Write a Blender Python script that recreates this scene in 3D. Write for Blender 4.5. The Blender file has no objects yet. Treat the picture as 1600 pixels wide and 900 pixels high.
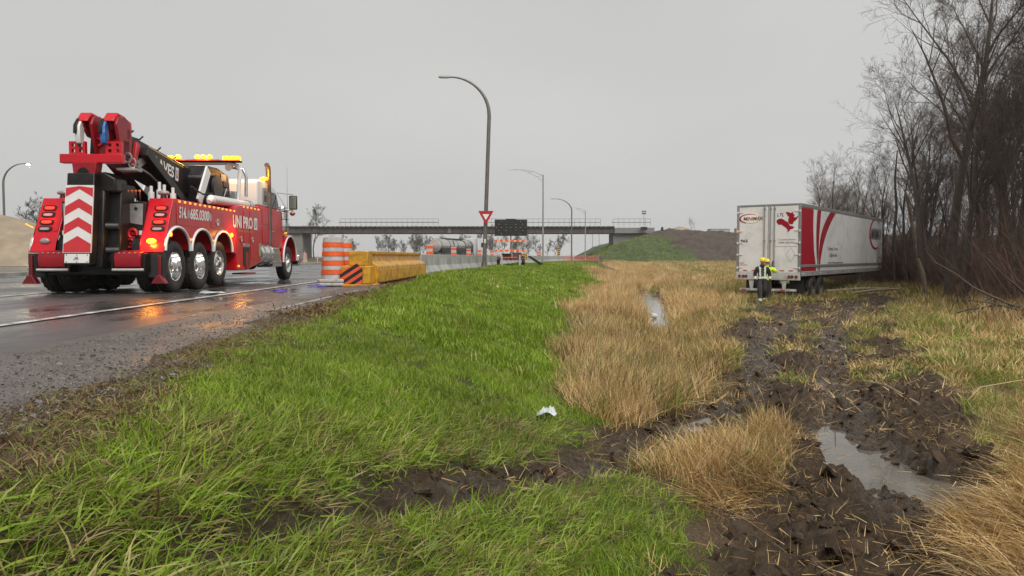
import bpy, math, random
import numpy as np
from mathutils import Vector, Matrix, Euler

random.seed(7)
RNG = np.random.default_rng(11)
R = math.radians
SC = bpy.context.scene
COL = SC.collection

# ------------------------------------------------------------------ camera, sky, sun, exposure
cam_d = bpy.data.cameras.new('camera')
cam_d.lens = 26.19; cam_d.sensor_width = 36.0
cam_d.clip_start = .05; cam_d.clip_end = 6000
cam = bpy.data.objects.new('camera', cam_d); COL.objects.link(cam)
cam.location = (0, 0, .72)
cam.rotation_euler = (R(90) - math.atan(49/1164.0), 0, 0)
SC.camera = cam

SUN_EL, SUN_AZ = R(52), R(155)      # a high, wide, veiled sun behind the photographer's right
world = bpy.data.worlds.new('World'); SC.world = world
world.use_nodes = True
wn, wl = world.node_tree.nodes, world.node_tree.links
wn.clear()
w_out = wn.new('ShaderNodeOutputWorld')
w_bg = wn.new('ShaderNodeBackground'); w_bg.inputs['Strength'].default_value = .052
w_sky = wn.new('ShaderNodeTexSky'); w_sky.sky_type = 'NISHITA'; w_sky.sun_disc = False
w_sky.sun_elevation = SUN_EL; w_sky.sun_rotation = SUN_AZ; w_sky.dust_density = 6; w_sky.air_density = 1
w_hs = wn.new('ShaderNodeHueSaturation'); w_hs.inputs['Saturation'].default_value = .05
w_mix = wn.new('ShaderNodeMix'); w_mix.data_type = 'RGBA'; w_mix.inputs[0].default_value = .93
w_tc = wn.new('ShaderNodeTexCoord')
w_map = wn.new('ShaderNodeMapping'); w_map.inputs['Scale'].default_value = (1, 1, 2.6)
w_no = wn.new('ShaderNodeTexNoise'); w_no.inputs['Scale'].default_value = 1.5; w_no.inputs['Detail'].default_value = 5; w_no.inputs['Roughness'].default_value = .45
w_rp = wn.new('ShaderNodeValToRGB')
w_rp.color_ramp.elements[0].position = .30; w_rp.color_ramp.elements[0].color = (5.0, 5.0, 5.02, 1)
w_rp.color_ramp.elements[1].position = .72; w_rp.color_ramp.elements[1].color = (5.9, 5.9, 5.8, 1)
wl.new(w_tc.outputs['Generated'], w_map.inputs[0]); wl.new(w_map.outputs[0], w_no.inputs['Vector'])
wl.new(w_no.outputs['Fac'], w_rp.inputs[0])
wl.new(w_sky.outputs[0], w_hs.inputs['Color'])
wl.new(w_hs.outputs[0], w_mix.inputs[6]); wl.new(w_rp.outputs[0], w_mix.inputs[7])
wl.new(w_mix.outputs[2], w_bg.inputs['Color']); wl.new(w_bg.outputs[0], w_out.inputs['Surface'])

sun_d = bpy.data.lights.new('sun', 'SUN'); sun_d.energy = 1.5; sun_d.angle = R(45); sun_d.color = (1, .985, .96)
sun = bpy.data.objects.new('sun', sun_d); COL.objects.link(sun)
sun.rotation_euler = (R(90)-SUN_EL, 0, R(180)-SUN_AZ)
vs = SC.view_settings
vs.view_transform = 'Standard'; vs.look = 'None'; vs.exposure = 1.08; vs.gamma = 1.0; vs.use_curve_mapping = False
SC.cycles.use_denoising = True
SC.cycles.max_bounces = 6; SC.cycles.diffuse_bounces = 2; SC.cycles.glossy_bounces = 3
SC.cycles.transmission_bounces = 4; SC.cycles.transparent_max_bounces = 8; SC.cycles.volume_bounces = 2
SC.cycles.sample_clamp_indirect = 6
SC.cycles.caustics_reflective = False; SC.cycles.caustics_refractive = False

# ------------------------------------------------------------------ helpers: materials
MATS = {}
def mat(name, col, rough=.5, metal=0, var=.12, vscale=6.0, bump=0, bscale=40, coat=0, emit=None, estr=0, dirt=None, dscale=2.0, dlo=.5, dhi=.7, alpha=None, trans=0, spec=.5, obj_rand=0, rvar=0):
    if name in MATS: return MATS[name]
    m = bpy.data.materials.new(name); m.use_nodes = True; MATS[name] = m
    nt = m.node_tree; n, l = nt.nodes, nt.links
    b = n['Principled BSDF']
    b.inputs['Roughness'].default_value = rough; b.inputs['Metallic'].default_value = metal
    b.inputs['Specular IOR Level'].default_value = spec
    if coat: b.inputs['Coat Weight'].default_value = coat; b.inputs['Coat Roughness'].default_value = .08
    if trans: b.inputs['Transmission Weight'].default_value = trans
    tc = n.new('ShaderNodeTexCoord')
    no = n.new('ShaderNodeTexNoise'); no.inputs['Scale'].default_value = vscale; no.inputs['Detail'].default_value = 6; no.inputs['Roughness'].default_value = .6
    l.new(tc.outputs['Object'], no.inputs['Vector'])
    mr = n.new('ShaderNodeMapRange'); mr.inputs[1].default_value = .3; mr.inputs[2].default_value = .7
    mr.inputs[3].default_value = 1-var; mr.inputs[4].default_value = 1+var
    l.new(no.outputs['Fac'], mr.inputs[0])
    hv = n.new('ShaderNodeHueSaturation'); hv.inputs['Color'].default_value = (*col, 1)
    l.new(mr.outputs[0], hv.inputs['Value'])
    c_out = hv.outputs[0]
    if obj_rand:
        oi = n.new('ShaderNodeObjectInfo'); m2 = n.new('ShaderNodeMapRange'); m2.inputs[3].default_value = 1-obj_rand; m2.inputs[4].default_value = 1+obj_rand
        l.new(oi.outputs['Random'], m2.inputs[0])
        h2 = n.new('ShaderNodeHueSaturation'); l.new(c_out, h2.inputs['Color']); l.new(m2.outputs[0], h2.inputs['Value']); c_out = h2.outputs[0]
    if dirt:
        dn = n.new('ShaderNodeTexNoise'); dn.inputs['Scale'].default_value = dscale; dn.inputs['Detail'].default_value = 8; dn.inputs['Roughness'].default_value = .65
        l.new(tc.outputs['Object'], dn.inputs['Vector'])
        dm = n.new('ShaderNodeMapRange'); dm.inputs[1].default_value = dlo; dm.inputs[2].default_value = dhi; dm.inputs[4].default_value = .85
        l.new(dn.outputs['Fac'], dm.inputs[0])
        mx = n.new('ShaderNodeMix'); mx.data_type = 'RGBA'; mx.inputs[7].default_value = (*dirt, 1)
        l.new(dm.outputs[0], mx.inputs[0]); l.new(c_out, mx.inputs[6]); c_out = mx.outputs[2]
    l.new(c_out, b.inputs['Base Color'])
    if rvar:
        rm = n.new('ShaderNodeMapRange'); rm.inputs[1].default_value = .35; rm.inputs[2].default_value = .65
        rm.inputs[3].default_value = max(.02, rough-rvar); rm.inputs[4].default_value = min(1, rough+rvar)
        l.new(no.outputs['Fac'], rm.inputs[0]); l.new(rm.outputs[0], b.inputs['Roughness'])
    if bump:
        bn = n.new('ShaderNodeTexNoise'); bn.inputs['Scale'].default_value = bscale; bn.inputs['Detail'].default_value = 4
        l.new(tc.outputs['Object'], bn.inputs['Vector'])
        bp = n.new('ShaderNodeBump'); bp.inputs['Strength'].default_value = bump; bp.inputs['Distance'].default_value = .02
        l.new(bn.outputs['Fac'], bp.inputs['Height']); l.new(bp.outputs[0], b.inputs['Normal'])
    if emit:
        b.inputs['Emission Color'].default_value = (*emit, 1); b.inputs['Emission Strength'].default_value = estr
    return m

# ------------------------------------------------------------------ helpers: meshes
class MB:
    def __init__(s): s.v = []; s.f = []; s.uv = None
    def add(s, vs, fs):
        o = len(s.v); s.v += [tuple(v) for v in vs]; s.f += [tuple(i+o for i in f) for f in fs]; return s
    def box(s, x0, x1, y0, y1, z0, z1):
        return s.add([(x0,y0,z0),(x1,y0,z0),(x1,y1,z0),(x0,y1,z0),(x0,y0,z1),(x1,y0,z1),(x1,y1,z1),(x0,y1,z1)],
                     [(0,3,2,1),(4,5,6,7),(0,1,5,4),(1,2,6,5),(2,3,7,6),(3,0,4,7)])
    def hexa(s, p):    # eight corners: bottom ring 0-3 and top ring 4-7, counter-clockwise from above
        return s.add(p, [(0,3,2,1),(4,5,6,7),(0,1,5,4),(1,2,6,5),(2,3,7,6),(3,0,4,7)])
    def beam(s, a, b, w, h, up=(0,0,1), w2=None, h2=None):   # box beam from a to b
        a, b = Vector(a), Vector(b); d = (b-a).normalized(); u = Vector(up)
        r = d.cross(u)
        if r.length < 1e-4: r = d.cross(Vector((0,1,0)))
        r.normalize(); u = r.cross(d).normalized()
        w2 = w if w2 is None else w2; h2 = h if h2 is None else h2
        P = []
        for c, ww, hh in ((a, w, h), (b, w2, h2)):
            P += [c-r*ww/2-u*hh/2, c+r*ww/2-u*hh/2, c+r*ww/2+u*hh/2, c-r*ww/2+u*hh/2]
        return s.add(P, [(0,1,2,3),(7,6,5,4),(0,4,5,1),(1,5,6,2),(2,6,7,3),(3,7,4,0)])
    def cyl(s, a, b, r0, r1=None, n=16, cap=True):
        a, b = Vector(a), Vector(b); r1 = r0 if r1 is None else r1
        d = (b-a).normalized(); u = d.orthogonal().normalized(); w = d.cross(u)
        P = []
        for c, r in ((a, r0), (b, r1)):
            for k in range(n):
                t = 2*math.pi*k/n; P.append(c+(u*math.cos(t)+w*math.sin(t))*r)
        F = [(k, (k+1) % n, n+(k+1) % n, n+k) for k in range(n)]
        if cap: F += [tuple(range(n-1, -1, -1)), tuple(range(n, 2*n))]
        return s.add(P, F)
    def tube(s, pts, r, n=8, cap=True):
        pts = [Vector(p) for p in pts]; m = len(pts)
        rr = r if isinstance(r, (list, tuple)) else [r]*m
        P = []; u = None
        for i, p in enumerate(pts):
            d = (pts[min(i+1, m-1)]-pts[max(i-1, 0)]).normalized()
            u = d.orthogonal().normalized() if u is None else (u-d*u.dot(d)).normalized()
            w = d.cross(u)
            for k in range(n):
                t = 2*math.pi*k/n; P.append(p+(u*math.cos(t)+w*math.sin(t))*rr[i])
        F = [(i*n+k, i*n+(k+1) % n, (i+1)*n+(k+1) % n, (i+1)*n+k) for i in range(m-1) for k in range(n)]
        if cap: F += [tuple(range(n-1, -1, -1)), tuple(range((m-1)*n, m*n))]
        return s.add(P, F)
    def lathe(s, prof, n=32, axis='x', c=(0,0,0), close=False, cap0=True):   # prof: (offset along the axis, radius)
        P = []
        for (h, r) in prof:
            for k in range(n):
                t = 2*math.pi*k/n; a, b = r*math.cos(t), r*math.sin(t)
                q = {'x': (h, a, b), 'y': (b, h, a), 'z': (a, b, h)}[axis]
                P.append((q[0]+c[0], q[1]+c[1], q[2]+c[2]))
        m = len(prof); F = []
        for i in range(m if close else m-1):
            j = (i+1) % m
            F += [(i*n+k, i*n+(k+1) % n, j*n+(k+1) % n, j*n+k) for k in range(n)]
        if not close: F += ([tuple(range(n-1, -1, -1))] if cap0 else [])+[tuple(range((m-1)*n, m*n))]
        return s.add(P, F)
    def prism(s, poly, plane, t0, t1):   # poly in 'yz' (extruded along x), 'xz' (along y) or 'xy' (along z)
        def q(a, b, t): return {'yz': (t, a, b), 'xz': (a, t, b), 'xy': (a, b, t)}[plane]
        n = len(poly)
        P = [q(a, b, t0) for a, b in poly]+[q(a, b, t1) for a, b in poly]
        F = [(k, (k+1) % n, n+(k+1) % n, n+k) for k in range(n)]+[tuple(range(n-1, -1, -1)), tuple(range(n, 2*n))]
        return s.add(P, F)
    def ball(s, c, r, n=12, m=8, sc=(1,1,1)):
        P = []; F = []
        for i in range(m+1):
            ph = math.pi*i/m
            for k in range(n):
                t = 2*math.pi*k/n
                P.append((c[0]+r*sc[0]*math.sin(ph)*math.cos(t), c[1]+r*sc[1]*math.sin(ph)*math.sin(t), c[2]+r*sc[2]*math.cos(ph)))
        for i in range(m):
            for k in range(n): F.append((i*n+k, (i+1)*n+k, (i+1)*n+(k+1) % n, i*n+(k+1) % n))
        return s.add(P, F)
    def xform(s, M, i0=0):
        for i in range(i0, len(s.v)): s.v[i] = tuple(M @ Vector(s.v[i]))
        return s
    def mesh(s, name, material=None, smooth=False):
        me = bpy.data.meshes.new(name); me.from_pydata(s.v, [], s.f); me.validate(); me.update()
        import bmesh
        bm = bmesh.new(); bm.from_mesh(me); bmesh.ops.remove_doubles(bm, verts=bm.verts, dist=1e-5); bmesh.ops.recalc_face_normals(bm, faces=bm.faces); bm.to_mesh(me); bm.free()
        if material: me.materials.append(material)
        if smooth:
            me.polygons.foreach_set('use_smooth', [True]*len(me.polygons))
            me.set_sharp_from_angle(angle=R(smooth if smooth is not True else 40))
        return me
    def build(s, name, material, parent=None, smooth=False, bev=0, seg=2):
        return obj(name, s.mesh(name, material, smooth or (40 if bev else False)), parent, bev, seg)

def obj(name, me, parent=None, bev=0, seg=2):
    o = bpy.data.objects.new(name, me); COL.objects.link(o)
    if parent: o.parent = parent
    if bev:
        b = o.modifiers.new('bevel', 'BEVEL'); b.width = bev; b.segments = seg; b.limit_method = 'ANGLE'; b.angle_limit = R(35)
        b.harden_normals = False
    return o

def tag(o, label=None, cat=None, group=None, kind=None):
    if label: o['label'] = label
    if cat: o['category'] = cat
    if group: o['group'] = group
    if kind: o['kind'] = kind
    return o
def thing(name, label, cat, loc=(0,0,0), rz=0, group=None):
    o = bpy.data.objects.new(name, None); COL.objects.link(o); o.empty_display_size = .2
    o.location = loc; o.rotation_euler = (0, 0, rz)
    return tag(o, label, cat, group)
def kids(o): return list(o.children)
def copy_tree(o, loc=None, rz=None, label=None, group=None, parent=None, scale=None):
    c = o.copy(); COL.objects.link(c); c.parent = parent
    if loc is not None: c.location = loc
    if rz is not None: c.rotation_euler = (c.rotation_euler[0], c.rotation_euler[1], rz)
    if scale is not None: c.scale = scale if isinstance(scale, (tuple, list)) else (scale,)*3
    if label: c['label'] = label
    if group: c['group'] = group
    for ch in kids(o): copy_tree(ch, parent=c)
    return c

def lettering(name, text, origin, right, up, w, h, material, parent, shear=0, off=.0, depth=.003, bold=0, spacing=1.0):
    """Flat text fitted into a w x h box whose lower left corner is origin."""
    cu = bpy.data.curves.new(name, 'FONT'); cu.body = text; cu.size = 1; cu.offset = bold; cu.shear = shear; cu.space_character = spacing
    cu.resolution_u = 3
    t = bpy.data.objects.new(name, cu); COL.objects.link(t)
    me = bpy.data.meshes.new_from_object(t)
    bpy.data.objects.remove(t); bpy.data.curves.remove(cu)
    nv = len(me.vertices); co = np.empty(nv*3); me.vertices.foreach_get('co', co); co = co.reshape(-1, 3)
    lo, hi = co.min(0), co.max(0)
    u = (co[:, 0]-lo[0])/(hi[0]-lo[0])*w; v = (co[:, 1]-lo[1])/(hi[1]-lo[1])*h
    rr, uu = np.array(Vector(right).normalized()), np.array(Vector(up).normalized()); nn = np.cross(rr, uu)
    out = np.array(origin)[None]+u[:, None]*rr+v[:, None]*uu+nn[None]*(off+depth)
    me.vertices.foreach_set('co', out.ravel()); me.update(); me.name = name
    me.materials.clear(); me.materials.append(material)
    return obj(name, me, parent)

def decal(name, polys, frame, material, parent, off=.003):
    """Flat paint: polygons given as (u, v) in a frame (origin, right, up)."""
    o, r, u = [Vector(a) for a in frame]; r.normalize(); u.normalize(); n = r.cross(u)
    mb = MB()
    for p in polys: mb.add([o+r*a+u*b+n*off for a, b in p], [tuple(range(len(p)))])
    me = bpy.data.meshes.new(name); me.from_pydata(mb.v, [], mb.f); me.update(); me.materials.append(material)
    return obj(name, me, parent)
def strip(a, b):   # quads between two equally long lists of points
    return [[a[i], a[i+1], b[i+1], b[i]] for i in range(len(a)-1)]
# ------------------------------------------------------------------ terrain
def vnoise(x, y, seed=0):
    x = np.asarray(x, float); y = np.asarray(y, float)
    xi = np.floor(x).astype(np.int64); yi = np.floor(y).astype(np.int64)
    fx = x - xi; fy = y - yi
    fx = fx*fx*(3-2*fx); fy = fy*fy*(3-2*fy)
    def h(a, b):
        n = (a*374761393 + b*668265263 + seed*974634777) & 0x7fffffff
        n = ((n ^ (n >> 13))*1274126177) & 0x7fffffff
        n = ((n ^ (n >> 16))*668265263) & 0x7fffffff
        return ((n ^ (n >> 15)) & 0xffffff)/float(0xffffff)
    a = h(xi, yi); b = h(xi+1, yi); c = h(xi, yi+1); d = h(xi+1, yi+1)
    return (a*(1-fx)+b*fx)*(1-fy) + (c*(1-fx)+d*fx)*fy

def fbm(x, y, oct=4, seed=0, gain=.5):
    s = 0; a = 1; t = 0
    for k in range(oct):
        s = s + a*vnoise(x*2**k+17.3*k, y*2**k-9.1*k, seed+k); t += a; a *= gain
    return s/t

def sstep(e0, e1, v):
    t = np.clip((v-e0)/(e1-e0), 0, 1)
    return t*t*(3-2*t)

XE = ([-10, 0, 2.5, 6, 14, 25, 35, 49, 70, 91, 137, 160, 190, 230, 400, 900], [-1.2, -1.5, -1.7, -2.3, -2.9, -3.2, -3.2, -1.7, 1.0, 4.3, 11.5, 16, 21, 29, 62, 170])
XD = ([-10, 0, 5, 10, 24.7, 45, 70, 100, 900], [-.3, 0.7, 1.5, 2.3, 4.75, 8.1, 12.5, 18, 160])
ZD = ([-10, 0, 6, 10, 14, 24, 45, 70, 100, 130, 900], [-1.2, -1.2, -1.25, -1.3, -1.45, -1.42, -1.38, -1.2, -.9, -.6, -.3])
ZF = ([-10, 0, 6, 15, 30, 60, 100, 150, 900], [-1.12, -1.12, -1.16, -1.12, -1.05, -1.0, -.75, -.35, -.3])
def xe(y): return np.interp(y, *XE)
def xd(y): return np.interp(y, *XD)

def base_z(x, y):
    x = np.asarray(x, float); y = np.asarray(y, float)
    e = xe(y); d = xd(y); zd = np.interp(y, *ZD); zf = np.interp(y, *ZF)
    u = np.clip((x-e)/(d-e), 0, 1)
    crown = np.interp(y, [0, 20, 40, 55, 90, 130], [0, 0, .12, .35, .2, 0])
    bank = zd*(.30*u+.70*u*u*(3-2*u)) + crown*np.sin(np.pi*np.clip(u*1.25, 0, 1))
    v = np.clip((x-d-.25)/1.5, 0, 1)
    field = zd + (zf-zd)*v*v*(3-2*v)
    z = np.where(x < e, -.05*sstep(.75, 1.3, e-x), np.where(x < d, bank, field))
    return z

def poly_sd(poly, x, y):
    """Signed distance to a polygon, negative inside."""
    P = np.array(poly, float); n = len(P)
    d = np.full(x.shape, 1e9); ins = np.zeros(x.shape, bool)
    for i in range(n):
        ax, ay = P[i]; bx, by = P[(i+1) % n]
        ex, ey = bx-ax, by-ay; wx, wy = x-ax, y-ay
        t = np.clip((wx*ex+wy*ey)/(ex*ex+ey*ey), 0, 1)
        d = np.minimum(d, (wx-ex*t)**2+(wy-ey*t)**2)
        c = ((ay > y) != (by > y)) & (x < (bx-ax)*(y-ay)/((by-ay) if by != ay else 1e-9)+ax)
        ins ^= c
    d = np.sqrt(d)
    return np.where(ins, -d, d)
def line_d(pts, x, y):
    P = np.array(pts, float); d = np.full(x.shape, 1e9)
    for i in range(len(P)-1):
        ax, ay = P[i]; bx, by = P[i+1]
        ex, ey = bx-ax, by-ay; wx, wy = x-ax, y-ay
        t = np.clip((wx*ex+wy*ey)/(ex*ex+ey*ey), 0, 1)
        d = np.minimum(d, (wx-ex*t)**2+(wy-ey*t)**2)
    return np.sqrt(d)

MUD = [(7.0,23.5),(9.6,27.2),(12,29.5),(17.3,34.8),(18.5,34),(13.5,26.4),(8.6,16),(6.4,10.9),(5.5,8.8),(4.7,7.4),(4.2,6.3),(3.2,5.0),(2.4,4.0),(2.0,2.6),(.8,2.8),(1.1,4.3),(1.6,5.3),(2.1,6.2),(2.0,6.9),(1.3,6.9),(1.2,7.5),(2.3,9.0),(3.2,10.5),(5.2,17.9)]
CLUMP = [(1.35,5.7),(1.65,7.3),(2.45,8.0),(3.15,9.0),(3.1,8.0),(2.75,7.2),(2.15,6.3),(1.55,5.2)]
RUT_A = [(-1.6,1.2),(-.98,2.4),(-.77,3.1),(-.37,4.2),(.3,5.6),(1.3,7.5),(2.75,9.7),(4.0,12.5),(6.2,18),(8.6,23.5),(10.9,28.5),(13,31.5)]
RUT_B = [(1.7,1.5),(2.3,3.4),(2.9,5.0),(3.45,6.6),(3.7,8.0),(4.5,10.3),(6.2,14.5),(8.1,18.8),(11,24.6),(13.4,28.8),(15.5,31.5)]
RUT_C = [(-1.2,1.6),(-.2,2.4),(.5,3.4),(1.0,4.2)]
PUD = [(3.25,8.5),(3.6,8.55),(3.6,7.8),(3.62,7.1),(3.95,6.5),(4.0,5.9),(3.7,5.6),(3.5,5.8),(3.38,6.35),(3.1,6.65),(3.0,7.3)]
def rut_a_w(y): return np.interp(y, [1, 3, 4.5, 6, 7.5, 10, 30], [.03, .075, .13, .24, .42, .5, .35])

def masks(x, y):
    """mud: 0..1 churned soil; dep: depth of ruts and pools below the lie of the land"""
    wob = (fbm(x*1.3, y*1.3, 3, 31)-.5)*1.1 + (fbm(x*5, y*5, 3, 37)-.5)*.5
    sdm = poly_sd(MUD, x, y) + wob*.75
    mud = 1-sstep(-.22, .22, sdm)
    cl = 1-sstep(-.15, .2, poly_sd(CLUMP, x, y)+wob*.4)
    da = line_d(RUT_A, x, y); wa = rut_a_w(y)
    ra = 1-sstep(wa*.55, wa*1.3+.08, da+wob*.28)
    rc = (1-sstep(.04, .20, line_d(RUT_C, x, y)+wob*.25))*.75
    db = line_d(RUT_B, x, y)
    rb = 1-sstep(.2, .5, db+wob*.1)
    mud = mud*(1-.97*cl)
    bare = sstep(.52, .66, fbm(x*.9+3, y*.9, 4, 77))*sstep(9, 13, y)     # grassy islands far along the track
    mud = mud*(1-.7*bare*(1-np.maximum(rb, 1-sstep(.2, .55, da))))
    mud = np.maximum(mud, ra*np.interp(y, [1, 2.2, 3, 4], [.2, .75, .95, 1.])*(1-.9*cl))
    mud = np.maximum(mud, rc)
    pud = 1-sstep(-.10, .14, poly_sd(PUD, x, y)+wob*.42)
    dep = .10*ra*np.interp(y, [1, 3, 6], [.5, .8, 1]) + .17*rb*mud*sstep(4, 7, y)*np.interp(y, [9, 11], [1, .8]) + .06*(1-sstep(.2, .5, da))*mud*sstep(9, 12, y) + .17*pud
    return np.clip(mud, 0, 1), dep, cl

def ground_z(x, y, fine=True):
    z = base_z(x, y)
    far = np.clip((y-2)/60, 0, 1)
    e = xe(y)
    off = sstep(0.05, .8, x-e)
    z = z + off*((fbm(x*.45, y*.45, 3, 5)-.5)*.14 + (fbm(x*2.1, y*2.1, 3, 8)-.5)*.07)
    m, dep, cl = masks(x, y)
    z = z - dep
    if fine:
        lump = (fbm(x*2.4, y*2.4, 3, 11)-.5)*.20 + (1-np.abs(fbm(x*5.5, y*5.5, 4, 13, .6)*2-1)-.62)*.17 + (fbm(x*17, y*17, 3, 15, .65)-.5)*.10
        z = z + m*lump*np.interp(dep, [0, .2, .3], [1, .6, .35])
        z = z + (1-m)*off*(fbm(x*9, y*9, 2, 21)-.5)*.03
    return z, m, dep, cl
# ------------------------------------------------------------------ ground sheet
def seq(*segs):
    out = []
    for a, b, st in segs: out += list(np.arange(a, b-1e-9, st))
    return np.array(out+[segs[-1][1]])
gx = seq((-2500,-300,300),(-300,-60,30),(-60,-20,5),(-20,-4,1.0),(-4,-2,.1),(-2,5.4,.036),(5.4,9,.08),(9,18,.2),(18,40,1.2),(40,100,6),(100,300,25),(300,2500,300))
gy = seq((-40,0,5),(0,1.6,.2),(1.6,10,.036),(10,16,.06),(16,36,.14),(36,60,.6),(60,240,5),(240,600,40),(600,3000,300))
GX, GY = np.meshgrid(gx, gy)
gz, gm, gd, gcl = ground_z(GX.ravel(), GY.ravel())

def grid_mesh(name, X, Y, Z, material, attrs={}, smooth=True):
    ny, nx = X.shape
    me = bpy.data.meshes.new(name)
    nv = nx*ny; co = np.stack([X.ravel(), Y.ravel(), Z.ravel()], 1)
    i = np.arange(nv).reshape(ny, nx)
    q = np.stack([i[:-1, :-1], i[:-1, 1:], i[1:, 1:], i[1:, :-1]], -1).reshape(-1)
    nf = (nx-1)*(ny-1)
    me.vertices.add(nv); me.vertices.foreach_set('co', co.ravel())
    me.loops.add(nf*4); me.loops.foreach_set('vertex_index', q.astype(np.int32))
    me.polygons.add(nf); me.polygons.foreach_set('loop_start', np.arange(0, nf*4, 4, dtype=np.int32))
    me.polygons.foreach_set('loop_total', np.full(nf, 4, np.int32))
    me.update(calc_edges=True)
    if smooth: me.polygons.foreach_set('use_smooth', np.ones(nf, bool))
    for k, a in attrs.items():
        at = me.attributes.new(k, 'FLOAT', 'POINT'); at.data.foreach_set('value', np.asarray(a, np.float32).ravel())
    me.materials.append(material)
    return me

def N(nt, typ, **kw):
    n = nt.nodes.new(typ)
    for k, v in kw.items():
        if k in ('op',): n.operation = v
        elif isinstance(k, str) and hasattr(n, k) and k not in ('inputs',): setattr(n, k, v)
    return n

def ground_material():
    m = bpy.data.materials.new('ground_soil'); m.use_nodes = True; nt = m.node_tree; l = nt.links; b = nt.nodes['Principled BSDF']
    geo = N(nt, 'ShaderNodeNewGeometry')
    def noise(sc, det=6, ro=.6):
        n = N(nt, 'ShaderNodeTexNoise'); n.inputs['Scale'].default_value = sc; n.inputs['Detail'].default_value = det; n.inputs['Roughness'].default_value = ro
        l.new(geo.outputs['Position'], n.inputs['Vector']); return n
    def ramp(src, stops):
        r = N(nt, 'ShaderNodeValToRGB'); e = r.color_ramp.elements
        while len(e) < len(stops): e.new(.5)
        for k, (p, c) in enumerate(stops): e[k].position = p; e[k].color = (*c, 1)
        l.new(src, r.inputs[0]); return r
    def mix(f, a, c):
        x = N(nt, 'ShaderNodeMix'); x.data_type = 'RGBA'
        l.new(f, x.inputs[0]); l.new(a, x.inputs[6]); l.new(c, x.inputs[7]); return x.outputs[2]
    am = N(nt, 'ShaderNodeAttribute'); am.attribute_name = 'mud'
    ad = N(nt, 'ShaderNodeAttribute'); ad.attribute_name = 'dry'
    n1 = noise(9); n2 = noise(45, 8, .7); n3 = noise(1.2, 4)
    thatch = ramp(n2.outputs['Fac'], [(.3, (.022,.026,.010)), (.55, (.06,.06,.022)), (.75, (.15,.12,.05))])
    straw = ramp(n2.outputs['Fac'], [(.3, (.035,.022,.012)), (.52, (.10,.066,.036)), (.75, (.24,.165,.09))])
    mud = ramp(n1.outputs['Fac'], [(.25, (.016,.009,.004)), (.5, (.044,.026,.012)), (.75, (.098,.062,.032))])
    c = mix(ad.outputs['Fac'], thatch.outputs[0], straw.outputs[0])
    c = mix(am.outputs['Fac'], c, mud.outputs[0])
    l.new(c, b.inputs['Base Color']); b.inputs['Specular IOR Level'].default_value = .28
    rr = N(nt, 'ShaderNodeMapRange'); rr.inputs[1].default_value = .38; rr.inputs[2].default_value = .62; rr.inputs[3].default_value = .30; rr.inputs[4].default_value = .75
    n4 = noise(3.5, 5); l.new(n4.outputs['Fac'], rr.inputs[0])
    r2 = N(nt, 'ShaderNodeMix'); r2.data_type = 'FLOAT'; r2.inputs[2].default_value = .8
    l.new(am.outputs['Fac'], r2.inputs[0]); l.new(rr.outputs[0], r2.inputs[3])
    aw = N(nt, 'ShaderNodeAttribute'); aw.attribute_name = 'wet'; r3 = N(nt, 'ShaderNodeMix'); r3.data_type = 'FLOAT'; r3.inputs[3].default_value = .16
    l.new(aw.outputs['Fac'], r3.inputs[0]); l.new(r2.outputs[0], r3.inputs[2]); l.new(r3.outputs[0], b.inputs['Roughness'])
    r4 = N(nt, 'ShaderNodeMix'); r4.data_type = 'FLOAT'; r4.inputs[2].default_value = .28; r4.inputs[3].default_value = .6
    l.new(aw.outputs['Fac'], r4.inputs[0]); l.new(r4.outputs[0], b.inputs['Specular IOR Level'])
    bp = N(nt, 'ShaderNodeBump'); bp.inputs['Strength'].default_value = .9; bp.inputs['Distance'].default_value = .03
    n5 = noise(42, 6, .7); l.new(n5.outputs['Fac'], bp.inputs['Height']); l.new(bp.outputs[0], b.inputs['Normal'])
    return m

def dry_mask(x, y):
    """1 where last year's straw covers the ground, 0 under green grass"""
    e = xe(y)
    xg = np.interp(y, [0, 3, 6, 8, 11, 13, 21, 42, 54, 75, 110, 200], [.9, 1.0, 1.05, .95, .9, 1.0, 1.9, 4.9, 5.6, 8.0, 14, 30])
    w = (fbm(x*1.1, y*1.1, 4, 51)-.5)*np.interp(y, [0, 10, 40], [.7, 1.0, 2.0])
    d = sstep(-.6, .6, x-xg+w)
    wedge = np.interp(y, [0, 2.5, 5, 10, 25, 50], [.10, .12, .18, .25, .35, .6])
    d = np.maximum(d, 1-sstep(wedge*.2-.05, wedge*1.3+.05, x-e+w*.5))
    return d
gdry = dry_mask(GX.ravel(), GY.ravel())
# keep the sheet beneath the roads
ground = obj('ground', grid_mesh('ground', GX, GY, gz, ground_material(), {'mud': gm, 'dry': gdry, 'wet': np.clip(gd/.14, 0, 1)*gm}))
tag(ground, 'grassy verge, ditch and churned muddy field', None, None, 'structure')

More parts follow.
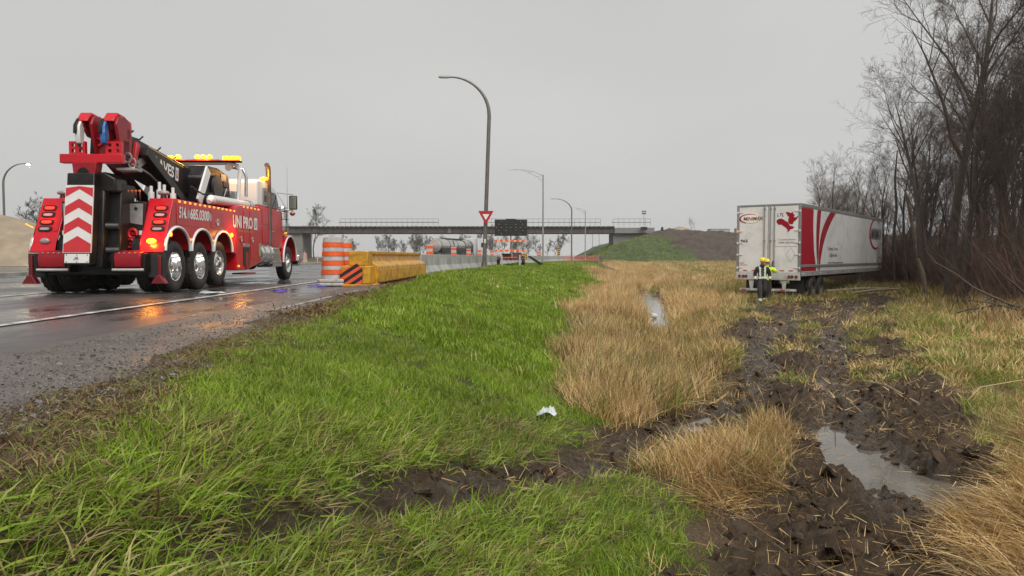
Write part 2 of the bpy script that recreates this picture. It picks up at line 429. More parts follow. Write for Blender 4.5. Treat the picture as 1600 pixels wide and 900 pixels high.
# ------------------------------------------------------------------ water in the ruts and the ditch
def water_material(name, col, rough, bump):
    m = bpy.data.materials.new(name); m.use_nodes = True; nt = m.node_tree; l = nt.links; b = nt.nodes['Principled BSDF']
    b.inputs['Roughness'].default_value = rough; b.inputs['IOR'].default_value = 1.33
    geo = N(nt, 'ShaderNodeNewGeometry')
    n = N(nt, 'ShaderNodeTexNoise'); n.inputs['Scale'].default_value = 3.0; n.inputs['Detail'].default_value = 5
    l.new(geo.outputs['Position'], n.inputs['Vector'])
    r = N(nt, 'ShaderNodeValToRGB'); r.color_ramp.elements[0].position = .3; r.color_ramp.elements[1].position = .7
    r.color_ramp.elements[0].color = (*[c*.8 for c in col], 1); r.color_ramp.elements[1].color = (*[c*1.15 for c in col], 1)
    l.new(n.outputs['Fac'], r.inputs[0]); l.new(r.outputs[0], b.inputs['Base Color'])
    n2 = N(nt, 'ShaderNodeTexNoise'); n2.inputs['Scale'].default_value = 14; n2.inputs['Detail'].default_value = 3
    l.new(geo.outputs['Position'], n2.inputs['Vector'])
    bp = N(nt, 'ShaderNodeBump'); bp.inputs['Strength'].default_value = bump; bp.inputs['Distance'].default_value = .01
    l.new(n2.outputs['Fac'], bp.inputs['Height']); l.new(bp.outputs[0], b.inputs['Normal'])
    return m
def sheet(name, poly, z, m):
    me = bpy.data.meshes.new(name); me.from_pydata([(a, b, z) for a, b in poly], [], [tuple(range(len(poly)))]); me.update(); me.materials.append(m)
    return tag(obj(name, me), None, None, None, 'structure')
WAT = water_material('muddy_water', (.115,.10,.08), .03, .05)
tag(sheet('puddle_water', [(2.3,4.6),(4.3,4.9),(4.7,9.6),(3.3,9.9),(2.9,9.6),(2.3,6)], -1.305, WAT), 'muddy puddle lying in the deep wheel rut')
tag(sheet('rut_water', [(.9,6.4),(1.5,6.2),(2.4,7.9),(2.5,9.4),(1.7,8.6)], -1.325, WAT), 'shallow water in the churned ditch crossing')
for za, zb, lv, lb in ((9.9, 12.8, -1.272, 'first'), (12.9, 16.6, -1.25, 'second'), (16.7, 21, -1.225, 'third'), (21.1, 26, -1.20, 'farthest')):
    cx = lambda v: float(np.interp(v, [p[1] for p in RUT_B], [p[0] for p in RUT_B])); vv = np.linspace(za, zb, 6)
    qv = np.repeat(np.linspace(za, zb, 60), 5); qx = np.array([cx(v) for v in qv])+np.tile(np.linspace(-.2, .2, 5), 60); lv = float(np.percentile(ground_z(qx, qv)[0], 24))
    tag(sheet('rut_water', [(cx(v)+.5, float(v)) for v in vv]+[(cx(v)-.5, float(v)) for v in vv[::-1]], lv, WAT), 'thin water lying along the right wheel rut, %s stretch' % lb)
dy = np.linspace(17, 60, 40); lft = [(float(xd(v)-.75), float(v)) for v in dy]; rgt = [(float(xd(v)+.8), float(v)) for v in dy[::-1]]
WAT2 = water_material('ditch_water', (.22,.20,.17), .05, .1)
tag(sheet('ditch_water', rgt[::-1]+lft[::-1], -1.36, WAT2), 'thin strip of water along the grassy ditch')

# ------------------------------------------------------------------ road, shoulder, markings
def road_material(name, lo, hi, rlo, rhi, bump, bscale, film):
    m = bpy.data.materials.new(name); m.use_nodes = True; nt = m.node_tree; l = nt.links; b = nt.nodes['Principled BSDF']
    geo = N(nt, 'ShaderNodeNewGeometry')
    def noise(sc, det=6, ro=.6, mp=None):
        n = N(nt, 'ShaderNodeTexNoise'); n.inputs['Scale'].default_value = sc; n.inputs['Detail'].default_value = det; n.inputs['Roughness'].default_value = ro
        if mp:
            k = N(nt, 'ShaderNodeMapping'); k.inputs['Scale'].default_value = mp; l.new(geo.outputs['Position'], k.inputs[0]); l.new(k.outputs[0], n.inputs['Vector'])
        else: l.new(geo.outputs['Position'], n.inputs['Vector'])
        return n
    n1 = noise(bscale, 8, .75); n2 = noise(.6, 6, .62, (1, .45, 1)); n3 = noise(3, 5)
    r = N(nt, 'ShaderNodeValToRGB'); e = r.color_ramp.elements; e[0].position = .32; e[1].position = .72; e[0].color = (*lo, 1); e[1].color = (*hi, 1)
    l.new(n1.outputs['Fac'], r.inputs[0])
    mr = N(nt, 'ShaderNodeMapRange'); mr.inputs[1].default_value = film[0]; mr.inputs[2].default_value = film[1]; mr.inputs[3].default_value = rlo; mr.inputs[4].default_value = rhi
    l.new(n2.outputs['Fac'], mr.inputs[0]); l.new(mr.outputs[0], b.inputs['Roughness'])
    # standing water darkens the stone it covers
    hv = N(nt, 'ShaderNodeHueSaturation'); m2 = N(nt, 'ShaderNodeMapRange'); m2.inputs[1].default_value = .3; m2.inputs[2].default_value = .7; m2.inputs[3].default_value = .75; m2.inputs[4].default_value = 1.25
    l.new(n3.outputs['Fac'], m2.inputs[0]); l.new(m2.outputs[0], hv.inputs['Value']); l.new(r.outputs[0], hv.inputs['Color']); l.new(hv.outputs[0], b.inputs['Base Color'])
    bs = N(nt, 'ShaderNodeMapRange'); bs.inputs[1].default_value = film[0]; bs.inputs[2].default_value = film[1]; bs.inputs[3].default_value = bump*.08; bs.inputs[4].default_value = bump
    l.new(n2.outputs['Fac'], bs.inputs[0])
    bp = N(nt, 'ShaderNodeBump'); bp.inputs['Distance'].default_value = .012; l.new(bs.outputs[0], bp.inputs['Strength'])
    l.new(n1.outputs['Fac'], bp.inputs['Height']); l.new(bp.outputs[0], b.inputs['Normal'])
    return m
ASPH = road_material('wet_asphalt', (.032,.030,.029), (.092,.086,.081), .10, .42, .5, 60, (.40, .60))
GRAV = road_material('wet_gravel', (.034,.028,.025), (.185,.160,.138), .20, .65, .9, 55, (.36, .58))
ry = seq((-6, 20, .5), (20, 60, 1.5), (60, 240, 6), (240, 900, 40))
def line_x(y): return -5.15-.018*np.clip(y, 0, 40)+np.interp(y, [40, 60, 100, 200, 900], [0, 1.6, 7, 22, 190])
def edge_x(y): return np.minimum(np.interp(y, [-6, 35, 60], [-3.75, -3.75, -3.2])+np.interp(y, [45, 60, 100, 200, 900], [0, 2.1, 8.0, 24, 175]), xe(y)-.15)
def strip_mesh(name, fx0, fx1, n, fz, m):
    t = np.linspace(0, 1, n)
    X = fx0(ry)[:, None]*(1-t)+fx1(ry)[:, None]*t; Y = np.repeat(ry[:, None], n, 1)
    return tag(obj(name, grid_mesh(name, X, Y, fz(X, Y, t[None]*np.ones_like(X)), m)), kind='structure')
road = strip_mesh('road', lambda y: -18.2+np.interp(y, [60, 200, 900], [0, 12, 130]), edge_x, 40, lambda X, Y, t: 0*X+.0+.012*(fbm(X*.3, Y*.15, 2, 61)-.5), ASPH)
def shoulder_z(X, Y, t):
    return -.012+.028*sstep(.02, .12, t)+.02*(fbm(X*1.2, Y*1.2, 3, 63)-.55)*sstep(.06, .3, t)-.03*sstep(.9, 1, t)
def sh_out(y): return xe(y)-np.interp(y, [0, 4, 10, 20, 35], [.30, .28, .25, .15, 0])+(fbm(y*1.1, y*0+3, 4, 65)-.5)*.55
sh_y = seq((-6, 16, .08), (16, 60, .5), (60, 900, 12))
_ry = ry; ry = sh_y
shoulder = strip_mesh('gravel_shoulder', lambda y: edge_x(y)-.12, lambda y: np.maximum(sh_out(y), edge_x(y)+.1), 50, shoulder_z, GRAV)
ry = _ry
PAINT = mat('road_paint', (.62,.61,.57), .35, var=.2, vscale=9, dirt=(.06,.055,.05), dscale=4, dlo=.45, dhi=.60)
PAINT_OLD = mat('worn_road_paint', (.45,.43,.40), .5, var=.3, vscale=9, dirt=(.06,.055,.05), dscale=9, dlo=.42, dhi=.56)
def painted(name, fx, y0, y1, w, m, z=.014):
    ys = np.linspace(y0, y1, max(2, int((y1-y0)/.5)))
    X = np.stack([fx(ys)-w/2, fx(ys)+w/2], 1); Y = np.stack([ys, ys], 1)
    return tag(obj(name, grid_mesh(name, X, Y, X*0+z, m)), kind='structure')
painted('edge_line', line_x, 2, 200, .13, PAINT)
for k in range(6):
    painted('lane_line', lambda y: line_x(y)-3.75, 4+k*9.0, 7.2+k*9.0, .12, PAINT)
painted('worn_line', lambda y: -3.02-.012*y, 9.6, 15.5, .10, PAINT_OLD, .022)
painted('median_line', lambda y: y*0-17.5, 10, 120, .12, PAINT)
KERB = mat('kerb_concrete', (.33,.32,.30), .55, var=.25, vscale=3, dirt=(.12,.11,.09), dscale=1.5)
kb = MB()
for y0 in np.arange(12, 150, 3.0): kb.box(-18.55, -18.15, y0, y0+2.985, -.1, .14)
tag(kb.build('median_kerb', KERB), kind='structure')
MED = mat('median_gravel', (.16,.135,.10), .8, var=.35, vscale=1.3, bump=.6, bscale=25)
me = bpy.data.meshes.new('median'); me.from_pydata([(-26,0,.02),(-18.5,0,.02),(-18.5,160,.02),(-26,160,.02)], [], [(0,1,2,3)]); me.materials.append(MED)
tag(obj('median', me), kind='structure')
me = bpy.data.meshes.new('side_road'); me.from_pydata([(-140,0,.012),(-26,0,.012),(-26,52,.012),(-140,52,.012)], [], [(0,1,2,3)]); me.materials.append(ASPH)
tag(obj('side_road', me), kind='structure')
# ------------------------------------------------------------------ grass, straw, stones: scattered stuff
def leaf_material(name, cols, patch=1.5, rough=.42, trans=.35, patch_cols=None):
    """blade colours by instance, large patches by place"""
    m = bpy.data.materials.new(name); m.use_nodes = True; nt = m.node_tree; l = nt.links
    for n in list(nt.nodes): nt.nodes.remove(n)
    out = N(nt, 'ShaderNodeOutputMaterial'); b = N(nt, 'ShaderNodeBsdfPrincipled'); b.inputs['Roughness'].default_value = rough; b.inputs['Specular IOR Level'].default_value = .25
    r = N(nt, 'ShaderNodeValToRGB'); e = r.color_ramp.elements
    while len(e) < len(cols): e.new(.5)
    for k, (p, c) in enumerate(cols): e[k].position = p; e[k].color = (*c, 1)
    at = N(nt, 'ShaderNodeAttribute'); at.attribute_name = 'blade'
    l.new(at.outputs['Fac'], r.inputs[0])
    geo = N(nt, 'ShaderNodeNewGeometry'); no = N(nt, 'ShaderNodeTexNoise'); no.inputs['Scale'].default_value = patch; no.inputs['Detail'].default_value = 4
    l.new(geo.outputs['Position'], no.inputs['Vector'])
    mr = N(nt, 'ShaderNodeMapRange'); mr.inputs[1].default_value = .32; mr.inputs[2].default_value = .68; mr.inputs[3].default_value = .75; mr.inputs[4].default_value = 1.22
    l.new(no.outputs['Fac'], mr.inputs[0])
    hv = N(nt, 'ShaderNodeHueSaturation'); l.new(r.outputs[0], hv.inputs['Color']); l.new(mr.outputs[0], hv.inputs['Value'])
    l.new(hv.outputs[0], b.inputs['Base Color'])
    tr = N(nt, 'ShaderNodeBsdfTranslucent'); l.new(hv.outputs[0], tr.inputs['Color'])
    mx = N(nt, 'ShaderNodeMixShader'); mx.inputs[0].default_value = trans
    l.new(b.outputs[0], mx.inputs[1]); l.new(tr.outputs[0], mx.inputs[2]); l.new(mx.outputs[0], out.inputs[0])
    return m

def blades_mesh(name, n, rad, h0, h1, w, lean, curl, material, rng, wind=(0, 0), seg=3, flat=0):
    """a tuft: n tapering blades that rise, lean outward and curl over"""
    V = []; Fq = []; A = []
    for k in range(n):
        a = rng.uniform(0, 2*math.pi); r = rad*math.sqrt(rng.uniform(0, 1))
        p = np.array([r*math.cos(a), r*math.sin(a), -.02])
        az = rng.uniform(0, 2*math.pi); h = rng.uniform(h0, h1)
        le = abs(rng.normal(0, lean)); d = np.array([math.cos(az)*le+wind[0], math.sin(az)*le+wind[1], 1.0]); d /= np.linalg.norm(d)
        if flat and rng.uniform() < flat: d[2] *= .15; d /= np.linalg.norm(d)
        side = np.cross(d, [0, 0, 1.0]); side = np.array([math.cos(az+1.57), math.sin(az+1.57), 0]) if np.linalg.norm(side) < .05 else side/np.linalg.norm(side)
        tw = rng.uniform(-1, 1); side = side*math.cos(tw)+np.cross(d, side)*math.sin(tw)
        o = len(V); ww = w*rng.uniform(.6, 1.3); cu = curl*rng.uniform(.3, 1.6); bt = rng.uniform(-.14, .14)
        hd = np.array([d[0], d[1], 0]); hn = np.linalg.norm(hd); hd = hd/hn if hn > 1e-3 else np.array([math.cos(az), math.sin(az), 0])
        for s in range(seg+1):
            t = s/seg
            q = p+d*h*t+(hd*.8-np.array([0, 0, .55]))*h*cu*t*t
            wt = ww*(1-.25*t) if s < seg else 0
            if s < seg: V += [q-side*wt/2, q+side*wt/2]; A += [bt, bt]
            else: V.append(q); A.append(bt)
        for s in range(seg-1): Fq += [(o+2*s, o+2*s+1, o+2*s+3), (o+2*s, o+2*s+3, o+2*s+2)]
        Fq.append((o+2*seg-2, o+2*seg-1, o+2*seg))
    return (np.array(V), np.array(Fq), np.array(A), material)

def merged(name, protos, pts, rot, scl, idx, label):
    """one stuff mesh: the tufts set down at pts"""
    cx, sx = np.cos(rot[:, 0]), np.sin(rot[:, 0]); cy, sy = np.cos(rot[:, 1]), np.sin(rot[:, 1]); cz, sz = np.cos(rot[:, 2]), np.sin(rot[:, 2])
    M = np.empty((len(pts), 3, 3))
    M[:, 0, 0] = cy*cz; M[:, 0, 1] = cz*sx*sy-cx*sz; M[:, 0, 2] = sx*sz+cx*cz*sy
    M[:, 1, 0] = cy*sz; M[:, 1, 1] = cx*cz+sx*sy*sz; M[:, 1, 2] = cx*sy*sz-cz*sx
    M[:, 2, 0] = -sy; M[:, 2, 1] = cy*sx; M[:, 2, 2] = cx*cy
    M = M*scl[:, None, :]
    mats = []; VV = []; FF = []; AA = []; MI = []; off = 0
    for k, (V, F, A, m) in enumerate(protos):
        w = np.nonzero(idx == k)[0]
        if not len(w): continue
        if m not in mats: mats.append(m)
        v = np.einsum('nij,vj->nvi', M[w], V)+pts[w][:, None, :]
        f = F[None]+(np.arange(len(w))*len(V))[:, None, None]+off
        a = np.clip(A[None]+RNG.uniform(.05, .95, len(w))[:, None], 0, 1)
        VV.append(v.reshape(-1, 3)); FF.append(f.reshape(-1, 3)); AA.append(a.ravel()); MI.append(np.full(len(w)*len(F), mats.index(m)))
        off += len(w)*len(V)
    V = np.concatenate(VV); F = np.concatenate(FF); A = np.concatenate(AA); MI = np.concatenate(MI); nf = len(F)
    me = bpy.data.meshes.new(name); me.vertices.add(len(V)); me.vertices.foreach_set('co', V.astype(np.float32).ravel())
    me.loops.add(nf*3); me.loops.foreach_set('vertex_index', F.astype(np.int32).ravel())
    me.polygons.add(nf); me.polygons.foreach_set('loop_start', np.arange(0, nf*3, 3, dtype=np.int32)); me.polygons.foreach_set('loop_total', np.full(nf, 3, np.int32))
    me.update(calc_edges=True)
    me.polygons.foreach_set('material_index', MI.astype(np.int32)); me.polygons.foreach_set('use_smooth', np.ones(nf, bool))
    at = me.attributes.new('blade', 'FLOAT', 'POINT'); at.data.foreach_set('value', A.astype(np.float32))
    for m in mats: me.materials.append(m)
    return tag(obj(name, me), label, None, None, 'stuff')

def scatter(name, meshes, pts, rot, scl, idx, label, cat=None):
    """one stuff object: the meshes set out at pts by geometry nodes"""
    coll = bpy.data.collections.new(name+'_source')
    for k, me in enumerate(meshes):
        coll.objects.link(bpy.data.objects.new('%s_piece_%02d' % (name, k), me))
    me = bpy.data.meshes.new(name); n = len(pts)
    me.vertices.add(n); me.vertices.foreach_set('co', np.asarray(pts, np.float32).ravel())
    a = me.attributes.new('rot', 'FLOAT_VECTOR', 'POINT'); a.data.foreach_set('vector', np.asarray(rot, np.float32).ravel())
    a = me.attributes.new('scl', 'FLOAT_VECTOR', 'POINT'); a.data.foreach_set('vector', np.asarray(scl, np.float32).ravel())
    a = me.attributes.new('idx', 'INT', 'POINT'); a.data.foreach_set('value', np.asarray(idx, np.int32))
    me.update()
    o = obj(name, me); tag(o, label, cat, None, 'stuff')
    ng = bpy.data.node_groups.new(name, 'GeometryNodeTree')
    ng.interface.new_socket('Geometry', in_out='INPUT', socket_type='NodeSocketGeometry')
    ng.interface.new_socket('Geometry', in_out='OUTPUT', socket_type='NodeSocketGeometry')
    gi, go = ng.nodes.new('NodeGroupInput'), ng.nodes.new('NodeGroupOutput')
    ci = ng.nodes.new('GeometryNodeCollectionInfo'); ci.inputs['Collection'].default_value = coll
    ci.inputs['Separate Children'].default_value = True; ci.inputs['Reset Children'].default_value = True
    ip = ng.nodes.new('GeometryNodeInstanceOnPoints'); ip.inputs['Pick Instance'].default_value = True
    def attr(nm, ty):
        q = ng.nodes.new('GeometryNodeInputNamedAttribute'); q.data_type = ty; q.inputs['Name'].default_value = nm
        return [s for s in q.outputs if s.enabled and s.name == 'Attribute'][0]
    er = ng.nodes.new('FunctionNodeEulerToRotation')
    ng.links.new(gi.outputs[0], ip.inputs['Points']); ng.links.new(ci.outputs[0], ip.inputs['Instance'])
    ng.links.new(attr('idx', 'INT'), ip.inputs['Instance Index'])
    ng.links.new(attr('rot', 'FLOAT_VECTOR'), er.inputs[0]); ng.links.new(er.outputs[0], ip.inputs['Rotation'])
    ng.links.new(attr('scl', 'FLOAT_VECTOR'), ip.inputs['Scale'])
    ng.links.new(ip.outputs[0], go.inputs[0])
    md = o.modifiers.new('scatter', 'NODES'); md.node_group = ng
    return o

def cand(bands, xlo, xhi):
    """random points: bands of (y0, y1, per square metre)"""
    X = []; Y = []
    for y0, y1, dn in bands:
        a = xlo((y0+y1)/2); b = xhi((y0+y1)/2); n = int((b-a)*(y1-y0)*dn)
        X.append(RNG.uniform(a, b, n)); Y.append(RNG.uniform(y0, y1, n))
    return np.concatenate(X), np.concatenate(Y)
def vis(x, y, pad=.6):      # within the picture's side limits, with a margin so that a step aside still finds grass
    return np.abs(x) < .72*y+pad+.08*y

def place(name, groups, x, y, keep, size, label, tilt=.12, lodcuts=(9, 24), wind=0, yaw=None, sink=0.0):
    """groups: list per distance class of lists of meshes"""
    x, y, size = x[keep], y[keep], size[keep]
    z, m, dep, cl = ground_z(x, y)
    n = len(x); lod = np.digitize(y, lodcuts)
    ms = []; base = []
    for g in groups: base.append(len(ms)); ms += g
    cnt = np.array([len(g) for g in groups]); base = np.array(base)
    idx = base[lod]+(RNG.uniform(0, 1, n)*cnt[lod]).astype(int)
    yw = RNG.uniform(0, 6.283, n) if yaw is None else yaw[keep]+RNG.normal(0, .5, n)
    rot = np.stack([RNG.normal(0, tilt, n), RNG.normal(0, tilt, n)+wind, yw], 1)
    s = size*RNG.uniform(.75, 1.3, n)
    scl = np.stack([RNG.uniform(.85, 1.15, n)*s**.5, RNG.uniform(.85, 1.15, n)*s**.5, s], 1)
    pts = np.stack([x, y, z-sink], 1)
    return merged(name, ms, pts, rot, scl, idx, label)

# --- green grass
GREEN = leaf_material('green_blade', [(0, (.125,.205,.014)), (.35, (.19,.295,.020)), (.7, (.255,.36,.032)), (.88, (.33,.385,.06)), (1, (.46,.42,.17))], .9)
OLIVE = leaf_material('olive_blade', [(0, (.13,.18,.03)), (.4, (.22,.25,.05)), (.7, (.32,.30,.09)), (1, (.44,.35,.15))], 1.1)
STRAW = leaf_material('straw_blade', [(0, (.34,.21,.08)), (.35, (.55,.365,.15)), (.7, (.67,.475,.225)), (1, (.75,.59,.33))], .8, .55, .25)
DEAD = leaf_material('dead_blade', [(0, (.085,.048,.024)), (.4, (.155,.092,.045)), (.8, (.24,.155,.08)), (1, (.30,.22,.11))], 1.2, .6, .2)
rg = np.random.default_rng(3)
g_near = [blades_mesh('green_tuft', 24, .11, .035, .105, .0052, .6, .25, OLIVE if k == 3 else GREEN, rg, (.03, .02), 2) for k in range(9)]
g_mid = [blades_mesh('green_tuft', 26, .20, .05, .135, .013, .45, .28, GREEN, rg, (.03, .02), 2) for k in range(5)]
g_far = [blades_mesh('green_tuft', 40, .46, .06, .15, .040, .40, .3, GREEN, rg, (.03, .02), 1) for k in range(4)]
x, y = cand([(1.1,3,760),(3,5,560),(5,7,380),(7,9,250),(9,14,120),(14,24,58),(24,40,24),(40,62,13),(62,100,5)], lambda q: float(xe(q)), lambda q: float(xe(q)+(xd(q)-xe(q))*1.05))
mud, dep, cl = masks(x, y); dm = dry_mask(x, y)
keep = vis(x, y) & (RNG.uniform(0, 1, len(x)) > dm*1.02) & (RNG.uniform(0, 1, len(x)) > mud*np.interp(y, [3, 6], [1.05, 1.4])-.03) & (cl < .4)
hgt = np.interp(fbm(x*.8, y*.8, 3, 91), [.3, .7], [.8, 1.3])*np.interp(x-xe(y), [.0, .8], [.6, 1.05])
trod = (line_d(RUT_A, x, y) < .75+.5*(fbm(x*2, y*2, 2, 44)-.5)) & (y < 7.5)
place('green_grass', [g_near, g_mid, g_far], x, y, keep & ~trod, hgt, 'lush green grass on the roadside bank')
# trodden grass beside the ruts: longer blades pressed over
l_near = [blades_mesh('laid_tuft', 16, .13, .05, .13, .0058, .8, .4, OLIVE if k == 2 else GREEN, rg, (.45, .1), 2, .3) for k in range(7)]
t_near = [blades_mesh('bent_tuft', 16, .13, .05, .135, .0060, .9, .4, [GREEN, OLIVE, GREEN, DEAD, GREEN, GREEN, OLIVE][k], rg, (.6, .15), 2, .4) for k in range(7)]
place('trodden_grass', [t_near, t_near, t_near], x, y, keep & trod & (RNG.uniform(0, 1, len(x)) < .8), np.ones_like(x), 'long green grass pressed flat beside the wheel ruts', .2, yaw=np.full_like(x, .25))
x2, y2 = cand([(1.1,3.4,230),(3.4,6,130)], lambda q: -1.6, lambda q: 1.15)
m2, _, c2 = masks(x2, y2); d2 = dry_mask(x2, y2)
low = sstep(.35, 1.1, x2-xe(y2))*sstep(.4, .62, fbm(x2*1.4, y2*1.4, 3, 19)+.12)
place('laid_grass', [l_near, l_near, l_near], x2, y2, vis(x2, y2) & (RNG.uniform(0, 1, len(x2)) < low) & (RNG.uniform(0, 1, len(x2)) > m2*1.3) & (d2 < .7), np.ones_like(x2)*.9, 'coarse wet grass laid over in the foreground', .2, yaw=np.full_like(x2, .35))

# --- dead brown edge along the shoulder, straw flecks in the mud
dd_near = [blades_mesh('dead_tuft', 18, .10, .03, .10, .0055, 1.1, .6, DEAD if k < 3 else OLIVE, rg, (.1, 0), 2, .6) for k in range(5)]
dd_mid = [blades_mesh('dead_tuft', 22, .22, .04, .12, .013, .9, .5, DEAD, rg, (.1, 0), 2, .5) for k in range(4)]
x, y = cand([(1.1,4,640),(4,8,360),(8,14,130),(14,34,30),(34,62,8)], lambda q: float(xe(q))-.85, lambda q: float(xe(q))+.5)
ed = x-xe(y)
keep = vis(x, y) & (RNG.uniform(0, 1, len(x)) < np.interp(x-sh_out(y), [-.3, -.1, .12, .5, 1.1], [.02, .2, .95, 1, .5])*np.interp(ed, [.0, .3], [1, .12]))
place('dead_grass', [dd_near, dd_mid, dd_mid], x, y, keep, np.interp(x-sh_out(y), [-.1, .5], [.5, 1.1]), 'brown dead grass fringing the gravel shoulder', .25)
x, y = cand([(1.5,5,260),(5,9,210),(9,14,120),(14,34,46)], lambda q: float(np.interp(q, [0, 3, 7, 12, 34], [-1.5, -1.0, .2, 2.5, 8])), lambda q: float(np.interp(q, [0, 6, 12, 34], [2.5, 4.6, 7, 18])))
mud, dep, cl = masks(x, y)
fleck = [blades_mesh('straw_fleck', 5, .10, .05, .16, .0052, 2.5, .25, STRAW, rg, (0, 0), 2, .8) for k in range(6)]
fleck2 = [blades_mesh('straw_fleck', 7, .16, .05, .15, .0055, 2.5, .2, DEAD, rg, (0, 0), 2, .8) for k in range(4)]
fleck3 = [blades_mesh('straw_fleck', 7, .22, .06, .20, .011, 2.0, .2, STRAW if k % 3 == 0 else DEAD, rg, (0, 0), 2, .7) for k in range(4)]
keep = vis(x, y) & (mud > .3) & (dep < .17) & (RNG.uniform(0, 1, len(x)) < np.interp(fbm(x*1.6, y*1.6, 3, 23), [.35, .65], [.08, .5]))
place('straw_litter', [fleck+fleck+fleck2, fleck+fleck3, fleck3], x, y, keep, np.ones_like(x), 'pale straw trodden into the churned mud', .4, (9, 17))

# --- dry reeds: the ditch, the clump between the ruts, the lower right corner
r_near = [blades_mesh('reed_tuft', 20, .16, .20, .50, .0068, .6, .55, STRAW, rg, (.55, .1), 3, .3) for k in range(7)]
r_mid = [blades_mesh('reed_tuft', 20, .22, .30, .66, .0105, .34, .35, STRAW, rg, (.10, .05), 2, .08) for k in range(6)]
r_far = [blades_mesh('reed_tuft', 30, .5, .32, .72, .036, .30, .3, STRAW, rg, (.1, .05), 1) for k in range(5)]
r_std = [blades_mesh('reed_tuft', 20, .20, .18, .52, .0068, .42, .30, [STRAW, STRAW, DEAD, STRAW, OLIVE, STRAW, STRAW][k], rg, (.06, .03), 2, .22) for k in range(7)]
r_std2 = [blades_mesh('reed_tuft', 20, .28, .25, .60, .0105, .36, .30, [STRAW, STRAW, DEAD, STRAW, OLIVE, STRAW][k], rg, (.08, .05), 2, .15) for k in range(6)]
r_lie = [blades_mesh('laid_reed_tuft', 16, .20, .18, .55, .0066, .55, .22, DEAD if k in (2, 5) else STRAW, rg, (1.35, .1), 2, .4) for k in range(7)]
r_brn = [blades_mesh('reed_tuft', 26, .45, .30, .65, .030, .30, .35, DEAD if k % 2 else OLIVE, rg, (.1, .05), 1) for k in range(5)]
x, y = cand([(6.3,10,210),(10,14,120),(14,24,52),(24,40,15),(40,70,6),(70,130,2.2)], lambda q: float(np.interp(q, [6, 14, 42, 70, 130], [.6, .9, 4.3, 7.5, 16])), lambda q: float(xd(q)+np.interp(q, [6, 12, 24, 40, 70, 130], [.6, 1.6, 3.0, 5, 16, 45])))
mud, dep, cl = masks(x, y); dm = dry_mask(x, y)
wat = np.abs(x-xd(y)-.05)/np.interp(y, [18, 23, 45], [.05, .8, .9])
keep = vis(x, y) & (RNG.uniform(0, 1, len(x)) < dm) & (RNG.uniform(0, 1, len(x)) > mud*1.6) & ((wat > 1) | (y < 20) | (y > 46)) & (RNG.uniform(0, 1, len(x)) < np.interp(x-xd(y), [0, .7, 2], [1, .5, .35]))
sz = np.interp(x-xd(y), [-4, -1, 0, 2, 5], [.8, 1.0, .9, .75, .6])*np.interp(y, [6.3, 7.5, 10], [.6, .85, 1.0])
place('ditch_reeds', [r_std, r_std2, r_far], x, y, keep & (line_d([(9.8, 29.2), (8.6, 25.2)], x, y) > .9), sz, 'tall tan reeds along the ditch', .16, (9.5, 22))
x, y = cand([(4.9,9.4,260)], lambda q: 1.1, lambda q: 3.5)
m_, d_, cl = masks(x, y)
place('flattened_reeds', [r_lie, r_lie, r_lie], x, y, (RNG.uniform(0, 1, len(x)) < cl*1.05-.2), np.full_like(x, .68), 'flattened tan reeds left standing between the wheel ruts', .2, yaw=np.full_like(x, -2.3))
x, y = cand([(3.2,6,240),(6,9,120)], lambda q: float(np.interp(q, [3, 5, 9], [1.9, 2.9, 5.2])), lambda q: 6.6)
m_, d_, cl = masks(x, y)
lim = np.interp(y, [3, 4.5, 5.4, 6.8, 9], [2.1, 2.55, 3.3, 4.6, 6.1])
place('corner_reeds', [r_lie+r_near, r_lie, r_lie], x, y, vis(x, y, 1.2) & (x > lim+(fbm(x*2, y*2, 2, 3)-.5)*.5) & (RNG.uniform(0, 1, len(x)) > m_*.9), np.interp(x-lim, [0, .5], [.55, .85]), 'tan reeds leaning into the foreground beside the puddle', .2, yaw=np.full_like(x, 3.6))

# --- rough field grass right of the ditch and under the trees
f_near = [blades_mesh('field_tuft', 18, .14, .08, .26, .0075, .5, .5, [OLIVE, STRAW, OLIVE, STRAW, OLIVE, GREEN][k], rg, (.1, .1), 2, .15) for k in range(6)]
f_mid = [blades_mesh('field_tuft', 22, .26, .10, .34, .017, .4, .45, [OLIVE, STRAW, OLIVE, GREEN, STRAW][k], rg, (.1, .1), 2, .1) for k in range(5)]
f_far = [blades_mesh('field_tuft', 28, .6, .16, .42, .045, .35, .4, [OLIVE, STRAW, OLIVE, STRAW, OLIVE][k], rg, (.1, .05), 1) for k in range(5)]
x, y = cand([(6,10,120),(10,16,66),(16,26,32),(26,44,11),(44,80,2.6),(80,175,.9)], lambda q: float(xd(q)+np.interp(q, [6, 14, 60, 170], [.6, .9, 3, -6])), lambda q: float(np.interp(q, [6, 20, 45, 80, 175], [7.5, 19, 36, 60, 120])))
mud, dep, cl = masks(x, y)
wood = np.interp(y, [6, 15, 21.5, 31, 42, 50, 62, 70], [8.5, 13.2, 16.5, 20.6, 24, 25, 31, 60])
keep = vis(x, y, 1) & (x < wood) & ((line_d([(9.8, 29.2), (8.6, 25.2)], x, y) > .9) | (RNG.uniform(0, 1, len(x)) < .12)) & (RNG.uniform(0, 1, len(x)) > mud*1.25-.12) & (cl < .3) & ~((y < 9) & (x < np.interp(y, [6, 9], [3.9, 5.6])))
sz = np.interp(fbm(x*.5, y*.5, 3, 71), [.3, .7], [.7, 1.25])*np.where(mud > .2, .7, 1)
place('field_grass', [f_near, f_mid, f_far], x, y, keep, sz, 'rough olive and straw grass of the field', .14, (11, 28))
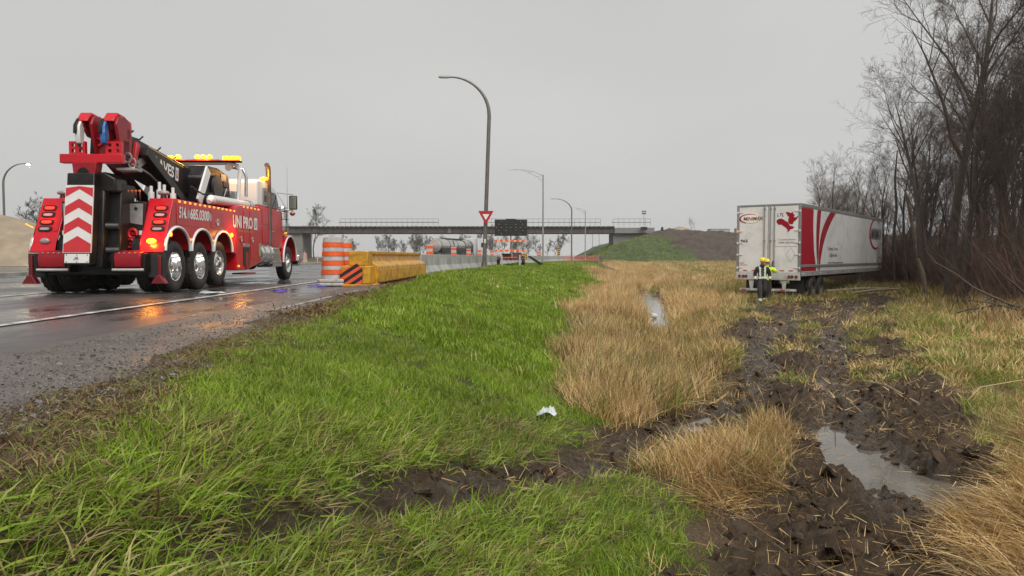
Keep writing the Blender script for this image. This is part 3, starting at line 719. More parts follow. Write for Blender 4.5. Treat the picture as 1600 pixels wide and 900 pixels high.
# taller dry stems at the foot of the wood
x = []; y = []
for k in range(900):
    t = RNG.uniform(0, 1); bx = np.interp(t, [0, .35, .7, 1], [12.5, 15.5, 19.5, 22]); by = np.interp(t, [0, .35, .7, 1], [15, 21.5, 31, 39])
    x.append(bx+RNG.normal(0, .9)); y.append(by+RNG.normal(0, .9))
x = np.array(x); y = np.array(y)
place('wood_edge_reeds', [r_mid, r_mid+r_brn[1::2], r_far], x, y, np.ones(len(x), bool), np.full_like(x, 1.25), 'tall dry stems fringing the foot of the wood', .12, (18, 60))

# --- stones on the shoulder, clods on the mud
def stone_mesh(name, m, rng, sx=1, sz=.7, n=3):
    import bmesh
    bm = bmesh.new(); bmesh.ops.create_icosphere(bm, subdivisions=1 if n < 3 else 2, radius=.5)
    for v in bm.verts:
        k = .6+.8*rng.uniform(); v.co = Vector((v.co.x*sx*k, v.co.y*k, v.co.z*sz*k))
    me = bpy.data.meshes.new(name); bm.to_mesh(me); bm.free(); me.materials.append(m); return me
STONE = mat('shoulder_stone', (.115,.10,.088), .4, var=.4, vscale=3, obj_rand=.6)
CLOD = mat('mud_clod', (.050,.030,.016), .62, spec=.3, var=.4, vscale=12, bump=.5, bscale=30, obj_rand=.45)
stones = [stone_mesh('stone', STONE, rg, 1.2, .6, 2) for k in range(5)]
x, y = cand([(2,5,1100),(5,9,560),(9,16,150)], lambda q: -3.7, lambda q: float(xe(q))-.1)
n = len(x); rnd = RNG.uniform(0, 1, n)
keep = vis(x, y) & (rnd < np.interp(x, [-3.7, -3.2, -2.2], [.35, .8, 1]))
x, y = x[keep], y[keep]; n = len(x)
z = shoulder_z(x, y, np.clip((x+3.75)/(xe(y)+.2+3.75), 0, 1))
s = RNG.lognormal(-4.75, .5, n)
scatter('shoulder_gravel', stones, np.stack([x, y, z+.002], 1), RNG.uniform(0, 6, (n, 3))*[.1, .1, 1], np.stack([s, s, s], 1), RNG.integers(0, 5, n), 'loose wet stones on the gravel shoulder')
clods = [stone_mesh('clod', CLOD, rg, 1.3, .8, 3) for k in range(6)]
x, y = cand([(1.6,6,110),(6,11,80),(11,18,34),(18,34,9)], lambda q: float(np.interp(q, [0, 3, 7, 12, 34], [-1.5, -1.0, .2, 2.5, 8])), lambda q: float(np.interp(q, [0, 6, 12, 34], [2.8, 4.6, 7, 18])))
mud, dep, cl = masks(x, y); keep = vis(x, y) & (mud > .45) & (dep < .2); x, y = x[keep], y[keep]; n = len(x)
z = ground_z(x, y)[0]; s = RNG.lognormal(-3.35, .65, n)
scatter('mud_clods', clods, np.stack([x, y, z-.25*s], 1), RNG.uniform(0, 6, (n, 3))*[.15, .15, 1], np.stack([s*1.3, s, s*.7], 1), RNG.integers(0, 6, n), 'clods of wet earth thrown up by the wheels')

# bits of straw afloat on the puddle
n = 46; x = RNG.uniform(3.0, 4.0, n); y = RNG.uniform(5.7, 8.5, n)
ins = (poly_sd(PUD, x, y) < -.05); x, y = x[ins], y[ins]; n = len(x)
merged('floating_straw', fleck[:3], np.stack([x, y, np.full(n, -1.297)], 1), np.stack([np.zeros(n), np.zeros(n), RNG.uniform(0, 6, n)], 1), np.stack([np.full(n, .7), np.full(n, .7), np.full(n, .04)], 1), RNG.integers(0, 3, n), 'straw bits afloat on the muddy puddle')
# ------------------------------------------------------------------ shared vehicle materials
RED = mat('red_paint', (.52,.005,.014), .30, var=.06, vscale=2, coat=.22, spec=.35, dirt=(.16,.03,.03), dscale=2.5, dlo=.52, dhi=.8)
RED_D = mat('dark_red_paint', (.27,.006,.013), .36, var=.1, vscale=4, coat=.1, spec=.35)
WHITE = mat('white_paint', (.72,.71,.68), .25, var=.04, vscale=3, coat=.5)
BLACK = mat('black_paint', (.008,.0065,.006), .38, var=.3, vscale=5, spec=.35, dirt=(.028,.022,.018), dscale=3)
RUBBER = mat('tyre_rubber', (.022,.020,.019), .62, var=.3, vscale=10, dirt=(.075,.062,.05), dscale=4, bump=.2, bscale=60)
CHROME = mat('polished_metal', (.78,.78,.77), .14, 1, var=.05, dirt=(.3,.28,.26), dscale=5, dlo=.55, dhi=.8)
STEEL = mat('galvanised_steel', (.42,.42,.41), .42, .8, var=.15, vscale=8)
DSTEEL = mat('dark_steel', (.06,.058,.055), .45, .5, var=.25, vscale=6)
GLASS = mat('dark_glass', (.02,.022,.024), .05, var=.02)
AMBER = mat('amber_lit_lens', (.9,.35,.02), .3, var=0, emit=(1,.14,.006), estr=2.6)
AMBER_HOT = mat('amber_flashing_lamp', (.9,.45,.05), .3, var=0, emit=(1,.14,.006), estr=3.2)
AMBER_DIM = mat('amber_marker_lens', (.85,.38,.04), .25, var=0, emit=(1,.32,.03), estr=.7)
TAIL = mat('red_lit_lens', (.6,.02,.01), .2, var=0, emit=(1,.018,.010), estr=2.2)
TAIL_OFF = mat('red_lens', (.25,.008,.006), .15, var=.05, coat=.5)
LENS_OFF = mat('clear_lens', (.30,.27,.25), .12, var=.05, coat=.6)
LETTER_W = mat('white_lettering', (.84,.83,.80), .4, var=.05)
LETTER_B = mat('dark_lettering', (.05,.045,.045), .4, var=.05)
LETTER_Y = mat('yellow_lettering', (.62,.38,.05), .4, var=.05)
REFL_R = mat('red_reflective_sheet', (.52,.022,.03), .35, var=.06, vscale=10)
REFL_W = mat('white_reflective_sheet', (.66,.64,.60), .35, var=.06, vscale=10)

# ------------------------------------------------------------------ wheels
def tyre_mesh(r=.525, w=.28, ri=.29, n=48):
    h = w/2
    prof = [(-h*.78, ri), (-h*.98, ri+.05), (-h, ri+.13), (-h*.93, r-.055), (-h*.80, r-.016), (-h*.5, r-.004), (-h*.46, r-.018), (-h*.2, r-.018), (-h*.16, r),
            (h*.16, r), (h*.2, r-.018), (h*.46, r-.018), (h*.5, r-.004), (h*.80, r-.016), (h*.93, r-.055), (h, ri+.13), (h*.98, ri+.05), (h*.78, ri)]
    mb = MB(); mb.lathe(prof, n, 'x', close=True)
    for s in (-1, 1):       # shoulder lugs
        for k in range(n//2):
            t = 2*math.pi*(k+(.5 if s > 0 else 0))/(n//2); i0 = len(mb.v)
            mb.box(-.034, .034, -.016, .016, -.012, .003)
            mb.xform(Matrix.Rotation(t, 4, 'X') @ Matrix.Translation((s*h*.60, 0, r-.008)), i0)
    return mb.mesh('tyre', RUBBER, 50)
def rim_mesh(kind):
    mb = MB(); n = 32
    if kind == 'dual':        # deep dish towards +x
        mb.lathe([(.115, .292), (.125, .300), (.135, .292), (.125, .275), (.02, .255), (-.045, .235), (-.055, .12), (-.05, .10), (.06, .095), (.075, .05), (.078, .004)], n, cap0=False)
    else:                     # steer: domed face with hub and nuts
        mb.lathe([(.115, .292), (.125, .300), (.135, .292), (.12, .272), (.07, .245), (.085, .205), (.105, .165), (.105, .12), (.16, .105), (.17, .06), (.172, .004)], n, cap0=False)
    for k in range(10):
        t = 2*math.pi*k/10; c = (.0, .175*math.cos(t), .175*math.sin(t))
        if kind == 'dual': mb.cyl((-.055, c[1], c[2]), (-.015, c[1], c[2]), .018, n=6)
        else: mb.cyl((.085, c[1]*.82, c[2]*.82), (.14, c[1]*.82, c[2]*.82), .017, .01, n=6)
    me = mb.mesh('rim', CHROME, 35)
    return me
TYRE = tyre_mesh(); RIM_D = rim_mesh('dual'); RIM_S = rim_mesh('steer')
def wheel(parent, x, y, z, side, rim, sc=1.0, steer=0):
    e = bpy.data.objects.new('wheel', None); COL.objects.link(e); e.parent = parent; e.empty_display_size = .1
    e.location = (x, y, z); e.rotation_euler = (RNG.uniform(0, 6), 0, 0)
    e.rotation_euler = Euler((RNG.uniform(0, 6), 0, (0 if side > 0 else math.pi)+steer)); e.rotation_mode = 'XYZ'; e.scale = (sc,)*3
    obj('tyre', TYRE, e); obj('rim', rim, e)
    return e

# ------------------------------------------------------------------ the recovery truck
def rotator():
    T = thing('tow_truck', 'red heavy tow truck with black boom and flashing amber lights, seen from behind', 'tow truck', (-8.0, 14.3, 0), R(1.15))
    # chassis
    m = MB()
    for s in (-1, 1): m.box(s*.43-.05, s*.43+.05, .3, 10.1, .70, .98)
    for yy in (.8, 2.6, 4.4, 6.2, 8.0, 9.9): m.box(-.38, .38, yy-.06, yy+.06, .74, .94)
    m.build('chassis', BLACK, T, bev=.012)
    for yy, nm in ((.72, 'axle'), (1.97, 'axle'), (3.20, 'axle'), (9.0, 'axle')):
        MB().cyl((-.95, yy, .53), (.95, yy, .53), .085, n=12).ball((0, yy, .53), .22, 14, 8).build(nm, BLACK, T, 40)
    for yy in (.72, 1.97):
        for s in (-1, 1):
            wheel(T, s*1.09, yy, .525, s, RIM_D); wheel(T, s*.76, yy, .525, -s, RIM_D)
    for s in (-1, 1):
        wheel(T, s*1.05, 3.20, .575, s, RIM_S); wheel(T, s*1.05, 9.0, .525, s, RIM_S)
    # body sides with wheel arches
    AX = (.72, 1.97, 3.20)
    def ry_(z): return .06+.5*(z-.80)/1.1      # rear face leans forward with height
    def arch(cy, a=.60, zb=.86, top=1.33, n=12):
        out = []
        for k in range(n+1):
            t = math.pi*(1-k/n); out.append((cy+a*math.cos(t), zb+(top-zb)*math.sin(t)))
        return out
    for s in (-1, 1):
        poly = [(ry_(.80), .80), (.115, .80)]
        for cy in AX: poly += arch(cy)
        poly += [(3.82, .80), (4.06, .80), (4.06, 1.80), (4.06, 1.86), (ry_(1.88), 1.88)]
        m = MB().prism(poly, 'yz', s*.80, s*1.28)
        m.build('bed_side', RED, T, bev=.018)
        for cy in AX:      # pale wheel-arch lips
            pts = [(s*1.285, a, b) for a, b in arch(cy, .585, .84, 1.315, 14)]
            MB().tube(pts, .032, 8).build('wheel_arch_trim', WHITE, T, 60)
            inner = [(a, b) for a, b in arch(cy, .56, .84, 1.29, 12)]
            sm = MB()
            for k in range(len(inner)-1):
                (a, b), (c, d) = inner[k], inner[k+1]
                sm.add([(s*.62, a, b), (s*.81, a, b), (s*.81, c, d), (s*.62, c, d)], [(0, 1, 2, 3)])
            sm.build('mudguard', BLACK, T)
        # proud panels on the side: locker door and seams
        MB().box(min(s*1.282, s*1.290), max(s*1.282, s*1.290), .66, 2.42, 1.36, 1.80).build('locker_door', RED, T, bev=.004)
        MB().box(min(s*1.282, s*1.290), max(s*1.282, s*1.290), 2.45, 4.03, 1.36, 1.78).build('locker_door', RED, T, bev=.004)
        for yy in (2.85,):
            MB().lathe([(s*1.288, .085), (s*1.300, .088), (s*1.304, .06), (s*1.296, .04), (s*1.296, .004)], 20, 'x', (0, yy, 1.50)).build('latch', CHROME, T, 40)
        # amber markers along the top edge
        for k in range(13):
            yy = .78+k*.262
            MB().box(min(s*1.262, s*1.294), max(s*1.262, s*1.294), yy, yy+.085, 1.815, 1.853).build('marker_light', AMBER_DIM, T, bev=.006)
        # small markers low between the arches
        for yy in (1.36, 2.60):
            MB().box(min(s*1.278, s*1.300), max(s*1.278, s*1.300), yy-.05, yy+.05, 1.05, 1.10).build('marker_light', AMBER_DIM, T, bev=.01)
        # rear corner lamps: four oval lamps, a plain one and an amber flasher
        def on_rear(px, z): return (px, ry_(z)-.004, z)
        for z, mt in ((1.68, TAIL), (1.545, LENS_OFF), (1.40, TAIL), (1.265, LENS_OFF)):
            bz = MB(); lz = MB()
            for mm, a, b, d in ((bz, .135, .052, .020), (lz, .092, .026, .032)):
                ring = []
                for k in range(20):
                    t = 2*math.pi*k/20; cx, sz_ = math.cos(t), math.sin(t)
                    ring.append((s*1.085+a*math.copysign(abs(cx)**.55, cx), z+b*math.copysign(abs(sz_)**.8, sz_)))
                q = [on_rear(u, v) for u, v in ring]
                mm.add([(u, w+.03, v) for u, w, v in q]+[(u, w-d, v) for u, w, v in q], [(k, (k+1) % 20, 20+(k+1) % 20, 20+k) for k in range(20)]+[tuple(range(20, 40))])
            tl = bz.build('tail_lamp', BLACK, T, 40); lz.build('lens', mt, tl, 40)
        # door panel seam on the rear face
        q = [(s*.85, 1.76), (s*.985, 1.76), (s*.93, 1.22), (s*.83, 1.22)]
        P = [on_rear(a, b) for a, b in q]
        MB().add([(a, b-.008, c) for a, b, c in P]+[(a, b+.02, c) for a, b, c in P], [(0,1,2,3),(4,5,6,7),(0,1,5,4),(1,2,6,5),(2,3,7,6),(3,0,4,7)]).build('rear_locker_door', RED, T, bev=.004)
    # right-hand flasher lit, left-hand plain lamp
    a = ry_(1.0)
    fl = MB().ball((1.02, a-.02, 1.02), .075, 14, 8, (1.35, .5, .75)).build('flasher', AMBER_HOT, T, True)
    MB().ball((-1.02, a-.015, 1.02), .075, 14, 8, (1.3, .45, .8)).build('flasher', LENS_OFF, T, True)
    MB().ball((1.30, .34, 1.16), .05, 12, 8, (.6, 1, 1)).build('side_flasher', AMBER, T, True)
    MB().ball((1.30, 3.72, 1.24), .055, 12, 8, (.6, 1, 1)).build('side_flasher', AMBER_HOT, T, True)
    MB().cyl((-1.3, .25, 1.28), (-1.42, .24, 1.34), .012, n=6).ball((-1.43, .24, 1.35), .02, 8, 6).build('side_flasher', AMBER_DIM, T, True)
    # deck between the sides and black rear bulkhead
    MB().box(-.80, .80, .62, 4.06, .98, 1.62).build('deck', BLACK, T, bev=.02)
    for s in (-1, 1):
        pl = [(s*.80, .80), (s*.80, 1.80), (s*.40, 1.80), (s*.34, 1.2), (s*.48, .80)]
        m = MB().prism(pl, 'xz', .34, .60); m.build('rear_bulkhead', BLACK, T, bev=.01)
        d = [[(s*.78, 1.76), (s*.45, 1.76), (s*.42, 1.40), (s*.76, 1.34)]]
        decal('tread_plate', [p if s < 0 else p[::-1] for p in d], ((0, .34, 0), (1, 0, 0), (0, 0, 1)), STEEL, T, .004)
        # reflective white patches and recovery hooks
        for z, x0 in ((1.17, .60), (.98, .54)):
            e = bpy.data.objects.new('tow_hook', None); COL.objects.link(e); e.parent = T; e.location = (s*x0, .28, z)
            ring = MB()
            pts = [(.085*math.cos(t), -.02-.05*math.sin(t)*0, .085*math.sin(t)) for t in np.linspace(-.4, 5.2, 14)]
            ring.tube(pts, .032, 8).build('hook_ring', RED_D, e, 60)
            MB().box(-.05, .05, -.01, .08, -.03, .03).build('hook_base', RED_D, e, bev=.008)
            MB().box(s*.10, s*.19, .03, .05, -.09, .06).build('white_reflector', REFL_W, e)
        MB().ball((s*.64, .33, 1.66), .035, 10, 6, (1, .4, 1)).build('grommet', BLACK, T, True)
    # control levers, right of the mast
    for k in range(4):
        x0 = .46+k*.075
        lv = MB().cyl((x0, .42, 1.80), (x0+.05, .30, 1.98), .010, n=6).build('lever', CHROME, T, 40)
        MB().ball((x0+.055, .29, 2.0), .028, 8, 6).build('knob', mat('orange_knob', (.6,.16,.03), .35), lv, True)
    # spade boxes and outrigger feet at the back
    for s, xc in ((-1, -.72), (1, .70)):
        b = MB().prism([(-.18, .52), (.16, .50), (.16, .80), (.05, .84), (-.16, .80), (-.20, .70)], 'yz', xc-.25, xc+.25).build('spade', RED_D, T, bev=.015)
        for k in range(4): MB().cyl((xc-.15+k*.10, -.175, .79), (xc-.15+k*.10, -.19, .792), .014, n=8).build('rivet', STEEL, b, 40)
        MB().cyl((xc-.30, -.14, .47), (xc+.30, -.14, .47), .030, n=12).build('spade_bar', mat('pale_steel_bar', (.55,.53,.50), .35, .3), T, 40)
        for o_ in (-.30, .30): MB().box(xc+o_-.03, xc+o_+.03, -.16, .30, .42, .78).build('spade_bracket', BLACK, T, bev=.01)
    for s in (-1, 1):
        MB().box(min(s*.98, s*1.30), max(s*.98, s*1.30), .06, .12, .32, .78).build('mud_flap', mat('mud_flap_rubber', (.02,.019,.018), .6), T, bev=.004)
        leg = MB().box(min(s*1.19, s*1.25), max(s*1.19, s*1.25), .0, .055, .28, .74).build('outrigger_leg', mat('oxblood_paint', (.15,.005,.010), .45, var=.2), T, bev=.008)
        MB().prism([(s*1.08, .20), (s*1.36, .20), (s*1.35, .225), (s*1.26, .36), (s*1.18, .36), (s*1.09, .225)], 'xz', -.06, .08).build('outrigger_foot', MATS['oxblood_paint'], leg, bev=.008)
    MB().box(-1.2, 1.2, .10, .34, .36, .56).build('rear_crossbeam', BLACK, T, bev=.02)

    # underlift folded up at the back
    U = bpy.data.objects.new('underlift', None); COL.objects.link(U); U.parent = T
    def lean(z): return -.52+.18*(z-.7)/1.5          # outer face leans forward with height
    def slab(x0, x1, z0, z1, d0, d1):
        return MB().hexa([(x0, lean(z0)+d0, z0), (x1, lean(z0)+d0, z0), (x1, lean(z0)+d1, z0), (x0, lean(z0)+d1, z0),
                          (x0, lean(z1)+d0, z1), (x1, lean(z1)+d0, z1), (x1, lean(z1)+d1, z1), (x0, lean(z1)+d1, z1)])
    XB0, XB1 = -.30, .21
    slab(XB0, XB1, .56, 2.28, 0, .20).build('mast_plate', BLACK, U, bev=.02)
    slab(-.02, .30, .50, 2.0, .21, .85).build('stowed_arm', BLACK, U, bev=.03)
    slab(.14, .52, .62, 2.12, .42, .95).build('lift_mast', BLACK, U, bev=.03)
    MB().prism([(-.1, 1.95), (.52, 1.95), (.50, 2.2), (.30, 2.32), (-.1, 2.30)], 'xz', -.16, .30).build('mast_cap', BLACK, U, bev=.03)
    for k, (z0, z1) in enumerate(((1.30, 1.62), (.84, 1.10))):
        MB().cyl((.30, -.15, z0), (.52, -.10, z0), .06, n=12).build('pivot_pin', DSTEEL, U, 40)
    up = Vector((0, .18/1.5, 1)).normalized(); fr0 = ((XB0+.005, lean(.80), .80), (1, 0, 0), up)
    W_, H_ = XB1-XB0-.01, 1.24
    rb, wb = [], []
    nb = 8; hb = H_/nb*1.13; rise = .15
    def clipv(v): return max(0, min(H_, v))
    for k in range(-1, 9):
        v0 = k*hb-.02
        pl = []
        for (a, b) in ((0, v0), (W_/2, v0+rise), (W_, v0), (W_, v0+hb), (W_/2, v0+hb+rise), (0, v0+hb)): pl.append((a, clipv(b)))
        if max(p[1] for p in pl)-min(p[1] for p in pl) < .01: continue
        (rb if k % 2 == 0 or k < 0 else wb).append([pl[0], pl[1], pl[4], pl[5]]); (rb if k % 2 == 0 or k < 0 else wb).append([pl[1], pl[2], pl[3], pl[4]])
    cb = MB().hexa([(XB0-.005, lean(.79)-.020, .79), (XB1+.005, lean(.79)-.020, .79), (XB1+.005, lean(.79)-.002, .79), (XB0-.005, lean(.79)-.002, .79),
                    (XB0-.005, lean(2.05)-.020, 2.05), (XB1+.005, lean(2.05)-.020, 2.05), (XB1+.005, lean(2.05)-.002, 2.05), (XB0-.005, lean(2.05)-.002, 2.05)]).build('chevron_board', REFL_W, U)
    fr0 = ((XB0+.005, lean(.80)-.021, .80), (1, 0, 0), up)
    decal('white_chevron', wb, fr0, REFL_W, cb, .002); decal('red_chevron', rb, fr0, REFL_R, cb, .003)
    pl_ = MB().hexa([(XB0+.03, lean(.60)-.022, .60), (XB1-.03, lean(.60)-.022, .60), (XB1-.03, lean(.60)-.002, .60), (XB0+.03, lean(.60)-.002, .60),
                     (XB0+.03, lean(.77)-.022, .77), (XB1-.03, lean(.77)-.022, .77), (XB1-.03, lean(.77)-.002, .77), (XB0+.03, lean(.77)-.002, .77)]).build('name_plate', REFL_W, U, bev=.006)
    lettering('plate_mark', 'JIL', (-.10, lean(.66)-.026, .655), (1, 0, 0), up, .10, .06, LETTER_B, pl_, shear=.3, bold=.02)
    for a in (-.23, -.04, .15):
        for z in (.622, .752): MB().cyl((a, lean(z)-.022, z), (a, lean(z)-.030, z), .010, n=8).build('screw', DSTEEL, pl_, 40)
    # crossbar with drilled plates on top of the underlift
    MB().box(-.50, .66, -.22, -.06, 2.48, 2.65).build('crossbar', RED, U, bev=.012)
    for xc, tilt in ((-.19, 0), (.49, 0)):
        plx = MB()
        W2, z0, z1 = .15, 2.65, 2.89
        hs = [(-.07, 2.66, .032), (.07, 2.66, .032), (-.065, 2.77, .026), (.065, 2.77, .026)]
        # a plate as a grid of bars round four holes
        xs = [-W2, -.10, -.04, .04, .10, W2]; zs = [z0, 2.682, 2.745, 2.792, 2.85, z1]
        for i in range(5):
            for j in range(5):
                if i in (1, 3) and j in (1, 3): continue
                plx.box(xc+xs[i], xc+xs[i+1], -.18, -.10, zs[j], zs[j+1])
        plx.build('drilled_plate', RED, U)
    MB().prism([(-.24, 2.48), (.22, 2.48), (.16, 2.12), (.06, 2.06), (-.20, 2.12)], 'xz', -.28, -.05).build('fork_holder', RED_D, U, bev=.012)
    MB().cyl((-.03, -.285, 2.28), (-.03, -.05, 2.28), .11, n=18).build('fork_pivot', BLACK, U, 40)

    # boom with its red head, hooks and sheaves
    B = bpy.data.objects.new('boom', None); COL.objects.link(B); B.parent = T
    MB().beam((.16, .15, 2.92), (.16, 3.9, 2.40), .56, .52, h2=.72).build('boom_box', BLACK, B, bev=.02)
    MB().beam((.20, .30, 2.91), (.20, 1.3, 2.79), .44, .40).build('boom_tip', BLACK, B, bev=.02)
    HX = .13
    hd = MB()
    hd.prism([(.0, 3.04), (.3, 3.0), (.38, 3.2), (.30, 3.42), (.12, 3.50), (-.10, 3.46), (-.20, 3.28)], 'yz', -.14, -.07)
    for x0 in (.03, .33, .53):
        hd.prism([(-.02, 2.68), (.34, 2.66), (.40, 3.1), (.30, 3.42), (.12, 3.50), (-.10, 3.46), (-.20, 3.28), (-.12, 2.95)], 'yz', x0, x0+.07)
    hd.box(.03, .60, .02, .28, 2.66, 3.0)
    hd.box(-.14, .60, .16, .32, 3.0, 3.26)
    hd.build('boom_head', RED_D, B, bev=.02)
    MB().prism([(HX+a, b) for a, b in [(-.27, 3.28), (-.20, 3.48), (-.06, 3.52), (.06, 3.44), (.14, 3.38), (.24, 3.46), (.36, 3.50), (.46, 3.42), (.47, 3.22), (-.27, 3.22)]], 'xz', .30, .40).build('head_cover', RED, B, bev=.02)
    for x0 in (-.105, .425):
        MB().prism([(-.24, 3.34), (-.06, 3.55), (.22, 3.52), (.34, 3.40), (.30, 3.36), (.18, 3.46), (-.04, 3.49), (-.18, 3.32)], 'yz', x0-.105, x0+.125).build('sheave_guard', RED, B, bev=.015)
        MB().lathe([(-.05, .10), (-.05, .17), (-.025, .15), (.025, .15), (.05, .17), (.05, .10)], 24, 'x', (x0+.02, .05, 3.32)).build('sheave', RED_D, B, 40)
    for x0 in (-.02, .18):
        MB().lathe([(-.03, .055), (-.03, .095), (.02, .095), (.02, .055)], 20, 'y', (x0+.13, .0, 2.93), close=True).build('head_ring', RED, B, 40)
    for x0, c, nm in ((-.20, WHITE, 'white hook block'), (.30, mat('blue_paint', (.035,.16,.42), .35, var=.15, dirt=(.3,.32,.34), dscale=6), 'blue hook block')):
        h = MB().prism([(-.20, 3.38), (-.29, 3.22), (-.30, 3.02), (-.26, 2.86), (-.18, 2.84), (-.13, 2.98), (-.12, 3.20), (-.14, 3.32)], 'yz', x0, x0+.10).build('hook_block', c, B, bev=.015)
        h['label'] = nm
        MB().prism([(-.20, 3.40), (-.32, 3.24), (-.335, 3.06), (-.305, 3.06), (-.26, 3.24), (-.16, 3.36)], 'yz', x0-.012, x0+.055).build('hook_latch', BLACK, h, bev=.008)
    MB().tube([(-.15, -.23, 2.85), (-.08, -.18, 2.72), (.02, -.12, 2.58)], .012, 6).build('winch_cable', DSTEEL, B, 60)
    for o in kids(B):
        if o.name.split('.')[0] in ('boom_head', 'head_cover', 'sheave_guard', 'sheave', 'hook_block', 'head_ring'):
            o.scale = (.92, 1, .88); o.location = (.25*.08, 0, 2.7*.12)
    # pegs on top, side rings, red strut and grey box
    for yy in (.55, .95, 1.75, 2.5):
        zz = 3.19-(yy-.15)*.135
        MB().tube([(.42, yy-.5, zz+.02), (.42, yy+.05, zz+.02), (.44, yy+.16, zz+.10)], .018, 6).build('rope_guide', BLACK, B, 60)
    for yy, r0 in ((1.05, .10), (1.55, .08), (.25, .10)):
        zz = 2.90-(yy-.15)*.135+.06
        MB().lathe([(.385, r0*.55), (.385, r0), (.425, r0), (.425, r0*.55)], 20, 'x', (0.03, yy, zz), close=True).build('boom_ring', RED_D, B, 40)
    MB().beam((.46, .62, 2.52), (.46, .80, 3.0), .09, .13).build('red_strut', RED, B, bev=.012)
    MB().beam((.45, .80, 2.56), (.45, 1.25, 2.78), .07, .15).build('valve_box', STEEL, B, bev=.01)
    # lettering on the boom side
    dirb = Vector((0, 3.75, -.50)).normalized(); upb = Vector((0, .5, 3.75)).normalized()
    lettering('boom_lettering', 'LAVES', (.445, 1.62, 2.60), dirb, upb, .92, .26, LETTER_W, B, bold=.03)
    decal('boom_emblem', [[(0, 0), (.16, 0), (.16, .30), (0, .30)]], ((.445, 2.60, 2.45), dirb, upb), LETTER_W, B, .004)
    lettering('emblem_mark', 'U', (.451, 2.635, 2.495), dirb, upb, .09, .20, RED_D, B, bold=.03)
    decal('yellow_stripe', [[(-.35, .40), (1.4, .40), (1.4, .425), (-.35, .425)]], ((.445, 1.62, 2.56), dirb, upb), LETTER_Y, B, .004)
    # lift rams
    for s in (-1, 1):
        MB().beam((.12+s*.42, .95, 2.86), (.12+s*.42, 3.1, 1.80), .16, .20).build('lift_ram', BLACK, B, bev=.015)
    # shackles and chain hung at the mast
    for k, (yy, zz) in enumerate(((.10, 2.62), (.24, 2.54))):
        e = MB().tube([(.62+.07*math.cos(t), yy+.02*k, zz+.09*math.sin(t)) for t in np.linspace(0, 6.283, 14)], .018, 6).build('shackle', STEEL, B, 60)
    MB().tube([(.6, .3, 2.52), (.58, .7, 2.48), (.52, 1.2, 2.42), (.5, 1.6, 2.30)], .02, 6).build('chain', STEEL, B, 60)
    MB().box(.45, .80, -.02, .30, 2.36, 2.42).build('shackle_tray', STEEL, B, bev=.01)

    # turret, winches and pylon
    MB().box(-.62, .70, 3.05, 4.75, 1.62, 1.98).build('turret_base', BLACK, T, bev=.03)
    w = MB().prism([(3.35, 1.95), (5.10, 1.95), (5.20, 2.20), (5.05, 2.80), (4.3, 2.92), (3.55, 2.90), (3.30, 2.60)], 'yz', -.45, .78).build('winch_housing', BLACK, T, bev=.04)
    MB().lathe([(.80, .05), (.80, .30), (.86, .30), (.86, .05)], 28, 'x', (0, 4.1, 2.42)).build('winch_flange', DSTEEL, w, 40)
    for k in range(3): MB().box(.79, .84, 4.52, 4.92, 2.08+k*.20, 2.22+k*.20).build('valve_bank', DSTEEL, w, bev=.01)
    decal('warning_label', [[(0, 0), (.34, 0), (.34, .22), (0, .22)]], ((.79, 4.48, 2.58), (0, 1, 0), (0, 0, 1)), STEEL, w, .003)
    decal('warning_label', [[(0, 0), (.05, 0), (.28, .24), (.22, .26)]], ((.845, 4.45, 2.20), (0, 1, 0), (0, 0, 1)), REFL_W, w, .003)
    MB().tube([(.80, 2.6, 2.30), (.82, 3.2, 2.18), (.82, 3.9, 2.26), (.82, 4.4, 2.44)], .022, 6).build('hose', RUBBER, T, 60)
    # white slanted stay between boom and housing
    for s in (1,):
        MB().beam((.80, 3.02, 1.98), (.80, 3.62, 2.80), .05, .26).build('stay_plate', WHITE, T, bev=.008)
    MB().beam((-.50, 3.02, 1.98), (-.50, 3.62, 2.80), .05, .26).build('stay_plate', WHITE, T, bev=.008)
    # pylon carrying the light bar
    for s in (-1, 1):
        MB().tube([(s*.0, 4.95, 3.12), (s*.85, 4.95, 3.12), (s*1.02, 5.0, 3.06), (s*1.08, 5.02, 2.95), (s*1.03, 5.05, 2.5), (s*1.0, 5.05, 2.08)], .05, 10).build('pylon_tube', WHITE, T, 60)
        MB().tube([(s*.80, 5.15, 3.05), (s*1.10, 5.2, 2.99), (s*1.17, 5.22, 2.80), (s*1.15, 5.24, 2.28)], .045, 10).build('pylon_tube', CHROME, T, 60)
        MB().box(min(s*.86, s*1.0), max(s*.86, s*1.0), 4.9, 5.1, 2.02, 2.40).build('pylon_foot', STEEL, T, bev=.01)
    MB().box(-1.15, 1.15, 4.88, 5.0, 3.13, 3.17).build('light_rail', BLACK, T, bev=.006)
    lb = MB().box(-1.05, .62, 4.82, 5.02, 3.17, 3.20).build('light_bar', DSTEEL, T, bev=.01)
    for x0 in (.06, .22, .38): MB().ball((x0, 4.84, 3.26), .072, 14, 8, (1.0, .8, .8)).build('lit_lamp', AMBER_HOT, lb, True)
    MB().ball((-.42, 4.84, 3.26), .075, 14, 8, (1.0, .8, .8)).build('lit_lamp', AMBER_HOT, lb, True)
    for x0, x1 in ((-.98, -.55), (.70, .86), (.89, 1.12)):
        MB().box(x0, x1, 4.83, 5.01, 3.18, 3.29).build('amber_lens', mat('amber_bar_lens', (.8,.36,.03), .2, var=0, emit=(1,.32,.012), estr=1.1), lb, bev=.02)
    MB().box(-1.10, 1.14, 4.80, 5.03, 3.165, 3.178).build('light_bar_tray', RED_D, lb, bev=.003)
    MB().cyl((.84, 4.86, 3.0), (.84, 4.98, 3.02), .09, n=18).build('work_lamp', LENS_OFF, T, 40)
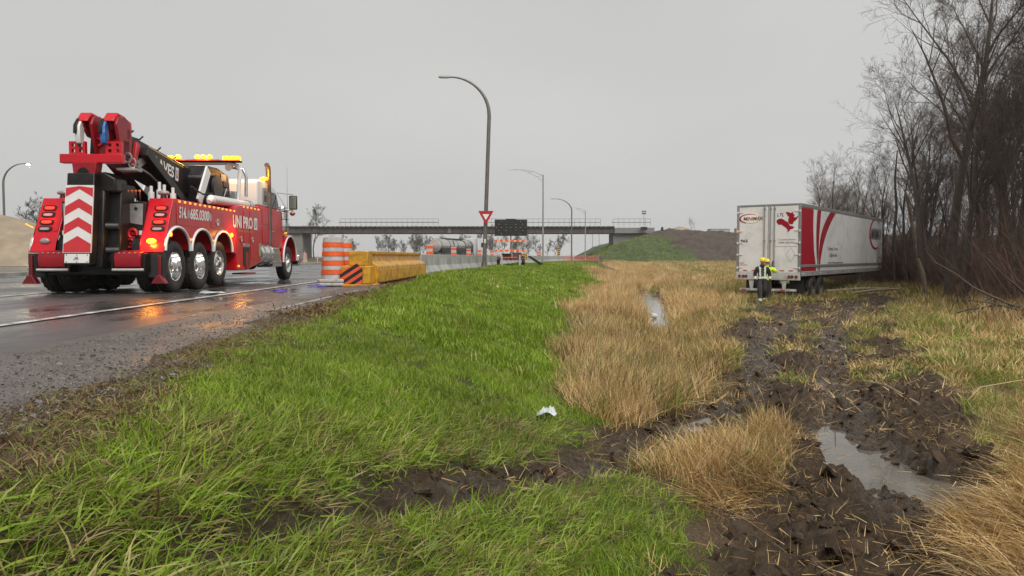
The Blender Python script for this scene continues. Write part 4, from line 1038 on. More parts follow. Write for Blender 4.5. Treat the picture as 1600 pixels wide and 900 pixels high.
    # beacon and work lamps on the bed
    for xx, yy in ((-1.0, .75), (1.0, .75)):
        b = MB().cyl((xx, yy, 1.88), (xx, yy, 1.96), .07, .05, 14).build('work_lamp', BLACK, T, 40)
        MB().ball((xx, yy, 2.0), .12, 14, 8, (1, .7, .45)).build('lens', LENS_OFF, b, True)
    # pale jacks standing on the deck
    for k, (xx, yy, hh) in enumerate(((.66, .95, .30), (.74, 1.15, .40), (.86, 1.10, .34), (.95, 1.30, .30))):
        MB().cyl((xx, yy, 1.86), (xx, yy, 1.86+hh*.6), .06, n=12).cyl((xx, yy, 1.86+hh*.6), (xx, yy, 1.86+hh), .032, n=10).build('jack_stand', WHITE, T, 40)
    # long white air cylinder on the deck
    MB().cyl((1.0, 3.1, 2.0), (1.0, 3.25, 2.06), .05, .11, 16).cyl((1.0, 3.25, 2.06), (1.0, 6.05, 2.10), .115, n=18).build('air_cylinder', WHITE, T, 40)
    for yy in (5.7, 5.9): MB().lathe([(-.02, .115), (-.02, .135), (.02, .135), (.02, .115)], 20, 'y', (1.0, yy, 2.095), close=True).build('cylinder_clamp', STEEL, T, 40)
    MB().lathe([(-.03, .14), (-.03, .20), (.03, .20), (.03, .14)], 22, 'x', (.93, 3.9, 1.98), close=True).build('hose_reel', RED_D, T, 40)

    # tool locker between the bed and the cab
    for s in (-1, 1):
        poly = [(4.08, .38), (4.9, .38), (5.0, .40), (6.05, .58), (6.05, 2.02), (4.55, 2.02), (4.30, 1.98), (4.08, 1.84)]
        tl = MB().prism(poly, 'yz', s*.62, s*1.28).build('tool_locker', RED, T, bev=.016)
        for y0, y1, z0, z1 in ((4.62, 5.02, 1.02, 1.92), (5.12, 5.98, .66, 1.92)):
            MB().box(min(s*1.282, s*1.291), max(s*1.282, s*1.291), y0, y1, z0, z1).build('locker_door', RED, tl, bev=.004)
        for yy, zz in ((4.42, 1.16), (5.28, 1.16)):
            MB().lathe([(s*1.288, .075), (s*1.302, .078), (s*1.306, .05), (s*1.298, .03), (s*1.298, .004)], 18, 'x', (0, yy, zz)).build('latch', CHROME, tl, 40)
        MB().box(min(s*1.0, s*1.293), max(s*1.0, s*1.293), 4.58, 5.02, .48, .95).build('recess', BLACK, tl)
        MB().box(min(s*1.20, s*1.30), max(s*1.20, s*1.30), 4.72, 4.92, .40, .82).build('step_post', RED_D, tl, bev=.01)
        MB().box(min(s*1.28, s*1.30), max(s*1.28, s*1.30), 4.58, 5.05, .97, 1.05).build('grab_plate', STEEL, tl, bev=.004)
        MB().box(min(s*1.0, s*1.36), max(s*1.0, s*1.36), 4.55, 5.3, .27, .31).build('step', RED_D, tl, bev=.006)
        MB().box(min(s*1.282, s*1.302), max(s*1.282, s*1.302), 4.16, 4.26, .46, .51).build('marker_light', AMBER_DIM, tl, bev=.006)
        for k in range(5): MB().box(min(s*1.255, s*1.292), max(s*1.255, s*1.292), 4.62+k*.29, 4.71+k*.29, 1.965, 2.005).build('marker_light', AMBER_DIM, tl, bev=.006)
    # lettering on the right-hand side
    lettering('telephone_number', '514.', (1.292, .76, 1.50), (0, 1, 0), (0, 0, 1), .36, .235, LETTER_W, T, shear=.12, bold=.03, off=.002)
    decal('phone_disc', [[(.085*math.cos(t)*.8, .085*math.sin(t)*1.2) for t in np.linspace(0, 6.0, 16)]], ((1.292, 1.22, 1.60), (0, 1, 0), (0, 0, 1)), LENS_OFF, T, .004)
    lettering('telephone_number', '685.0300', (1.292, 1.31, 1.50), (0, 1, 0), (0, 0, 1), 1.02, .235, LETTER_W, T, shear=.12, bold=.03, off=.002)
    decal('phone_disc', [[(.085*math.cos(t)*.8, .085*math.sin(t)*1.2) for t in np.linspace(0, 6.0, 16)]], ((1.292, 2.40, 1.60), (0, 1, 0), (0, 0, 1)), LENS_OFF, T, .004)
    lettering('firm_name', 'UNI', (1.293, 3.82, 1.43), (0, 1, 0), (0, 0, 1), .62, .31, LETTER_W, T, bold=.035, off=.002)
    lettering('firm_name', 'PRO', (1.293, 4.56, 1.43), (0, 1, 0), (0, 0, 1), .72, .31, LETTER_W, T, bold=.035, off=.002)
    decal('firm_emblem', [[(0, 0), (.26, 0), (.26, .31), (0, .31)]], ((1.293, 5.40, 1.43), (0, 1, 0), (0, 0, 1)), LETTER_W, T, .003)
    lettering('emblem_mark', 'U', (1.297, 5.46, 1.48), (0, 1, 0), (0, 0, 1), .13, .20, RED_D, T, bold=.02, off=.002)
    lettering('strapline', 'REMORQUAGE TRANSPORT', (1.293, 4.20, 1.33), (0, 1, 0), (0, 0, 1), 1.15, .055, LETTER_Y, T, off=.002)
    decal('fuel_label', [[(0, 0), (.16, 0), (.16, .34), (0, .34)]], ((1.293, 5.78, .74), (0, 1, 0), (0, 0, 1)), mat('green_label', (.25,.42,.25), .5), T, .003)

    # cab: red below, white sleeper above
    C = bpy.data.objects.new('cab', None); COL.objects.link(C); C.parent = T
    MB().prism([(6.15, .95), (8.45, .95), (8.45, 1.90), (8.35, 2.11), (6.15, 2.11)], 'yz', -1.18, 1.18).build('cab_lower', RED, C, bev=.03)
    MB().prism([(6.17, 2.115), (8.32, 2.115), (7.95, 2.66), (7.70, 2.78), (6.9, 2.86), (6.30, 2.86), (6.17, 2.78)], 'yz', -1.15, 1.15).build('sleeper_roof', WHITE, C, bev=.06, seg=3)
    for s in (-1, 1):
        d = MB().box(min(s*1.18, s*1.190), max(s*1.18, s*1.190), 7.30, 8.25, 1.02, 2.08).build('door', RED, C, bev=.004)
        MB().box(min(s*1.188, s*1.21), max(s*1.188, s*1.21), 7.38, 7.52, 1.42, 1.46).build('handle', CHROME, d, bev=.008)
        f = MB().box(min(s*1.15, s*1.165), max(s*1.15, s*1.165), 6.62, 7.02, 2.20, 2.66).build('sleeper_window', STEEL, C, bev=.02)
        MB().box(min(s*1.16, s*1.170), max(s*1.16, s*1.170), 6.74, 6.92, 2.26, 2.58).build('pane', GLASS, f, bev=.004)
        MB().prism([(7.35, 2.14), (8.18, 2.14), (7.88, 2.56), (7.38, 2.60)], 'yz', s*1.14, s*1.158).build('side_window', GLASS, C)
        for z0, z1 in ((1.62, 2.05), (1.12, 1.55)):
            MB().box(min(s*1.18, s*1.191), max(s*1.18, s*1.191), 6.45, 7.0, z0, z1).build('sleeper_hatch', RED, C, bev=.02)
        # exhaust stack
        st = MB().cyl((s*1.16, 7.15, 1.05), (s*1.16, 7.15, 2.55), .085, n=16).build('exhaust_stack', mat('stack_steel', (.20,.17,.155), .35, .7, var=.2), C, 40)
        MB().tube([(s*1.16, 7.15, 2.55), (s*1.16, 7.15, 3.15), (s*1.16, 7.12, 3.27), (s*1.16, 7.0, 3.33)], .07, 14).build('stack_pipe', mat('stack_pipe_steel', (.12,.085,.07), .35, .6, var=.2), st, 60)
        # air cleaner
        ac = MB().lathe([(1.45, .05), (1.47, .17), (1.56, .18), (2.18, .18), (2.24, .16), (2.27, .04)], 22, 'z', (s*1.12, 8.62, 0)).build('air_cleaner', CHROME, C, 40)
        for zz in (1.62, 1.86, 2.10): MB().lathe([(zz-.012, .182), (zz-.012, .190), (zz+.012, .190), (zz+.012, .182)], 22, 'z', (s*1.12, 8.62, 0), close=True).build('clamp_band', DSTEEL, ac, 40)
        # mirror on its arms
        mr = MB().box(min(s*1.42, s*1.66), max(s*1.42, s*1.66), 8.28, 8.36, 2.14, 2.56).build('mirror', DSTEEL, C, bev=.02)
        MB().box(min(s*1.445, s*1.635), max(s*1.445, s*1.635), 8.272, 8.279, 2.17, 2.53).build('mirror_glass', mat('mirror_glass', (.25,.30,.26), .06, .6, var=.05), mr)
        MB().tube([(s*1.15, 8.0, 2.62), (s*1.52, 8.32, 2.60)], .016, 6).tube([(s*1.17, 8.0, 2.14), (s*1.52, 8.32, 2.12)], .016, 6).tube([(s*1.52, 8.32, 2.08), (s*1.52, 8.32, 2.62)], .016, 6).tube([(s*1.16, 8.0, 2.6), (s*1.38, 8.2, 2.15)], .012, 6).build('mirror_arm', CHROME, mr, 60)
        MB().ball((s*1.52, 8.30, 2.02), .085, 12, 8, (1, .6, .8)).build('spot_mirror', mat('brown_mirror', (.25,.12,.08), .15, .5), mr, True)
        MB().cyl((s*1.34, 8.40, 1.9), (s*1.34, 8.42, 3.45), .010, .005, 6).build('antenna', STEEL, C, 40)
        # front wing
        sec = []
        for k in range(21):
            t = math.pi*(1.02-k/20*1.02)*1.0
            sec.append((9.0+.74*math.cos(t), .62+.74*math.sin(t)*1.02))
        fw = MB()
        for k in range(len(sec)-1):
            (a, b), (c, d2) = sec[k], sec[k+1]
            fw.hexa([(s*.70, a, b-.04) if s > 0 else (s*1.24, a, b-.04), (s*1.24, a, b-.04) if s > 0 else (s*.70, a, b-.04), (s*1.24, c, d2-.04) if s > 0 else (s*.70, c, d2-.04), (s*.70, c, d2-.04) if s > 0 else (s*1.24, c, d2-.04),
                     (s*.70, a, b+.03) if s > 0 else (s*1.24, a, b+.03), (s*1.24, a, b+.03) if s > 0 else (s*.70, a, b+.03), (s*1.24, c, d2+.03) if s > 0 else (s*.70, c, d2+.03), (s*.70, c, d2+.03) if s > 0 else (s*1.24, c, d2+.03)])
        fwo = fw.build('front_wing', RED, C, 60)
        MB().prism([(8.15, .66), (8.28, .66)]+[(a-.02, b+.02) for a, b in sec[2:12:2]]+[(9.0, 1.42), (8.5, 1.46), (8.2, 1.30)], 'yz', s*.66, s*1.10).build('wing_cheek', RED, C, bev=.02)
        MB().tube([(s*1.245, a, b-.02) for a, b in sec], .03, 8).build('wing_trim', WHITE, fwo, 60)
        MB().ball((s*1.10, 9.02, 1.51), .085, 12, 8, (.8, .8, .9)).build('wing_flasher', mat('amber_wing_lens', (.85,.5,.03), .3, var=0, emit=(1,.45,.012), estr=.9), fwo, True)
        # fuel tank and steps
        tk = MB().lathe([(6.10, .05), (6.11, .30), (6.16, .33), (7.18, .33), (7.23, .30), (7.24, .05)], 28, 'y', (s*.95, 0, .80)).build('fuel_tank', CHROME, C, 30)
        for yy in (6.42, 6.92): MB().lathe([(yy-.03, .332), (yy-.03, .345), (yy+.03, .345), (yy+.03, .332)], 28, 'y', (s*.95, 0, .80), close=True).build('tank_strap', STEEL, tk, 40)
        MB().prism([(7.30, .98), (7.95, .98), (8.20, .42), (7.30, .42)], 'yz', s*.75, s*1.22).build('step_box', CHROME, C, bev=.02)
        for zz in (.56, .80): MB().box(min(s*1.20, s*1.26), max(s*1.20, s*1.26), 7.36, 7.95, zz, zz+.03).build('step_tread', STEEL, C, bev=.006)
    MB().prism([(8.45, .95), (10.15, .95), (10.2, 1.5), (10.1, 1.78), (8.45, 2.02)], 'yz', -.62, .62).build('hood', RED, C, bev=.06, seg=3)
    MB().box(-.55, .55, 10.16, 10.24, .70, 1.75).build('radiator_grille', CHROME, C, bev=.02)
    MB().box(-1.2, 1.2, 10.2, 10.4, .42, .78).build('front_bumper', CHROME, C, bev=.04)
    MB().prism([(8.33, 2.12), (8.36, 2.12), (7.99, 2.66), (7.96, 2.66)], 'yz', -1.05, 1.05).build('windscreen', GLASS, C)
    MB().ball((1.10, 6.9, 2.92), .09, 14, 8, (1.4, 1, .6)).build('roof_flasher', AMBER_HOT, C, True)
    MB().ball((-1.0, 6.9, 2.92), .09, 14, 8, (1.4, 1, .6)).build('roof_flasher', AMBER_DIM, C, True)
    def glow(name, loc, e, col=(1,.42,.04), r=.07):
        d = bpy.data.lights.new(name, 'POINT'); d.energy = e; d.color = col; d.shadow_soft_size = r
        o = bpy.data.objects.new(name, d); COL.objects.link(o); o.parent = T; o.location = loc
    glow('flasher_light', (1.02, ry_(1.02)-.085, 1.02), 7); glow('side_flasher_light', (1.50, 3.72, 1.24), 5)
    glow('light_bar_light', (.22, 4.70, 3.42), 40); glow('light_bar_light', (-.42, 4.70, 3.42), 14); glow('roof_flasher_light', (1.25, 6.85, 3.06), 12)
    glow('tail_lamp_light', (1.085, ry_(1.5)-.12, 1.54), .7, (1,.04,.02)); glow('tail_lamp_light', (-1.085, ry_(1.5)-.12, 1.54), .7, (1,.04,.02))
    return T
TRUCK = rotator()
# ------------------------------------------------------------------ the box trailer stuck in the mud
RIM_T = RIM_D.copy(); RIM_T.materials.clear(); RIM_T.materials.append(mat('muddy_rim', (.07,.058,.045), .6, .2, var=.35, vscale=8))
def trailer():
    T = thing('box_trailer', 'long white box trailer with red swooshes, stuck in the mud by the trees', 'trailer', (10.56, 30.78, -1.06), -math.atan2(.6, .8))
    TW = mat('trailer_white', (.80,.79,.765), .28, var=.05, vscale=1.2, coat=.3, dirt=(.40,.36,.30), dscale=1.6, dlo=.5, dhi=.9)
    TG = mat('trailer_grey', (.27,.27,.26), .4, .3, var=.15)
    TR = mat('trailer_red', (.33,.004,.016), .5, var=.08, vscale=1.5, spec=.25)
    HW, L, Z0, Z1 = 1.30, 16.15, .98, 3.94
    MB().box(-HW, HW, .06, L, Z0+.12, Z1-.16).build('box_body', TW, T, bev=.01)
    MB().box(-HW-.012, HW+.012, .05, L+.01, Z1-.16, Z1).build('top_rail', TG, T, bev=.02)
    for s in (-1, 1):
        br = MB().box(min(s*1.24, s*(HW+.014)), max(s*1.24, s*(HW+.014)), .04, L, Z0, Z0+.20).build('bottom_rail', mat('rail_grey', (.42,.42,.41), .4, .3, var=.12), T, bev=.008)
        MB().box(min(s*HW, s*(HW+.03)), max(s*HW, s*(HW+.03)), .06, L-.1, Z0+.36, Z0+.47).build('rub_rail', TG, T, bev=.012)
        for k in range(46):     # vertical panel joints
            yy = .40+k*.345
            MB().box(min(s*HW, s*(HW+.006)), max(s*HW, s*(HW+.006)), yy-.008, yy+.008, Z0+.48, Z1-.17).build('side_seam', TW, T)
        for k in range(12):     # red and white tape along the bottom rail
            yy = .3+k*1.3
            decal('reflective_tape', [[(0, 0), (.28, 0), (.28, .05), (0, .05)]], ((s*(HW+.014), yy if s > 0 else yy+.28, Z0+.08), (0, s, 0), (0, 0, 1)), REFL_R if k % 2 else REFL_W, br, .003)
    # paint on the right-hand side (normal +x): u runs forward along y
    F = ((HW, 0, 0), (0, 1, 0), (0, 0, 1)); zb, zt = Z0+.20, Z1-.17
    def vz(t): return zb+(zt-zb)*t
    n = 18; ts = np.linspace(0, 1, n)
    def stripe(f0, f1): return strip([(f0(t), vz(t)) for t in ts], [(f1(t), vz(t)) for t in ts])[:]
    decal('red_block', [[(.08, zb), (2.35, zb), (1.95, vz(.35)), (1.78, vz(.7)), (1.80, zt), (.08, zt)]], F, TR, T, .008)
    decal('red_swoosh', [[q[0], q[3], q[2], q[1]] for q in stripe(lambda t: 2.60-.55*math.sin(t*2.2)*.8+.18*t, lambda t: 2.66-.30*math.sin(t*2.0)+.62*t)], F, TR, T, .0085)
    decal('red_swoosh', [[q[0], q[3], q[2], q[1]] for q in stripe(lambda t: 2.78-.12*math.sin(t*3)+1.75*t**3, lambda t: 2.92+.10*math.sin(t*3)+2.55*t**2.2)], F, TR, T, .0085)
    el0 = [(14.25+1.55*math.cos(t), 3.02+.86*math.sin(t)) for t in np.linspace(.75, 5.2, 26)]
    el1 = [(14.40+1.40*math.cos(t), 3.04+.76*math.sin(t)) for t in np.linspace(.75, 5.2, 26)]
    decal('logo_ellipse', strip(el0, el1), F, TR, T, .0085)
    lettering('side_logo', 'MINIMAX', (HW, 13.1, 2.72), (0, 1, 0), (0, 0, 1), 2.7, .62, LETTER_B, T, shear=.15, bold=.02, off=.009)
    lettering('side_lettering', 'Cornwall, Ontario', (HW, 4.25, 2.05), (0, 1, 0), (0, 0, 1), 1.75, .17, LETTER_B, T, off=.009)
    lettering('side_lettering', '1-800-465-4411', (HW, 4.45, 1.76), (0, 1, 0), (0, 0, 1), 1.45, .17, LETTER_B, T, off=.009)
    lettering('side_lettering', 'www.minimaxexpress.com', (HW, 4.25, 1.45), (0, 1, 0), (0, 0, 1), 2.7, .10, LETTER_B, T, bold=.02, off=.009)
    # rear frame, doors, bars, hinges
    MB().box(-HW-.012, -HW+.09, -.02, .08, Z0, Z1-.01).build('rear_post', TG, T, bev=.012)
    MB().box(HW-.09, HW+.012, -.02, .08, Z0, Z1-.01).build('rear_post', TG, T, bev=.012)
    MB().box(-HW+.09, HW-.09, -.02, .08, Z1-.09, Z1-.01).build('rear_header', TG, T, bev=.01)
    sill = MB().box(-HW, HW, -.05, .08, Z0-.16, Z0+.16).build('rear_sill', mat('sill_white', (.60,.59,.56), .4, var=.1, dirt=(.3,.26,.22), dscale=3), T, bev=.012)
    for s in (-1, 1):
        D = MB().box(min(s*.012, s*(HW-.095)), max(s*.012, s*(HW-.095)), -.012, .05, Z0+.17, Z1-.095).build('rear_door', TW, T, bev=.008)
        for xx in (.10, .27) if s > 0 else (.14,):
            bar = MB().cyl((s*xx, -.05, Z0+.12), (s*xx, -.05, Z1-.06), .020, n=10).build('lock_bar', TG, D, 40)
            for zz in (Z0+.4, Z0+1.45, Z1-.2): MB().box(s*xx-.04, s*xx+.04, -.055, -.010, zz-.03, zz+.03).build('bar_bracket', TG, D, bev=.006)
        for zz in (1.32, 1.86, 2.35, 2.84, 3.62):
            MB().box(min(s*(HW-.24), s*(HW+.02)), max(s*(HW-.24), s*(HW+.02)), -.035, -.011, zz-.02, zz+.02).build('hinge', REFL_W, D, bev=.006)
            MB().cyl((s*(HW-.03), -.04, zz-.05), (s*(HW-.03), -.04, zz+.05), .028, n=8).build('hinge_knuckle', REFL_W, D, 40)
        MB().cyl((s*.21, -.03, Z0+.62), (s*.21, -.06, Z0+.40), .018, n=6).build('door_handle', DSTEEL, D, 40)
        for k in range(3):
            x0 = s*(.22+k*.36)
            decal('reflective_tape', [[(0, 0), (.18, 0), (.18, .045), (0, .045)]], ((x0-.09, -.012, Z0+.20), (1, 0, 0), (0, 0, 1)), REFL_R, D, .003)
        # stop lamps in the sill
        for xx, mm in ((1.16, TAIL_OFF), (1.0, DSTEEL), (.88, TAIL_OFF)):
            MB().lathe([(-.05, .004), (-.075, .055), (-.06, .065), (-.03, .066)], 18, 'y', (s*xx, 0, Z0-.02)).build('stop_lamp', mm, sill, 40)
        # bumper hangers, mud flaps
        MB().prism([(s*.56, Z0-.16), (s*.78, Z0-.16), (s*.72, .42), (s*.62, .42)], 'xz', -.02, .04).build('bumper_hanger', mat('hanger_white', (.5,.5,.48), .45, var=.15), T, bev=.006)
        MB().box(min(s*.62, s*1.2), max(s*.62, s*1.2), .9, .92, .22, .9).build('mud_flap', mat('mud_flap_rubber', (.02,.019,.018), .6), T)
    bp = MB().box(-1.16, 1.16, -.04, .05, .36, .46).build('underride_bumper', mat('bumper_grey', (.46,.45,.43), .4, .2, var=.15), T, bev=.01)
    for k in range(6):
        decal('reflective_tape', [[(0, 0), (.2, 0), (.2, .05), (0, .05)]], ((-1.08+k*.40, -.04, .385), (1, 0, 0), (0, 0, 1)), REFL_R if k % 2 == 0 else REFL_W, bp, .003)
    # door paint: logo, number, map, small print  (rear face normal -y)
    G = ((0, -.012, 0), (1, 0, 0), (0, 0, 1))
    a0 = [(-.80+.42*math.cos(t), 3.36+.20*math.sin(t)) for t in np.linspace(.9, 4.4, 22)]
    a1 = [(-.77+.38*math.cos(t), 3.365+.17*math.sin(t)) for t in np.linspace(.9, 4.4, 22)]
    decal('logo_ellipse', strip(a0, a1), G, TR, T, .004)
    b0 = [(-.72+.40*math.cos(t), 3.36+.20*math.sin(t)) for t in np.linspace(4.3, 6.9, 18)]
    b1 = [(-.72+.385*math.cos(t), 3.36+.19*math.sin(t)) for t in np.linspace(4.3, 6.9, 18)]
    decal('logo_ellipse', strip(b0, b1), G, LETTER_B, T, .004)
    lettering('door_logo', 'MINIMAX', (-1.03, -.012, 3.29), (1, 0, 0), (0, 0, 1), .84, .145, LETTER_B, T, shear=.2, bold=.015, off=.005)
    lettering('trailer_number', '965', (-1.15, -.012, 2.38), (1, 0, 0), (0, 0, 1), .31, .12, LETTER_B, T, bold=.02, off=.005)
    lettering('door_lettering', 'LTL', (.36, -.012, 3.42), (1, 0, 0), (0, 0, 1), .27, .13, LETTER_B, T, shear=.25, bold=.01, off=.005)
    lettering('door_lettering', 'Cornwall, Ontario', (.40, -.012, 2.44), (1, 0, 0), (0, 0, 1), .74, .065, LETTER_B, T, off=.005)
    lettering('door_lettering', '1-800-465-4411', (.42, -.012, 2.32), (1, 0, 0), (0, 0, 1), .70, .07, LETTER_B, T, off=.005)
    decal('rule_line', [[(.30, 2.18), (1.16, 2.18), (1.16, 2.195), (.30, 2.195)]], G, TG, T, .004)
    mapa = [(.33, 3.20), (.36, 3.28), (.46, 3.33), (.56, 3.32), (.64, 3.28), (.70, 3.22), (.78, 3.20), (.83, 3.11), (.88, 3.03), (.98, 3.01), (1.06, 2.98), (.98, 2.90), (.90, 2.89), (.86, 2.82), (.78, 2.76), (.79, 2.86), (.72, 2.95), (.62, 3.02), (.54, 3.08), (.42, 3.08)]
    mapb = [(.70, 3.60), (.82, 3.58), (.92, 3.54), (.96, 3.60), (1.02, 3.50), (1.06, 3.44), (1.02, 3.38), (1.10, 3.36), (1.22, 3.44), (1.16, 3.32), (1.10, 3.24), (1.02, 3.18), (1.0, 3.10), (.90, 3.08), (.82, 3.14), (.80, 3.26), (.84, 3.38), (.76, 3.46)]
    decal('red_map', [mapa, mapb], G, TR, T, .004)
    dm = [(.92+.20*math.cos(t), 1.86+.30*math.sin(t)) for t in np.linspace(0, 6.283, 5)]; dm2 = [(.92+.18*math.cos(t), 1.86+.27*math.sin(t)) for t in np.linspace(0, 6.283, 5)]
    decal('placard_outline', strip(dm, dm2), G, mat('faint_grey', (.45,.44,.42), .5), T, .004)
    decal('small_print', [[(-1.18, 1.50), (-.98, 1.50), (-.98, 1.525), (-1.18, 1.525)], [(-1.18, 1.42), (-.84, 1.42), (-.84, 1.44), (-1.18, 1.44)]], G, TR, T, .004)
    # tandem wheels sunk in the mud, frame, landing gear
    MB().box(-.5, -.36, 1.2, 15, .80, 1.02).box(.36, .5, 1.2, 15, .80, 1.02).build('slider_frame', BLACK, T, bev=.01)
    MB().box(-1.2, 1.2, .2, 15.8, 1.0, 1.10).build('floor', BLACK, T)
    for yy in (2.1, 3.35):
        MB().cyl((-1.0, yy, .50), (1.0, yy, .50), .07, n=10).build('axle', BLACK, T, 40)
        for s in (-1, 1):
            wheel(T, s*1.14, yy, .46, s, RIM_T); wheel(T, s*.80, yy, .46, -s, RIM_T)
    for s in (-1, 1):
        lg = MB().box(min(s*.95, s*1.08), max(s*.95, s*1.08), 11.8, 11.95, .12, 1.0).build('landing_leg', STEEL, T, bev=.01)
        MB().box(min(s*.88, s*1.15), max(s*.88, s*1.15), 11.75, 12.0, .06, .12).build('foot_plate', STEEL, lg, bev=.01)
    MB().tube([(1.10, 2.6, .98), (1.10, 3.2, .66), (1.12, 5.2, .64)], .02, 6).build('air_hose', RUBBER, T, 60)
    return T
TRAILER = trailer()
# ------------------------------------------------------------------ people
SKIN = mat('skin', (.40,.22,.15), .5, var=.08)
def skin_body(name, nodes, edges, mats_fn, mats, parent):
    """nodes: {key: (x, y, z, rx, ry)}; a Skin surface grown over the joints, as one mesh"""
    keys = list(nodes); ix = {k: i for i, k in enumerate(keys)}
    me = bpy.data.meshes.new(name); me.from_pydata([nodes[k][:3] for k in keys], [(ix[a], ix[b]) for a, b in edges], []); me.update()
    o = bpy.data.objects.new(name, me); COL.objects.link(o)
    sk = o.modifiers.new('skin', 'SKIN'); sk.branch_smoothing = .6; sk.use_smooth_shade = True
    for k in keys:
        v = me.skin_vertices[0].data[ix[k]]; v.radius = nodes[k][3:5]; v.use_root = (k == 'pelvis')
    ss = o.modifiers.new('sub', 'SUBSURF'); ss.levels = 3; ss.render_levels = 3
    dg = bpy.context.evaluated_depsgraph_get(); dg.update()
    m2 = bpy.data.meshes.new_from_object(o.evaluated_get(dg)); bpy.data.objects.remove(o)
    m2.materials.clear()
    for m in mats: m2.materials.append(m)
    for p in m2.polygons: p.use_smooth = True; p.material_index = mats_fn(p.center)
    m2.name = name
    return obj(name, m2, parent)
def human(T, pose, mats_fn, mats):
    N_ = {'pelvis': (0, 0, .96, .20, .155), 'waist': (0, 0, 1.10, .205, .155), 'chest': (0, -.01, 1.33, .235, .17), 'collar': (0, .0, 1.48, .125, .11),
          'neck': (0, -.01, 1.545, .078, .078), 'jaw': (0, -.035, 1.60, .092, .105), 'face': (0, -.03, 1.68, .108, .128), 'crown': (0, -.015, 1.77, .09, .105),
          'nose': (0, -.140, 1.665, .020, .020)}
    E_ = [('pelvis', 'waist'), ('waist', 'chest'), ('chest', 'collar'), ('collar', 'neck'), ('neck', 'jaw'), ('jaw', 'face'), ('face', 'crown'), ('face', 'nose')]
    for s, n in ((-1, 'l'), (1, 'r')):
        P = pose[n]
        N_['sh'+n] = (s*.20, .0, 1.44, .112, .108); N_['el'+n] = (*P['elbow'], .084, .080); N_['wr'+n] = (*P['wrist'], .052, .048)
        w = Vector(P['wrist']); d = (w-Vector(P['elbow'])).normalized(); pm = w+d*.07; sd = Vector((0, 1, 0)) if abs(d.y) < .8 else Vector((1, 0, 0)); sd = (sd-d*sd.dot(d)).normalized()
        N_['pa'+n] = (*pm, .042, .026)
        E_ += [('chest', 'sh'+n), ('sh'+n, 'el'+n), ('el'+n, 'wr'+n), ('wr'+n, 'pa'+n)]
        inn = Vector((-s, 0, 0)); inn = (inn-d*inn.dot(d)).normalized()
        for k, (o_, ln) in enumerate(((-.030, .075), (-.010, .088), (.011, .082), (.031, .064))):
            a = pm+d*.045+sd*o_; b = a+d*ln*.55+inn*.008; c = b+d*ln*.35+inn*.028
            for q, v, r in (('a', a, .0105), ('b', b, .0095), ('c', c, .008)): N_['f%s%d%s' % (n, k, q)] = (*v, r, r)
            E_ += [('pa'+n, 'f%s%da' % (n, k)), ('f%s%da' % (n, k), 'f%s%db' % (n, k)), ('f%s%db' % (n, k), 'f%s%dc' % (n, k))]
        a = w+d*.04-sd*.045; b = a+d*.04-sd*.02+inn*.012
        N_['t%sa' % n] = (*a, .013, .013); N_['t%sb' % n] = (*b, .010, .010); E_ += [('wr'+n, 't%sa' % n), ('t%sa' % n, 't%sb' % n)]
        N_['hp'+n] = (s*.10, 0, .90, .145, .145); N_['kn'+n] = (*P['knee'], .105, .108); N_['an'+n] = (*P['ankle'], .082, .085)
        t = Vector(P['toe']); h = Vector(P['ankle'])+Vector((0, .05, -.05)); N_['to'+n] = (*t, .062, .050)
        E_ += [('pelvis', 'hp'+n), ('hp'+n, 'kn'+n), ('kn'+n, 'an'+n), ('an'+n, 'to'+n)]
    b = skin_body('body', N_, E_, mats_fn, mats, T)
    for s in (-1, 1):
        MB().ball((s*.030, -.112, 1.70), .011, 8, 6).build('eye', mat('eye', (.05,.04,.035), .2, var=0), T, True)
        MB().ball((s*.083, -.015, 1.675), .028, 8, 6, (.45, .8, 1.1)).build('ear', SKIN, T, True)
    MB().tube([(-.025, -.113, 1.625), (0, -.120, 1.622), (.025, -.113, 1.625)], .006, 6).build('mouth', mat('lips', (.25,.10,.08), .5, var=0), T, True)
    return b
def hard_hat(T, m):
    h = MB().lathe([(0, .125), (.03, .128), (.075, .112), (.11, .075), (.125, .03), (.127, .004)], 22, 'z', (0, -.02, 1.735)).build('hard_hat', m, T, 50)
    br = MB(); ring = [(.125*math.cos(t), -.02+.125*math.sin(t)-(.055*max(0, -math.sin(t))**2), 1.735) for t in np.linspace(0, 6.283, 24, endpoint=False)]
    rout = [(x*1.13, (y+.02)*1.16-.02, 1.728) for x, y, z in ring]
    br.add(ring+rout+[(x, y, z-.008) for x, y, z in ring]+[(x, y, z-.008) for x, y, z in rout], [(k, (k+1) % 24, 24+(k+1) % 24, 24+k) for k in range(24)]+[(48+k, 72+k, 72+(k+1) % 24, 48+(k+1) % 24) for k in range(24)]+[(24+k, 24+(k+1) % 24, 72+(k+1) % 24, 72+k) for k in range(24)])
    br.build('brim', m, h, 50)
    MB().box(-.012, .012, -.12, .08, 1.83, 1.868).build('ridge', m, h, bev=.006)
BLK_CLOTH = mat('black_cloth', (.018,.017,.018), .75, var=.3, vscale=12, bump=.4, bscale=18)
TROUSER = mat('dark_trousers', (.030,.024,.022), .8, var=.3, vscale=10, bump=.4, bscale=16)
SILVER = mat('silver_tape', (.62,.66,.56), .4, var=.06)
HIVIS = mat('yellow_hi_vis_cloth', (.62,.80,.03), .6, var=.12, vscale=10, bump=.3, bscale=16)
BOOT = mat('boot_leather', (.05,.038,.03), .6, var=.3)
HATY = mat('yellow_hard_hat_plastic', (.85,.66,.04), .3, var=.04)
man = thing('person', 'person in black work clothes with silver bands and yellow hard hat walking', 'person', (9.66, 28.75, -1.07), R(-12)); man.scale = (.95,)*3
